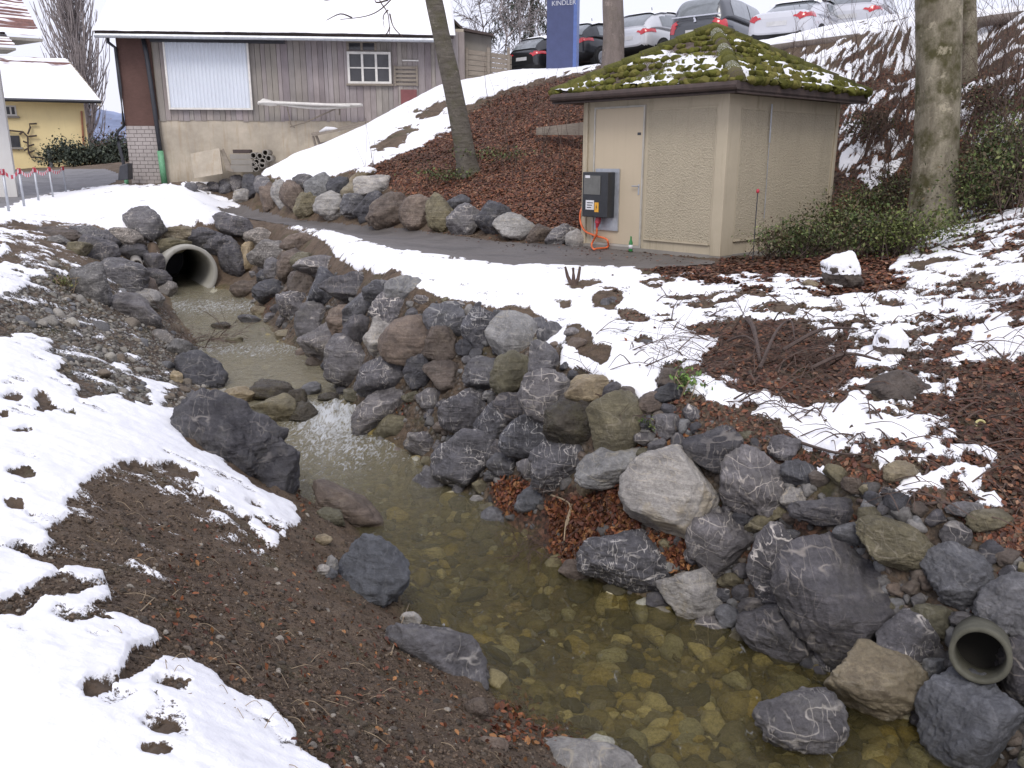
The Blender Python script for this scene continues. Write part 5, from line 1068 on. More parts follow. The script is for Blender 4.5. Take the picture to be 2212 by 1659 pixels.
# poles resting on wall brackets
tr = MB(); p0 = b(600, 228); p1 = b(630, 275)
br = thing('wall_bracket', 'thin metal wall brackets carrying white poles on the barn wall', 'bracket', BF.P(*p1, 0))
for uv in (((622, 224), (632, 270), (640, 277)), ((735, 228), (735, 250)), ((728, 236), (660, 266), (630, 275))):
    m = MB(); m.tube([BF.P(*b(*q_), .35) for q_ in uv], .022, 5); m.build('strut', M['greywood'], br)
PL = [((600, 225), (690, 235), (785, 229)), ((600, 223), (700, 228), (783, 228)), ((565, 224), (600, 224), (760, 231))]
for i_, P_ in enumerate(PL):
    m = MB(); m.tube(cat([BF.P(*b(*q_), .4+.1*i_) for q_ in P_], 6), .05, 7)
    tag(m.build('pole', M['whitepaint'], smooth=True), ['sagging white pole lying lowest on the barn wall brackets', 'straight white pole lying nearest the barn wall on the brackets', 'longest white pole with its bundled end sticking out left'][i_], 'pole', 'white poles on the wall brackets')
m = MB(); m.tube(cat([BF.P(*b(566, 226), .5), BF.P(*b(582, 222), .5), BF.P(*b(600, 226), .5)], 5), [.05]+[.11]*9+[.05], 8) if False else m.tube([BF.P(*b(563, 226), .5), BF.P(*b(575, 222), .5), BF.P(*b(590, 225), .5), BF.P(*b(604, 227), .5)], [.04, .11, .1, .05], 8)
tag(m.build('cloth_bundle', M['whitepaint'], smooth=True), 'white cloth bundle wrapped round the left pole ends at the barn', 'cloth')
# trestle with boards
tb = thing('trestle_table', 'old wooden trestle table with a board top standing at the barn plinth', 'table', BF.P(*b(740, 318), .9))
tp = lambda u, v, o: BF.P(*BF.uv(u, v, o), o)
m = MB(); m.prism([tp(672, 287, .9), tp(795, 262, .9), tp(800, 266, 1.5), tp(676, 291, 1.5)], -UZ*.05); m.build('tabletop', M['greywood'], tb)
for L_ in (((682, 290), (695, 322)), ((676, 294), (684, 324)), ((782, 266), (786, 294)), ((788, 264), (797, 288))):
    m = MB(); m.tube([tp(*L_[0], 1.1), tp(*L_[1], 1.1)], .045, 5); m.build('leg', M['greywood'], tb)
m = MB(); m.tube([tp(688, 311, 1.1), tp(785, 292, 1.1)], .035, 5); m.build('stretcher', M['greywood'], tb)
m = MB(); m.tube([tp(690, 285, 1.2), tp(705, 279, 1.2), tp(722, 279, 1.2), tp(735, 282, 1.2)], [.03, .09, .07, .03], 7); tag(m.build('plastic_sheet', M['whitelabel'], smooth=True), 'crumpled pale sheet lying on the trestle table', 'sheet')
# slab, blocks, clay pipes along the plinth
m = MB(); m.prism([tp(411, 332, .75), tp(474, 320, .75), tp(481, 375, 1.0), tp(420, 385, 1.0)], -BF.n*.1); tag(m.build('concrete_slab', M['plinth']), 'large pale concrete slab leaning on the barn plinth', 'slab')
m = MB(); m.prism([tp(476, 325, .6), tp(482, 321, .6), tp(505, 372, .95), tp(489, 368, .95)], -BF.n*.06); tag(m.build('plank', M['greywood']), 'narrow plank leaning between the concrete slab and the blocks', 'plank')
bs = thing('block_stack', 'stack of grey concrete blocks with a dark one on top by the barn', 'block stack', tp(520, 372, .9))
for (u0, v0, u1, v1, mt) in ((503, 323, 540, 331, 'brown'), (497, 333, 543, 344, 'c'), (499, 345, 546, 356, 'c'), (499, 357, 546, 372, 'c')):
    m = MB(); p_ = tp(u0, v1, .9); q_ = tp(u1, v0, .9); m.box(p_, BE*((q_-p_)@BE), -BF.n*.4, UZ*(q_[2]-p_[2])); m.build('block', M['concrete'] if mt == 'c' else M['brownpaint'], bs, bevel=.01)
CP = [(547, 336), (561, 337), (573, 330), (554, 350), (567, 348), (580, 342), (549, 356), (566, 357), (553, 364)]
CLB = ['left clay pipe in the top of the pipe stack', 'middle clay pipe in the top of the pipe stack', 'topmost clay pipe of the stack at the barn', 'left clay pipe in the middle of the stack', 'centre clay pipe in the middle of the stack', 'rightmost clay pipe of the stack', 'left clay pipe near the bottom of the stack', 'right clay pipe near the bottom of the stack', 'lowest clay pipe of the stack half under snow']
def ringpipe(name, c, ax, ro, ri, L, mat, n=24, loc=None, parent=None):
    ax = np.array(ax)/np.linalg.norm(ax); a = np.cross(ax, UZ); a /= np.linalg.norm(a); b_ = np.cross(a, ax); m = MB(); V = []
    for (r_, d_) in ((ri, L), (ri, 0), (ri+(ro-ri)*.2, -.012), (ro-(ro-ri)*.2, -.012), (ro, 0), (ro, L)):
        for k in range(n): q = 2*math.pi*k/n; V.append(c+ax*d_+(a*math.cos(q)+b_*math.sin(q))*r_)
    m.add(V, [(i*n+k, i*n+(k+1) % n, (i+1)*n+(k+1) % n, (i+1)*n+k) for i in range(5) for k in range(n)] + [(5*n+k, 5*n+(k+1) % n, (k+1) % n, k) for k in range(n)]); return m.build(name, mat, parent, loc=loc, smooth=True)
for c_, l_ in zip(CP, CLB): tag(ringpipe('clay_pipe', tp(*c_, .95), -BF.n, .105, .075, .8, M['concrete'], 14), l_, 'pipe', 'clay pipes stacked at the barn')
# rubbish bin at the barn corner
m = MB(); bo = 1.0; BF_ = lambda u, v: tp(u, v, bo); m.prism([tp(258, 358, bo), tp(276, 352, bo), tp(277, 388, bo), tp(254, 390, bo)], -BF.n*.5); tag(m.build('feed_box', M['dmetal'], bevel=.03), 'dark box with snow on its lid at the left barn corner', 'box')
# annex and plank fence right of the barn
AF = Face(PD(1000, 165, 30.5), (1, .1)); an = thing('annex', 'grey concrete annex with sloping top behind the leaning tree', 'building', AF.P(0, 3.6)); g_ = lambda u, v: AF.uv(u, v)
m = MB(); AF.quad(m, [g_(945, 20), g_(978, 40), g_(1001, 62), g_(1064, 74), g_(1066, 160), g_(945, 170)], -2.2, -.6); m.build('wall', M['concrete'], an)
m = MB(); AF.quad(m, [g_(940, 10), g_(978, 34), g_(1001, 57), g_(1068, 70), g_(1068, 75), g_(1001, 63), g_(978, 41), g_(940, 18)], -2.3, -.3); m.build('roof_edge', M['brownpaint'], an)
fe = thing('plank_fence', 'grey horizontal plank fence above the snow slope beside the annex', 'fence', AF.P(*g_(1050, 165)))
for i_ in range(6):
    m = MB(); v0 = 106+i_*11.5; AF.quad(m, [g_(1004, v0), g_(1105, v0+14-i_*1.2), g_(1105, v0+23-i_*1.2), g_(1004, v0+10)], -.02, .03, c=(1, 1, 1)); m.build('plank', M['greywood'], fe)
for u_ in (1008, 1055, 1098): m = MB(); AF.quad(m, [g_(u_-3, 103), g_(u_+3, 104), g_(u_+3, 175), g_(u_-3, 175)], .03, .1); m.build('post', M['greywood'], fe)
# far gable seen over the barn roof
m = MB(); GF = Face(PD(910, 20, 44), (1, .1)); gg = lambda u, v: GF.uv(u, v); GF.quad(m, [gg(880, -8), gg(930, -40), gg(970, -8), gg(972, 22), gg(964, 30), gg(940, 28), gg(912, 26), gg(900, 14)], -2, 0); tag(m.build('dormer', simple('grey_slate', (.2, .19, .22), .7)), 'grey slate dormer peeping over the right end of the barn roof', 'roof')
# pipes in the stream
cul = thing('culvert_pipe', 'large round concrete culvert pipe opening into the stream', 'culvert', CUL-UZ*.6)
dep_c = (CUL-np.array([0, 0, EZ]))@FWD; ri = 50/F*dep_c; ro = 59/F*dep_c
ringpipe('pipe', CUL, CAX, ro, ri, 3.2, plaster('culvert_concrete', (.4, .39, .35), .1, .5, 2.5, .4, dc=(.2, .19, .12)), 48, parent=cul)
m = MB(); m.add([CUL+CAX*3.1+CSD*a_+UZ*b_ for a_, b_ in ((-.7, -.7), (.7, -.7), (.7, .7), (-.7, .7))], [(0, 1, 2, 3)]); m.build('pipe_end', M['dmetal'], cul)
sp_ = PD(296, 572, 17.3); tag(ringpipe('drain_pipe', sp_, np.array([-.42, .9, 0]), .115, .085, .9, M['concrete'], 20), 'small grey drain pipe sticking out left of the culvert', 'pipe')
dp, tdp = hit(2122, 1432); dz_ = (dp-np.array([0, 0, EZ]))@FWD; dpc = np.array([0, 0, EZ])+rayd(2117, 1416)*(tdp-.30)
dax = np.array([.5, .8, -.3]); dax /= np.linalg.norm(dax); DP = thing('drain_pipe', 'round concrete drain pipe between boulders at the lower right', 'pipe', dpc)
rO, rI = 61/F*(dz_-.3), 49/F*(dz_-.3)
ringpipe('pipe', dpc, dax, rO, rI, .7, plaster('pipe_concrete', (.12, .117, .09), .2, .8, 8, .7), 36, parent=DP)
m = MB(); aa = np.cross(dax, UZ); aa /= np.linalg.norm(aa); bb = np.cross(aa, dax); m.add([dpc+dax*.3+(aa*math.cos(q)+bb*math.sin(q))*rI*1.02 for q in np.linspace(0, 2*math.pi, 25)[:-1]], [tuple(range(24))]); m.build('painted_dark_end', simple('pipe_dark_paint', (.02, .018, .014), .9), DP)  # black disc closing the bore, its colour stands in for the shade inside
# fence posts with warning tape by the road
def tapemat():
    t = NT('warning_tape'); t.coords('Object'); a = t.attr('tint'); return t.fin(a, .5)
tpm = tapemat(); PO = [((11, 368), (20, 462)), ((46, 366), (53, 450)), ((79, 364), (84, 437)), ((110, 363), (115, 429)), ((140, 361), (143, 417))]; tops = []
PLb = ['nearest leftmost', 'second from the left', 'middle', 'fourth from the left', 'farthest rightmost']
for i_, (tp_, bt2) in enumerate(PO):
    # foot on the ground, height 0.9 m
    p, t = hit(*bt2); z0 = p[2]; zt_ = EZ+rayd(tp_[0], tp_[1])[2]/rayd(tp_[0], tp_[1])[1]*p[1]
    P_ = thing('fence_post', PLb[i_]+' thin metal post carrying red and white tape beside the road', 'post', p, 'tape fence posts by the road'); top = np.array([p[0], p[1], zt_]); tops.append(top)
    MB().tube([p-UZ*.1, top], .03, 8).build('tube', M['gmetal'], P_, smooth=True); MB().tube([top-UZ*.1, top+UZ*.03], .042, 8).build('cap', M['redplug'], P_, smooth=True)
tops = [PD(-60, 374, 16)]+tops
m = MB()
for A2, B2 in zip(tops[:-1], tops[1:]):
    L2 = np.linalg.norm(B2-A2); k2 = max(4, int(L2/.22))
    for k in range(k2):
        t0, t1 = k/k2, (k+1)/k2; sg = lambda t: -UZ*.16*math.sin(math.pi*t); a2 = A2+(B2-A2)*t0+sg(t0)-UZ*.05; b2 = A2+(B2-A2)*t1+sg(t1)-UZ*.05
        m.add([a2, b2, b2+UZ*.09, a2+UZ*.09], [(0, 1, 2, 3)], c=(.62, .05, .08) if k % 2 else (.75, .73, .75))
tag(m.build('warning_tape', tpm), 'red and white striped tape strung along the road posts', 'tape')
sp2 = PD(113, 410, 32); m = MB(); z2 = tz(sp2[0], sp2[1])[0]; m.tube([np.array([sp2[0], sp2[1], z2-.1]), np.array([sp2[0], sp2[1], z2+.55])], .03, 6); tag(m.build('snow_stake', M['redplug']), 'short red snow stake in the road verge', 'stake')
# ------------------------------------------------------------------ yellow house and the white house at the left
def tiles(name):
    t = NT(name); t.coords('Object'); n = t.noise(1.5, 6, .6); f = t.noise(9, 4, .7); w = t.n('ShaderNodeTexBrick'); w.inputs['Scale'].default_value = 3; 
    c = t.mix(t.ramp(n, .3, .7), (.13, .06, .05), (.26, .13, .11)); c = t.mix(t.ramp(f, .4, .6, 0, .6), c, (.1, .06, .055)); c = t.mix(t.ramp(t.attr('tint', 1), .45, .55), c, (.88, .88, .92)); return t.fin(c, .8, t.bump(f, .5, .03))
M['tiles'] = tiles('red_tiles')
def tiled(A, B, T1, T2, snf, parent, seed, name='roof'):
    na, nb = 90, 60; S, T = np.meshgrid(np.linspace(0, 1, na), np.linspace(0, 1, nb)); lo = A+(B-A)*S[..., None]; hi_ = T1+(T2-T1)*S[..., None]; P = lo+(hi_-lo)*T[..., None]; L = np.linalg.norm(B-A); hh = np.linalg.norm(T1-A)
    nr = np.cross(B-A, T1-A); nr /= np.linalg.norm(nr); nr *= np.sign(nr[2]); fy = fr(T*hh/.35); sn = fbm2(S*L*.8, T*hh*2.2, .9, 4, seed)*.9+snf(S, T)-.3*(fy < .22); P = P+nr*(.05*(1-fy)+.06*sstep(.45, .6, sn))[..., None]
    i = np.arange(na*nb).reshape(nb, na); q = np.stack([i[:-1, :-1], i[:-1, 1:], i[1:, 1:], i[1:, :-1]], -1).reshape(-1, 4); Cc = np.stack([0*sn, np.clip(sn, 0, 1), 0*sn, 1+0*sn], -1).reshape(-1, 4)
    o0 = wloc(parent); o = npmesh(name, P.reshape(-1, 3), q, M['tiles'], Cc, loc=tuple(o0)); o.parent = parent; o.location = (0, 0, 0); return o
HF = Face(PD(190, 357, 48), (.89, .454)); h = lambda u, v: HF.uv(u, v)
hs = thing('yellow_house', 'pale yellow house with a snowy tiled roof across the road', 'house', HF.P(0, h(190, 357)[1]))
xa, xb = h(-60, 300)[0], h(190, 300)[0]; z0, z1 = h(190, 365)[1]-.5, h(100, 222)[1]
m = MB(); HF.box(m, xa, xb, z0, z1+.3, -8, 0); m.build('wall', M['yellow'], hs)
eA, eB = HF.P(xa, h(0, 217)[1], .7), HF.P(h(218, 222)[0], h(218, 222)[1], .7); rz = h(60, 122)
# ridge line sits well back
rT1 = PD(-80, 118, 46.5); rT2 = PD(142, 128, 51); tiled(eA, eB, rT1, rT2, lambda S, T: np.where(T < .78, .85, .05+.1*(S > .3)), hs, 5)
tiled(eB, eB-HF.n*6, rT2, rT2-HF.n*.3, lambda S, T: .3+0*S, hs, 6)
MB().tube([eA+HF.n*.08, eB+HF.n*.08], .09, 8).build('gutter', M['dmetal'], hs)
for (u0, v0, u1, v1) in ((12, 228, 34, 250), (24, 293, 41, 318)):
    m = MB(); p0 = h(u0, v1); p1 = h(u1, v0); HF.box(m, p0[0], p1[0], p0[1], p1[1], 0, .05); w_ = m.build('window', M['whitepaint'] if u0 == 12 else M['dmetal'], hs); m = MB(); HF.box(m, p0[0]+.08, (p0[0]+p1[0])/2-.04, p0[1]+.08, p1[1]-.08, .05, .06); HF.box(m, (p0[0]+p1[0])/2+.04, p1[0]-.08, p0[1]+.08, p1[1]-.08, .05, .06); m.build('pane', M['glass'], w_); m = MB(); HF.box(m, p0[0]-.1, p1[0]+.1, p0[1]-.1, p0[1], 0, .15); m.build('sill', M['concrete'], w_)
m = MB(); m.tube([HF.P(*h(176, 240), .1), HF.P(*h(181, 320), .1)], .06, 6); m.build('down_pipe', simple('copper', (.3, .12, .06), .5), hs)
# bare espalier on the yellow wall
es = MB(); tw = [[(0, 288), (20, 282), (50, 285), (60, 295), (62, 330), (68, 340), (90, 340)], [(60, 290), (66, 275), (64, 268), (80, 267)], [(62, 295), (80, 293)], [(62, 310), (50, 305)], [(62, 315), (74, 312)], [(62, 330), (75, 325)], [(90, 340), (110, 350), (125, 346)], [(20, 282), (12, 276)], [(62, 320), (52, 325)], [(50, 285), (42, 290)]]
for w_ in tw: es.tube([HF.P(*h(*q_), .15) for q_ in w_], .045, 5)
tag(es.build('espalier', simple('bark_dark', (.08, .06, .05), .9)), 'bare climbing espalier trained on the yellow house wall', 'plant')
m = MB(); WF = Face(PD(15, 357, 27.5), (.89, .45)); w = lambda u, v: WF.uv(u, v); wh = thing('white_house', 'white house with two snowy red tiled roof eaves at the left edge', 'house', WF.P(0, 1)); WF.box(m, w(-200, 300)[0], w(4, 200)[0], .2, w(0, 100)[1], -.9, 0); m.build('wall', M['whitewall'], wh)
m = MB(); wzz = w(0, 60)[1]
A1, B1, T1_, T2_ = PD(-160, 66, 25.6), PD(92, 82, 25.9), PD(-200, -70, 29.4), PD(30, -30, 29.4); tiled(A1, B1, T1_, T2_, lambda S, T: -.02+.14*(S > .5)+.2*(T < .1), wh, 8)
MB().prism([A1-UZ*.02, B1-UZ*.02, PD(38, 92, 28.1), PD(-160, 85, 28.1)], UZ*-.08).build('soffit', M['concrete'], wh)
A1, B1, T1_, T2_ = PD(-160, 92, 25), PD(34, 102, 25.3), PD(-160, 40, 26.9), PD(0, 62, 26.9); tiled(A1, B1, T1_, T2_, lambda S, T: .22+0*S, wh, 9, 'porch_roof')
MB().prism([A1-UZ*.02, B1-UZ*.02, PD(14, 112, 26.9), PD(-160, 110, 26.9)], UZ*-.06).build('porch_soffit', M['concrete'], wh)
# low things by the house
m = MB(); q0 = HF.uv(110, 350, 2); HF.box(m, HF.uv(104, 350, 2)[0], HF.uv(114, 350, 2)[0], z0, HF.uv(108, 322, 2)[1], 1.6, 2.0); tag(m.build('cabinet', M['gmetal'], bevel=.02), 'grey cabinet standing against the yellow house', 'cabinet')
m = MB(); p = PD(187, 361, 46); m.tube([p-UZ*.2, p+UZ*.95], .06, 6); tag(m.build('stake', simple('orange_wood', (.45, .16, .07), .7)), 'orange brown wooden stake in front of the dark hedge', 'stake')
# ------------------------------------------------------------------ trees
def barkmat(name, c0, c1, moss, ma_, rings=False):
    t = NT(name); t.coords('Object'); mp = t.n('ShaderNodeMapping'); mp.inputs['Scale'].default_value = (1, 1, .25) if not rings else (.6, .6, 3); t.l(t.co, mp.inputs[0])
    n = t.noise(7, 8, .7, vec=mp.outputs[0]); g = t.noise(2.2, 6, .65); f = t.noise(40, 5, .7)
    c = t.mix(t.ramp(n, .35, .65), c0, c1); c = t.mix(t.ramp(g, .48, .62, 0, ma_), c, moss); c = t.mix(t.ramp(t.noise(5, 6, .7), .58, .7, 0, .6), c, tuple(min(1, x*1.7) for x in c1)); c = t.mix(t.ramp(f, .3, .5, .5, 0), c, tuple(x*.5 for x in c0))
    return t.fin(c, .9, t.bump(n, .8, .03, t.bump(f, .4, .006)), spec=.15)
M['bark'] = barkmat('bark_beech', (.1, .088, .072), (.19, .172, .145), (.1, .1, .04), .45, True)
M['barkmoss'] = barkmat('bark_mossy', (.15, .13, .095), (.3, .27, .2), (.065, .06, .025), .95)
M['barkgrey'] = barkmat('bark_grey', (.17, .145, .13), (.25, .21, .19), (.12, .11, .07), .3)
M['twig'] = simple('twig_bark', (.085, .06, .05), .85, var=.25, sc=20)
M['twigred'] = simple('twig_reddish', (.095, .062, .048), .85, var=.25, sc=20)
M['twigpale'] = simple('twig_pale', (.3, .23, .15), .8, var=.25, sc=20)
M['twigfar'] = simple('twig_far', (.3, .265, .26), .9, var=.2)
def trunk(parent, pts, rad, mat, flare=.35, seed=0, n=20):
    pts = np.array(pts, float); s = np.r_[0, np.cumsum(np.linalg.norm(np.diff(pts, axis=0), axis=1))]; k = max(12, int(s[-1]/.12)); t = np.linspace(0, s[-1], k)
    P = np.stack([np.interp(t, s, pts[:, i]) for i in range(3)], 1); r = np.interp(t, s, rad); r = r*(1+flare*np.exp(-t/.35))
    # smooth the centre line
    for _ in range(8): P[1:-1] = (P[:-2]+P[2:]+2*P[1:-1])/4
    q = np.linspace(0, 2*math.pi, n, endpoint=False); V = []
    for i in range(k):
        root = 1+.18*math.exp(-t[i]/.3)*np.sin(q*4+seed)
        w = 1+.10*(vn2(q*1.2+seed*3, np.full(n, t[i]*1.6), seed)-.5)+.05*np.sin(q*3+t[i])
        V.append(P[i]+np.stack([np.cos(q), np.sin(q), 0*q], 1)*(r[i]*w*root)[:, None])
    V = np.concatenate(V); i = np.arange(k*n).reshape(k, n); j = np.roll(i, -1, 1); F_ = np.stack([i[:-1], j[:-1], j[1:], i[1:]], -1).reshape(-1, 4)
    o = npmesh('trunk', V, F_, mat, loc=tuple(wloc(parent))); o.parent = parent; o.location = (0, 0, 0); return P, r
def branchy(mb, p, d, L, r, depth, droop=0., spread=.5, nk=5, rs=None, minr=.0025, sides=4):
    rs = rs or rng; pts = [p]; q = p.copy(); dd = d/np.linalg.norm(d); rad = [r]
    for i in range(nk):
        dd = dd + rs.normal(0, .10, 3) + np.array([0, 0, -droop]); dd /= np.linalg.norm(dd); q = q+dd*L/nk; pts.append(q.copy()); rad.append(max(minr, r*(1-(i+1)/nk*.75)))
    mb.tube(pts, rad, sides, cap=False)
    if depth > 0:
        for i in range(1, nk+1):
            for _ in range(1 if depth > 1 else 2):
                a = rs.normal(0, spread, 3); branchy(mb, pts[i], dd+a, L*rs.uniform(.35, .62), max(minr, rad[i]*.6), depth-1, droop, spread, max(3, nk-1), rs, minr, sides)
def ground_at(p): return np.array([p[0], p[1], tz(p[0], p[1])[0]])
def tree(name, label, basept, toppt, r0, r1, mat, seed, lean_top=6., limbs=6, group=None):
    b0 = ground_at(basept)-UZ*.15; T = thing(name, label, 'tree', b0, group); d = (toppt-b0); d /= np.linalg.norm(d)
    top2 = toppt+(d+UZ*.3)*lean_top; P, r = trunk(T, [b0, (b0+toppt)/2+np.array([.02, 0, 0]), toppt, toppt+d*1.5, top2], [r0, (r0+r1)/2, r1, r1*.93, r1*.45], mat, seed=seed)
    m = MB(); rr = np.random.default_rng(seed)
    for k in range(limbs):
        i = int(len(P)*(.62+.36*k/limbs)); a = rr.uniform(0, 6.28); branchy(m, P[i], np.array([math.cos(a), math.sin(a), .7]), rr.uniform(1.6, 2.8), r[i]*.42, 2, -.02, .5, 5, rr, .006)
    m.build('crown', M['twig'], T); return T, P, r
p0, t0 = hit(1015, 372); tp0 = PD(938, 0, p0[1]-.6)
T1, P1, r1_ = tree('beech_tree', 'leaning grey beech trunk on the leafy slope in front of the barn', p0, tp0, .235, .185, M['bark'], 3)
# thin twigs of the leaning tree hanging into view
m = MB(); rr = np.random.default_rng(5)
for (u0, v0, pl_) in ((885, -60, [(860, -20), (825, 18), (790, 35), (735, 42)]), (890, -60, [(822, -10), (838, 30), (842, 78)]), (842, 30, [(850, 58), (870, 80)]), (838, 0, [(812, 5), (800, -15), (700, 2)]), (838, 22, [(828, 35), (830, 60)]), (760, 38, [(735, 30), (705, 44)]), (842, 60, [(836, 72), (828, 78)])):
    pp = [PD(u0, v0, 16.5)]+[PD(*q_, 16.3) for q_ in pl_]; m.tube(cat(pp, 4), np.linspace(.016, .006, (len(pp)-1)*4+1), 4)
o = m.build('hanging_twigs', M['twig'], T1)
q0 = PD(1325, 140, 24.5); q0 = ground_at(q0); tree('tree', 'straight brown grey trunk between the blue sign and the silver car', q0, PD(1322, -20, 24.5), .3, .27, M['barkgrey'], 6)
p0, t0 = hit(2018, 500); tree('tree', 'thick straight mossy trunk right of the utility shed', p0, PD(2026, -20, p0[1]+.1), .31, .31, M['barkmoss'], 9)
q0 = ground_at(PD(2095, 160, 17.3)); tree('tree', 'slim trunk close behind the thick mossy trunk', q0, PD(2088, -20, 17.2), .17, .16, M['barkmoss'], 12)
# poplar
pb = PD(192, 330, 75); pb = ground_at(pb); T = thing('poplar_tree', 'tall bare poplar with upright branches behind the yellow house', 'tree', pb)
trunk(T, [pb, pb+UZ*6, pb+UZ*17], [.55, .4, .08], M['twigfar'], seed=2, n=10)
m = MB(); rr = np.random.default_rng(8)
for k in range(330):
    z0_ = rr.uniform(.2, 14); a = rr.uniform(0, 6.28); w_ = rr.uniform(.6, 3.1)*(1 if z0_ > 3 else .8); L_ = rr.uniform(3, 6.5); ph = rr.uniform(-.3, .3); pts = []
    for j in range(6): t = j/5; rad_ = w_*(1-math.exp(-2.6*t)); pts.append(pb+np.array([math.cos(a+ph*t)*rad_, math.sin(a+ph*t)*rad_, z0_+L_*t])+rr.normal(0, .05, 3))
    m.tube(pts, np.linspace(.06, .022, 6), 3, cap=False)
    for _ in range(4): i = rr.integers(2, 6); m.tube([pts[i-1], pts[i-1]+np.array([math.cos(a+rr.normal(0, 1))*.35, math.sin(a)*.35, rr.uniform(.7, 1.5)])], [.028, .014], 3, cap=False)
m.build('crown', M['twigfar'], T)
# bare trees and a spruce at the car park edge
def bare(label, u, v, D, hgt, n, seed, mat='twigfar', spread=.5, w=.05, name='bare_tree', cat_='tree', depth=2, tilt=.25, minr=.008):
    b0 = ground_at(PD(u, v, D)); T = thing(name, label, cat_, b0); rr = np.random.default_rng(seed); m = MB(); pts = [b0-UZ*.2]; 
    for k in range(6): pts.append(b0+UZ*hgt*(k+1)/6+rr.normal(0, .06*hgt/3, 3)*[1, 1, 0])
    m.tube(pts, np.linspace(w, w*.3, 7), 5, cap=False); m.build('trunk', M[mat], T); c = MB()
    for k in range(n): i = rr.integers(1, 7); a = rr.uniform(0, 6.28); branchy(c, pts[i], np.array([math.cos(a)*.8, math.sin(a)*.8, rr.uniform(.3, 1)]), hgt*rr.uniform(.2, .42), w*.42, depth, .0, spread, 5, rr, minr, 3)
    c.build('crown', M[mat], T); return T
bare('bare birch like tree with fine twigs behind the plank fence', 1085, 150, 33, 5.2, 20, 21)
bare('bare twiggy tree standing behind the annex roof', 1040, 150, 36, 5.0, 18, 22)
bare('low bare tree between the plank fence and the black car', 1120, 148, 35, 3.0, 14, 23)
sb = ground_at(PD(1148, 150, 38)); T = thing('spruce_tree', 'grey green spruce with drooping boughs above the plank fence', 'tree', sb)
trunk(T, [sb, sb+UZ*7], [.12, .05], M['twig'], n=8); m = MB(); rr = np.random.default_rng(31)
nd = tmat('needle_mat', .9, .2)
nv = []
for k in range(46):
    z_ = rr.uniform(2.6, 6.6); a = rr.uniform(0, 6.28); L_ = (7.2-z_)*.42+.5; pts = [sb+UZ*z_]
    for j in range(1, 6): pts.append(sb+np.array([math.cos(a)*L_*j/5, math.sin(a)*L_*j/5, z_-.12*j-.03*j*j+.1]))
    m.tube(pts, np.linspace(.03, .01, 6), 3, cap=False)
    for j in range(1, 6):
        for _ in range(16): nv.append(pts[j]+rr.normal(0, .12, 3)-UZ*rr.uniform(0, .35))
m.build('boughs', M['twig'], T)
tuft_v = np.array([(-.5, 0, 0), (.5, 0, 0), (.1, 0, 2.2), (-.1, 0, 2.2)]); tuft_f = np.array([(0, 1, 2, 3)])
nv = np.array(nv); Mx = rotmats(len(nv), .5, np.tile([0, 0, -1.], (len(nv), 1)), np.tile([[.05, .05, .11]], (len(nv), 1))); o = scatter('needles', tuft_v, tuft_f, nv-sb, Mx, nd, palette(len(nv), [(.1, .11, .09), (.14, .15, .13), (.07, .085, .06)])); o.parent = T; o['kind'] = 'stuff'
# ------------------------------------------------------------------ bushes: many small leaves on thin stems
lv4 = np.array([(0, -.5, 0), (.28, 0, .06), (0, .55, 0), (-.28, 0, .06)]); lf4 = np.array([(0, 1, 2, 3)])
def bush(name, label, c, rx, ry, rz_, n, size, pal, seed, stems=30, cat_='bush', mat='twig', lump=True, snow=0):
    rr = np.random.default_rng(seed); g0 = ground_at(c); T = thing(name, label, cat_, g0)
    m = MB(); K = 9; cen = g0+rr.normal(0, 1, (K, 3))*[rx*.5, ry*.5, 0]+UZ*rz_*rr.uniform(.35, .95, (K, 1)); 
    for k in range(stems):
        e = g0+np.array([rr.normal(0, rx*.55), rr.normal(0, ry*.55), rz_*rr.uniform(.4, 1.25)]); s_ = g0+np.array([rr.normal(0, rx*.35), rr.normal(0, ry*.35), -.05]); md = (s_+e)/2+rr.normal(0, .06, 3); m.tube(cat([s_, md, e], 3), [.010, .009, .008, .007, .006, .005, .004], 3, cap=False)
    m.build('stems', M[mat], T)
    ci = rr.integers(0, K, n); P = cen[ci]+rr.normal(0, 1, (n, 3))*[rx*.36, ry*.36, rz_*.26]; P = P[(P[:, 2] > tz(P[:, 0], P[:, 1])-.02)]; n = len(P); s = size*rr.uniform(.5, 1.4, n)
    o = scatter('foliage', lv4, lf4, P-g0, rotmats(n, .8, None, s), M['leaf'], palette(n, pal, .35)); o.parent = T; return T
GR = [(.085, .125, .035), (.13, .17, .05), (.06, .085, .028), (.18, .2, .07), (.08, .07, .035), (.15, .11, .06)]
def at(u, v): return hit(u, v)[0]
bush('bramble_bush', 'green bramble bush leaning against the right shed wall', at(1745, 556), .5, .4, .38, 2400, .05, GR, 1)
bush('bramble_bush', 'taller green bramble bush at the back corner of the shed', at(1815, 540), .6, .5, .62, 3800, .05, GR, 2)
bush('bramble_bush', 'green bramble bush between the shed and the thick mossy trunk', at(1895, 548), .6, .5, .5, 3600, .05, GR, 3)
bush('bramble_bush', 'small green bush touching the thick trunk foot on its left', at(1940, 555), .4, .35, .5, 1400, .05, [(.12, .15, .035), (.15, .17, .05)], 4)
bush('bramble_bush', 'dark green bush right of the thick mossy trunk', at(2110, 470), .6, .6, .7, 3000, .055, GR, 5)
bush('bramble_bush', 'dark green bush at the right frame edge half way up the bank', at(2195, 440), .7, .6, 1.0, 3600, .055, GR, 6)
bush('bramble_bush', 'thin brown bramble bush low against the shed wall', at(1668, 560), .28, .22, .4, 450, .04, [(.12, .07, .04), (.08, .05, .03), (.09, .1, .03)], 7)
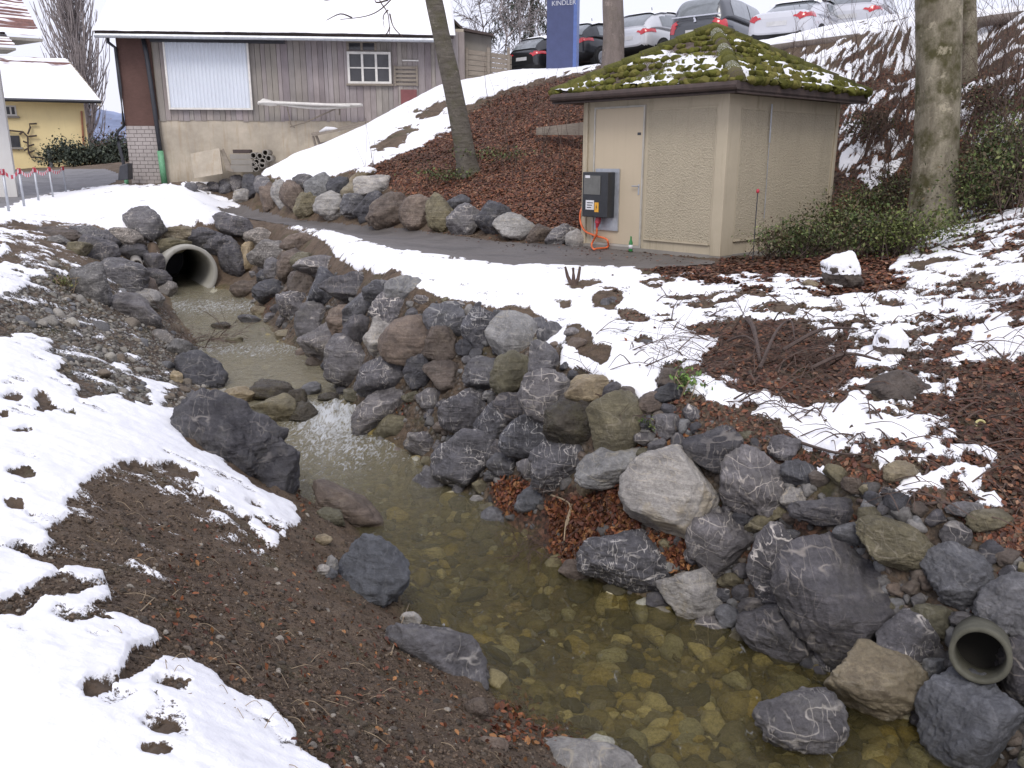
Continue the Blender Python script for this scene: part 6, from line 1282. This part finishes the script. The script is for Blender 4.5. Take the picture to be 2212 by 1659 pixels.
for i_, (u_, v_, w_, h_, l_) in enumerate(((2130, 385, .8, .6, 'green bramble patch half way up the bank right of the trunk'), (2200, 330, .8, .6, 'green bramble patch at the right edge under the snow scraps'), (1870, 475, .6, .5, 'green bramble patch on the bank behind the shed corner'), (1935, 440, .5, .5, 'brownish bramble patch left of the thick trunk'), (2140, 250, .9, .5, 'dark bramble patch high on the bank right of the trunk'), (1900, 300, .6, .4, 'dark bramble patch among snow scraps right of the shed roof'), (1300, 330, .5, .3, 'low bramble patch between the board and the shed wall'))):
    bush('bramble_bush', l_, at(u_, v_), w_, .5, h_, 1500, .05, GR if i_ < 3 else [(.1, .085, .04), (.08, .1, .03), (.12, .08, .05), (.07, .05, .035)], 60+i_, stems=26)
EV = [(.07, .09, .065), (.1, .12, .08), (.055, .07, .055)]
bush('hedge_shrub', 'dark evergreen shrub before the yellow house corner', PD(150, 360, 45), 1.0, .8, 1.0, 2400, .15, EV, 11, cat_='shrub')
bush('hedge_shrub', 'dark evergreen shrub in the middle of the far hedge', PD(185, 360, 45), 1.0, .8, .75, 2000, .15, EV, 12, cat_='shrub')
bush('hedge_shrub', 'dark evergreen shrub right of the orange brown stake', PD(225, 360, 46), 1.0, .8, .7, 2000, .15, EV, 13, cat_='shrub')
bush('hedge_shrub', 'dark evergreen shrub touching the barn corner', PD(252, 362, 46), .8, .8, 1.0, 1800, .15, EV, 14, cat_='shrub')
bush('hedge_shrub', 'reddish brown bare shrub behind the dark hedge', PD(225, 345, 56), 2.0, 1.2, 2.0, 2600, .16, [(.2, .13, .1), (.26, .18, .14)], 15, cat_='shrub', stems=80)
bush('ivy_patch', 'green ivy at the foot of the leaning beech', at(975, 395), .7, .5, .25, 700, .06, GR, 16, cat_='ivy', stems=4)
bush('ivy_patch', 'green ivy on leaf litter right of the leaning beech', at(1085, 350), .9, .6, .25, 600, .06, GR, 17, cat_='ivy', stems=4)
bush('grass_tuft', 'fresh green weed beside the round brown stone in the snow', at(1480, 850), .12, .10, .16, 160, .045, [(.14, .24, .05), (.2, .3, .08)], 18, stems=8, cat_='weed', mat='twigpale')
bush('weed', 'green sprig on the stones above the olive blocky boulder', at(1400, 925), .14, .10, .10, 120, .035, [(.12, .2, .04), (.2, .24, .08)], 19, stems=6, cat_='weed')
bush('grass_tuft', 'yellow green grass tuft on the left bank by the snow', at(132, 620), .22, .12, .12, 200, .04, [(.2, .2, .06), (.14, .16, .05)], 20, stems=24, cat_='grass', mat='twigpale')
# ------------------------------------------------------------------ bank undergrowth: bare stems without number
m = MB(); rr = np.random.default_rng(77)
uv = cloud(150, [[(1640, 130), (2300, 20), (2300, 470), (2080, 500), (1960, 420), (1830, 400), (1820, 220)], [(1450, 120), (1700, 100), (1700, 140), (1500, 140)]], [1, .6]); Pu, _ = hits(uv)
for p in Pu:
    L_ = rr.uniform(.5, 1.9); branchy(m, p, np.array([rr.normal(0, .25), rr.normal(0, .2), 1]), L_, rr.uniform(.006, .016), 1, .01, .35, 5, rr, .003, 3)
uv = cloud(70, [[(1080, 230), (1262, 220), (1262, 400), (1080, 420)], [(1000, 220), (1100, 190), (1100, 230)], [(760, 350), (860, 380), (820, 400), (760, 390)]], [.8, .5, 1]); Pu, _ = hits(uv)
for p in Pu: branchy(m, p, np.array([rr.normal(0, .2), rr.normal(0, .2), 1]), rr.uniform(.5, 1.5), rr.uniform(.006, .012), 0, .0, .3, 4, rr, .004, 3)
tag(m.build('undergrowth', M['twigred'], loc=(0, 0, 0)), kind='stuff')
# lying twigs and bramble shoots on the terrace and bank
m = MB()
uv = cloud(480, [[(1400, 620), (2260, 640), (2260, 1150), (1950, 1090), (1500, 900)], [(1500, 700), (1850, 700), (1880, 860), (1600, 880)], [(2000, 90), (2260, 60), (2260, 560), (1830, 520)], [(1250, 620), (1450, 650), (1440, 860), (1230, 800)]], [.45, .9, .5, .15]); Pu, _ = hits(uv)
for p in Pu:
    a = rr.uniform(0, 6.28); L_ = rr.uniform(.1, .55); d = np.array([math.cos(a), math.sin(a), rr.uniform(.05, .5)]); q = p+d*L_*.5+UZ*.03; e = p+d*[1, 1, .25]*L_; m.tube(cat([p, q, e], 3), np.linspace(rr.uniform(.004, .010), .002, 7), 3, cap=False)
tag(m.build('dead_twigs', M['twigred'], loc=(0, 0, 0)), kind='stuff')
m = MB()
uv = cloud(170, [[(200, 1020), (640, 1150), (900, 1400), (1150, 1660), (600, 1660), (200, 1330)], [(0, 600), (400, 700), (450, 880), (200, 850)]], [1, .4]); Pu, _ = hits(uv)
for p in Pu:
    a = rr.uniform(0, 6.28); L_ = rr.uniform(.03, .16); d = np.array([math.cos(a), math.sin(a), 0]); q = p+d*L_*.5+UZ*rr.uniform(.004, .015); m.tube(cat([p+UZ*.004, q+rr.normal(0, .006, 3), ground_at(p+d*L_)+UZ*.006], 4), np.linspace(.0017, .001, 9), 3, cap=False)
tag(m.build('straw', M['twigpale'], loc=(0, 0, 0)), kind='stuff')
# brush pile
bp0 = at(1660, 800); T = thing('brush_pile', 'heap of dead brown brushwood and roots among the snow patches', 'brush', bp0); m = MB(); rr = np.random.default_rng(91)
for k in range(60):
    p = ground_at(bp0+np.array([rr.normal(0, .7), rr.normal(.25, .55), 0])); branchy(m, p, np.array([rr.normal(-.2, .8), rr.normal(0, .5), rr.uniform(.05, .45)]), rr.uniform(.2, .6), rr.uniform(.004, .012), 1, .05, .5, 4, rr, .002, 3)
m.build('twigs', M['twigred'], T)['kind'] = 'stuff'; m = MB()
for u0, v0, u1, v1, r_ in ((1612, 690, 1640, 790, .03), (1700, 700, 1715, 745, .012), (1690, 760, 1850, 720, .02), (1640, 800, 1700, 700, .018), (1570, 740, 1650, 770, .014), (1750, 800, 1900, 790, .02)):
    a = at(u0, v0+8); b_ = at(u1, v1+8); m.tube(cat([a+UZ*.05, (a+b_)/2+UZ*.16, b_+UZ*.08], 5), np.linspace(r_, r_*.5, 11), 6)
m.build('branches', M['twig'], T)
# single sticks one can point to
def stick(label, pts, r, mat='twig', lift=.015, name='stick', cat_='stick', ends=None):
    P = [at(u, v)+UZ*lift for u, v in pts]
    if ends: P = [p+UZ*e for p, e in zip(P, ends)]
    m = MB(); C_ = cat(P, 5); m.tube(C_, np.linspace(r, r*.5, len(C_)), 6); return tag(m.build(name, M[mat], smooth=True), label, cat_)
stick('dark bent branch lying across snow behind the large dark boulder', [(1700, 960), (1766, 982), (1815, 994), (1866, 997)], .013, lift=.05)
stick('upright dark stick poking from the snow at lower right', [(1979, 1070), (1998, 1030), (2010, 992)], .012)
stick('thin straight stick leaning on the pale pebble by the stream', [(845, 1424), (862, 1370), (885, 1310)], .006, 'twigpale', .03)
stick('short dark stick in the terrace snow above the tan oval stone', [(1222, 770), (1248, 795), (1278, 810)], .010)
stick('pale stick lying on the veined mid bank boulder', [(1110, 966), (1180, 942)], .008, 'twigpale', .2)
stick('long dark twig across the snow patch at upper right', [(2030, 540), (2080, 555), (2160, 572)], .012, lift=.05)
stick('dark branch lying over the snow near the shed side slope', [(1985, 512), (2040, 500), (2100, 520)], .010, lift=.05)
stick('brown branch with forked end in snow left of the brush heap', [(1450, 700), (1455, 680), (1470, 665)], .007, lift=.04, ends=[0, .05, .1])
stick('twisted root reaching up among the leaf drift', [(1190, 1090), (1230, 1110), (1222, 1150), (1218, 1190)], .010, 'twigpale', .09)
stick('stubby driftwood piece standing in the leaf drift', [(1222, 1160), (1236, 1105)], .016, 'twigpale', .07)
stick('curled bramble shoot over the snow below the shed', [(1312, 600), (1322, 640), (1360, 665), (1388, 685)], .004, lift=.03)
stick('thin shoot bending over the clean snow strip by the path', [(1140, 585), (1165, 620), (1200, 640)], .003, lift=.03)
stick('grey root along the slope under the snow at lower right', [(1850, 1090), (1950, 1105), (2040, 1095), (2120, 1130)], .016, 'twig', .03)
stick('snow dusted stick on the mud left of the foreground boulder', [(240, 1388), (330, 1300), (330, 1300)], .004, 'twigpale', .01)
# cut shoots at the path edge
sc0 = at(1238, 622); T = thing('cut_shrub', 'stump with three cut shoots at the path edge in the snow', 'stump', sc0)
for du, dv in ((-17, -46), (0, -44), (15, -46)):
    m = MB(); e = np.array([0, 0, EZ])+rayd(1238+du, 622+dv)*np.linalg.norm(sc0-[0, 0, EZ])/np.linalg.norm(rayd(1238+du, 622+dv)); m.tube([sc0, (sc0+e)/2+rr.normal(0, .015, 3), e], [.03, .022, .016], 6); m.build('shoot', M['twigred'], T)
m = MB(); m.tube([sc0-UZ*.05, sc0+UZ*.1], [.09, .04], 7); m.build('stump', M['twigred'], T)
# driftwood tangle in the leaf drift
dt0 = at(1230, 1140); T = thing('root_tangle', 'tangle of thin roots and twigs in the red leaf drift by the water', 'roots', dt0); m = MB(); rr = np.random.default_rng(55)
for k in range(46):
    p = dt0+np.array([rr.normal(0, .22), rr.normal(0, .18), 0]); p[2] = max(tz(p[0], p[1])[0], -1.7); branchy(m, p, np.array([rr.normal(0, .6), rr.normal(-.2, .5), rr.uniform(0, .9)]), rr.uniform(.15, .42), rr.uniform(.002, .006), 1, .08, .5, 4, rr, .0015, 3)
m.build('roots', M['twigred'], T)
m = MB(); rr = np.random.default_rng(56); d2 = at(425, 745)
for k in range(22): p = d2+np.array([rr.normal(0, .25), rr.normal(0, .3), .02]); branchy(m, p, np.array([rr.normal(.3, .6), rr.normal(0, .5), .3]), rr.uniform(.3, .7), .008, 1, .08, .4, 4, rr, .003, 3)
tag(m.build('drift_twigs', M['twigred']), 'drift twigs caught at the left edge of the upper pool', 'twigs')
# guard logs at the car park edge
for (a_, b_, l_) in (((1560, 118, 21.6), (1992, 63, 19.0), 'long round guard log with snow on top along the car park'), ((2030, 57, 18.8), (2330, 16, 17.2), 'second snow topped guard log right of the thick trunk')):
    A2, B2 = PD(*a_), PD(*b_); T = thing('guard_log', l_, 'log', A2); m = MB(); k_ = 24; m.tube([A2+(B2-A2)*t+UZ*.01*math.sin(t*19) for t in np.linspace(0, 1, k_)], .13, 14); m.build('log', M['barkgrey'], T, smooth=True)
    d_ = (B2-A2)/np.linalg.norm(B2-A2); s_ = np.cross(d_, UZ); V = []; nn_ = 120
    for i_ in range(nn_):
        p = A2+(B2-A2)*i_/(nn_-1)
        for w_ in np.linspace(.5, math.pi-.35, 8): rr_ = .132+.05*math.sin((w_-.5)/(math.pi-.85)*math.pi)*(1+.5*math.sin(i_*.7)*math.sin(i_*.23)); V.append(p+s_*math.cos(w_)*rr_+UZ*math.sin(w_)*rr_)
    i = np.arange(nn_*8).reshape(nn_, 8); q = np.stack([i[:-1, :-1], i[:-1, 1:], i[1:, 1:], i[1:, :-1]], -1).reshape(-1, 4); o = npmesh('snow_cover', np.array(V), q, M['snow'], loc=tuple(A2)); o.parent = T; o.location = (0, 0, 0)
    for t_ in (.1, .5, .9): m = MB(); p = A2+(B2-A2)*t_; m.tube([p+d_*.0+np.array([0, .2, -1.]), p+np.array([0, .18, .02])], .09, 8); m.build('post', M['barkgrey'], T)
m = MB(); A2, B2 = PD(1158, 276, 20.8), PD(1275, 262, 19.6); m.prism([A2, B2, B2-UZ*.3, A2-UZ*.16], np.array([.05, .18, 0])); tag(m.build('retaining_board', M['greywood']), 'tan retaining board in the leafy slope left of the shed', 'board')
# bottle end ring
p = at(2117, 923); m = MB(); 
ringp = [p+UZ*.02+RGT*math.cos(q)*.035+UPV*math.sin(q)*.033 for q in np.linspace(0, 2*math.pi, 15)]; m.tube(ringp, .010, 6); tag(m.build('cut_reed', M['yellowlabel'] if False else simple('pale_yellow', (.5, .45, .2), .6), smooth=True), 'small pale yellow ring end of a cut pipe on the leaf slope', 'pipe end')
# ------------------------------------------------------------------ sign and cars
A2, B2 = PD(1180, 140, 27.3), PD(1237, 140, 27.0); sgz = A2[2]-.3; T = thing('sign_pillar', 'tall dark blue sign pillar with pale lettering at the car park', 'sign', (A2[0], A2[1], sgz))
e_ = (B2-A2)*[1, 1, 0]; wdt_ = np.linalg.norm(e_); e_ /= wdt_; nn_ = np.array([e_[1], -e_[0], 0]); hp = 4.6
m = MB(); m.box(np.array([A2[0], A2[1], sgz]), e_*wdt_, -nn_*.22, UZ*hp); m.build('panel', M['bluesign'], T, bevel=.01)
m = MB(); m.box(np.array([A2[0], A2[1], sgz])+e_*wdt_, e_*.11, -nn_*.26, UZ*hp); m.build('side_strip', M['signside'], T)
fc_ = bpy.data.curves.new('lettering', 'FONT'); fc_.body = 'KINDLER'; fc_.size = .19; fc_.extrude = .004; fc_.align_x = 'CENTER'
fo_ = bpy.data.objects.new('tmp', fc_); col.objects.link(fo_); bpy.context.view_layer.update(); me = bpy.data.meshes.new_from_object(fo_.evaluated_get(bpy.context.evaluated_depsgraph_get())); bpy.data.objects.remove(fo_)
me.materials.clear(); me.materials.append(M['text']); o = bpy.data.objects.new('lettering', me); col.objects.link(o); o.parent = T
SF = Face(A2, e_); tx = SF.uv(1218, 11); pt = SF.P(tx[0], tx[1], .012); o.location = tuple(pt-np.array(wloc(T))); o.rotation_euler = (R(90), 0, math.atan2(e_[1], e_[0])+0)
def carpaint(name, c, metal=.3): 
    t = NT(name); t.coords('Object'); n = t.noise(3, 4); c2 = t.mix(t.ramp(n, .3, .7), tuple(x*.93 for x in c), c); t.b.inputs['Coat Weight'].default_value = .8; return t.fin(c2, .32, None, metal)
M['tail'] = simple('tail_light', (.5, .02, .03), .2, coat=.8); M['tyre'] = simple('tyre', (.02, .02, .021), .8); M['rim'] = simple('rim', (.4, .41, .43), .35, .7); M['trim'] = simple('chrome_trim', (.65, .66, .7), .25, .8); M['carglass'] = simple('car_glass', (.2, .22, .235), .08, coat=.8)
M['plate'] = simple('number_plate', (.6, .6, .6), .4)
def car(label, light, hd, L, Wd, Hh, paint, kind='hatch', snow=False, lamp='red'):
    hd = np.array([hd[0], hd[1], 0.]); hd /= np.linalg.norm(hd); lf_ = np.array([-hd[1], hd[0], 0.])
    lz = .9 if kind != 'suv' else 1.05; loc = PD(*light)-hd*.2+lf_*(Wd/2-.12)-UZ*lz; T = thing('parked_car', label, 'car', loc, 'cars parked above the slope')
    W2 = lambda p: loc+hd*p[..., 0:1]+lf_*p[..., 1:2]+UZ*p[..., 2:3]
    s = Hh/1.5; bs = np.array([(0, .45, .80, .60), (.05, .34, .93, .76), (.2, .27, .99, .84), (.6, .22, 1.0, .875), (1.4, .2, .97, .885), (2.7, .2, .94, .885), (3.3, .22, .90, .87), (3.85, .27, .80, .80), (4.12, .33, .70, .68), (4.2, .42, .6, .5)])
    bs[:, 0] *= L/4.2; bs[:, 1:3] *= s; bs[:, 3] *= Wd/1.77
    if kind == 'suv': cs = [(.06, 1.05), (.16, 1.35), (.3, 1.52), (.7, 1.62), (1.6, 1.64), (2.5, 1.58), (3.0, 1.3), (3.4, 1.02)]; cs = [(a, b*1.5/1.64) for a, b in cs]
    elif kind == 'sedan': cs = [(.55, 1.0), (.8, 1.15), (1.2, 1.36), (1.7, 1.43), (2.3, 1.41), (2.8, 1.25), (3.3, .98)]
    else: cs = [(.12, 1.0), (.25, 1.16), (.5, 1.34), (.85, 1.45), (1.5, 1.5), (2.2, 1.46), (2.7, 1.27), (3.3, .98)]
    cs = np.array(cs); cs[:, 0] *= L/4.2; cs[:, 1] *= s
    def grid(xs, zl, zh, hw, top, nr=40, p=.42):
        q = np.linspace(0, 2*math.pi, nr, endpoint=False); c_, s_ = np.cos(q), np.sin(q); yy = np.sign(c_)*np.abs(c_)**p; zz = np.sign(s_)*np.abs(s_)**p
        zf = (zz+1)/2; Y_ = hw[:, None]*yy[None]*(1-(1-top)*zf[None]**1.3); Z_ = zl[:, None]+(zh-zl)[:, None]*zf[None]; X_ = np.repeat(xs[:, None], nr, 1); return np.stack([X_, Y_, Z_], -1), zf
    xs = np.linspace(0, L, 60)**1.0; xs = np.r_[0, .02, .05, .1, xs[2:]]; xs = np.unique(xs); Bg, _ = grid(xs, np.interp(xs, bs[:, 0], bs[:, 1]), np.interp(xs, bs[:, 0], bs[:, 2]), np.interp(xs, bs[:, 0], bs[:, 3]), .93)
    xc = np.linspace(cs[0, 0], cs[-1, 0], 60); beltz = np.interp(xc, bs[:, 0], bs[:, 2])-.14*s; Cg, zf = grid(xc, beltz, np.maximum(np.interp(xc, cs[:, 0], cs[:, 1]), beltz+.06), np.interp(xc, bs[:, 0], bs[:, 3])*.97, .70, p=.38)
    def surf(G, nm, mat, par=T, sel=None, off=0., cap=False):
        a, b_ = G.shape[:2]; i = np.arange(a*b_).reshape(a, b_); j = np.roll(i, -1, 1); q = np.stack([i[:-1], j[:-1], j[1:], i[1:]], -1).reshape(-1, 4); P = G.reshape(-1, 3)
        if off:
            du = np.gradient(G, axis=0); dv = (np.roll(G, -1, 1)-np.roll(G, 1, 1)); nn = np.cross(dv, du); nn /= np.linalg.norm(nn, axis=-1)[..., None]+1e-9; cc_ = G-np.array([G[..., 0].mean(), 0, G[..., 2].mean()]); sg = np.sign((nn*cc_).sum(-1))[..., None]; P = (G+nn*sg*off).reshape(-1, 3)
        if sel is not None: q = q[sel(P[q].mean(1))]
        if len(q) == 0: return None
        ids, inv = np.unique(q.ravel(), return_inverse=True); o_ = npmesh(nm, W2(P[ids]), inv.reshape(-1, 4), mat, loc=tuple(loc)); o_.parent = par; o_.location = tuple(Vector(loc)-wloc(par)); return o_
    body = surf(Bg, 'body', paint); 
    m = MB(); m.add(W2(Bg[0]), [tuple(range(40))]); m.build('rear_panel', paint, T)
    cab = surf(Cg, 'cabin', paint)
    m = MB(); m.add(W2(Cg[0]), [tuple(range(40))]); m.build('tailgate', paint, T)
    zt_ = np.interp(np.linspace(0, L, 200), cs[:, 0], cs[:, 1]); top = lambda x: np.interp(x, cs[:, 0], cs[:, 1]); bl = lambda x: np.interp(x, bs[:, 0], bs[:, 2])
    rr0 = cs[0, 0]; rr1 = cs[3, 0]
    sw = lambda p: (p[:, 0] > rr1*.8+.05) & (p[:, 0] < cs[-2, 0]+.12) & (p[:, 2] > bl(p[:, 0])+.015) & (p[:, 2] < top(p[:, 0])-.13*s) & (np.abs(p[:, 1]) > .42) & (np.abs(p[:, 0]-L*.40) > .035)
    surf(Cg, 'side_windows', M['carglass'], sel=sw, off=.008)
    rw = lambda p: (p[:, 0] < rr1*.88) & (p[:, 2] > bl(p[:, 0])+.02*s) & (np.abs(p[:, 1]) < .56*Wd/1.77) & (p[:, 0] > rr0)
    surf(Cg, 'rear_window', M['carglass'], sel=rw, off=.008)
    for sg in (-1, 1):
        tl = (lambda p: (p[:, 0] < .42) & (p[:, 1]*sg > .42*Wd/1.77) & (p[:, 2] > (.72+.2*(p[:, 0]))*s) & (p[:, 2] < (.86+.22*p[:, 0])*s)) if kind != 'suv' else (lambda p: (p[:, 0] < .3) & (p[:, 1]*sg > .55) & (p[:, 2] > .66*s) & (p[:, 2] < .97*s))
        surf(Bg, 'tail_light', M['tail'], sel=tl, off=.012)
    surf(Bg, 'bumper_trim', M['tyre'], sel=lambda p: (p[:, 0] < .55) & (p[:, 2] < .42*s), off=.008)
    surf(Bg, 'sill_trim', M['tyre'], sel=lambda p: (p[:, 0] > .9) & (p[:, 0] < L-.9) & (p[:, 2] < .29*s), off=.006)
    m = MB(); pc = lambda x, y, z: loc+hd*x+lf_*y+UZ*z
    m.box(pc(-.012, -.26, .60*s), lf_*.52, hd*.03, UZ*.11); m.build('number_plate', M['plate'], T)
    if kind == 'suv': m = MB(); m.box(pc(.02, -.72, .985*s), lf_*1.44, hd*.03, UZ*.035); m.build('chrome_strip', M['trim'], T); m = MB(); m.prism([pc(-.004, .03, .86*s), pc(-.004, -.05, .87*s), pc(-.004, -.03, .93*s), pc(-.004, .02, .98*s), pc(-.004, .05, .95*s), pc(-.004, .02, .91*s)], hd*.02); m.build('badge', M['trim'], T)
    for x_ in (.78*L/4.2, L-.82*L/4.2):
        for sg in (-1, 1):
            c_ = pc(x_, sg*(Wd/2-.12), .31*s); r_ = .31*s
            def disc(nm, prof, mat, par):
                m = MB(); n_ = 22; V = []
                for rad, d_ in prof:
                    for k in range(n_): q = 2*math.pi*k/n_; V.append(c_+lf_*sg*d_+hd*math.cos(q)*rad+UZ*math.sin(q)*rad)
                m.add(V, [(i*n_+k, i*n_+(k+1) % n_, (i+1)*n_+(k+1) % n_, (i+1)*n_+k) for i in range(len(prof)-1) for k in range(n_)]+[tuple((len(prof)-1)*n_+k for k in range(n_))]); return m.build(nm, mat, par, smooth=False)
            disc('wheel_arch', [(r_*1.2, -.1), (r_*1.2, .095), (r_*1.12, .098)], M['tyre'], T)
            w_ = disc('wheel', [(r_, -.1), (r_, .10), (r_*.92, .125), (r_*.7, .125)], M['tyre'], T); disc('rim', [(r_*.66, .126), (r_*.6, .132), (r_*.2, .128)], M['rim'], w_)
    m = MB(); m.tube([pc(L*.30, 0, Hh-.02), pc(L*.29, 0, Hh+.16)], .012, 5); m.build('aerial', M['tyre'], T)
    if snow: surf(Cg, 'roof_snow', M['snow'], sel=lambda p: (p[:, 2] > top(p[:, 0])-.03*s) & (p[:, 0] > rr1*.6), off=.05)
    return T
black = carpaint('black_paint', (.018, .019, .022)); silver = carpaint('silver_paint', (.62, .63, .66), .2); grey = carpaint('grey_paint', (.075, .08, .09)); white = carpaint('white_paint_car', (.6, .61, .65), .1)
HD = (.72, .69)
car('black hatchback at the left end of the row behind the blue sign', (1168, 108, 31), HD, 4.2, 1.75, 1.48, black, snow=True)
car('black car with chrome window line between blue sign and straight trunk', (1270, 80, 29.3), HD, 4.3, 1.78, 1.5, black, snow=True)
car('silver hatchback with a large red tail light in the middle of the row', (1405, 60, 26.6), HD, 4.2, 1.76, 1.5, silver, snow=True)
car('dark grey tall car with a chrome strip and pale badge right of the silver hatchback', (1566, 38, 24), (.62, .78), 4.4, 1.8, 1.72, grey, 'suv')
car('white saloon behind bare twigs above the guard log', (1752, 22, 22.4), (.62, .78), 4.5, 1.8, 1.46, white, 'sedan', snow=True)
car('white snow covered car at the right end of the row', (1900, 8, 23.5), (.55, .83), 4.2, 1.75, 1.45, white, snow=True)
# far hill
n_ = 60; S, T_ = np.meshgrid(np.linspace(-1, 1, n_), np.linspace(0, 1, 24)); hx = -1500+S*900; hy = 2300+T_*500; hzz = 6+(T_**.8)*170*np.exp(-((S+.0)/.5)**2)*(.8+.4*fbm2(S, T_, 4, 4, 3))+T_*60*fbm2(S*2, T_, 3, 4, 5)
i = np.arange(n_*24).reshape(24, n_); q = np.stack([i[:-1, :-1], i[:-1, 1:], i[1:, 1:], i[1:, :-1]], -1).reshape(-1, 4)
tag(npmesh('hills', np.stack([hx, hy, hzz], -1).reshape(-1, 3), q, simple('haze_blue_forest', (.2, .24, .36), .9, var=.3, sc=.01)), kind='structure')  # forest colour with the blue of distance haze painted into it
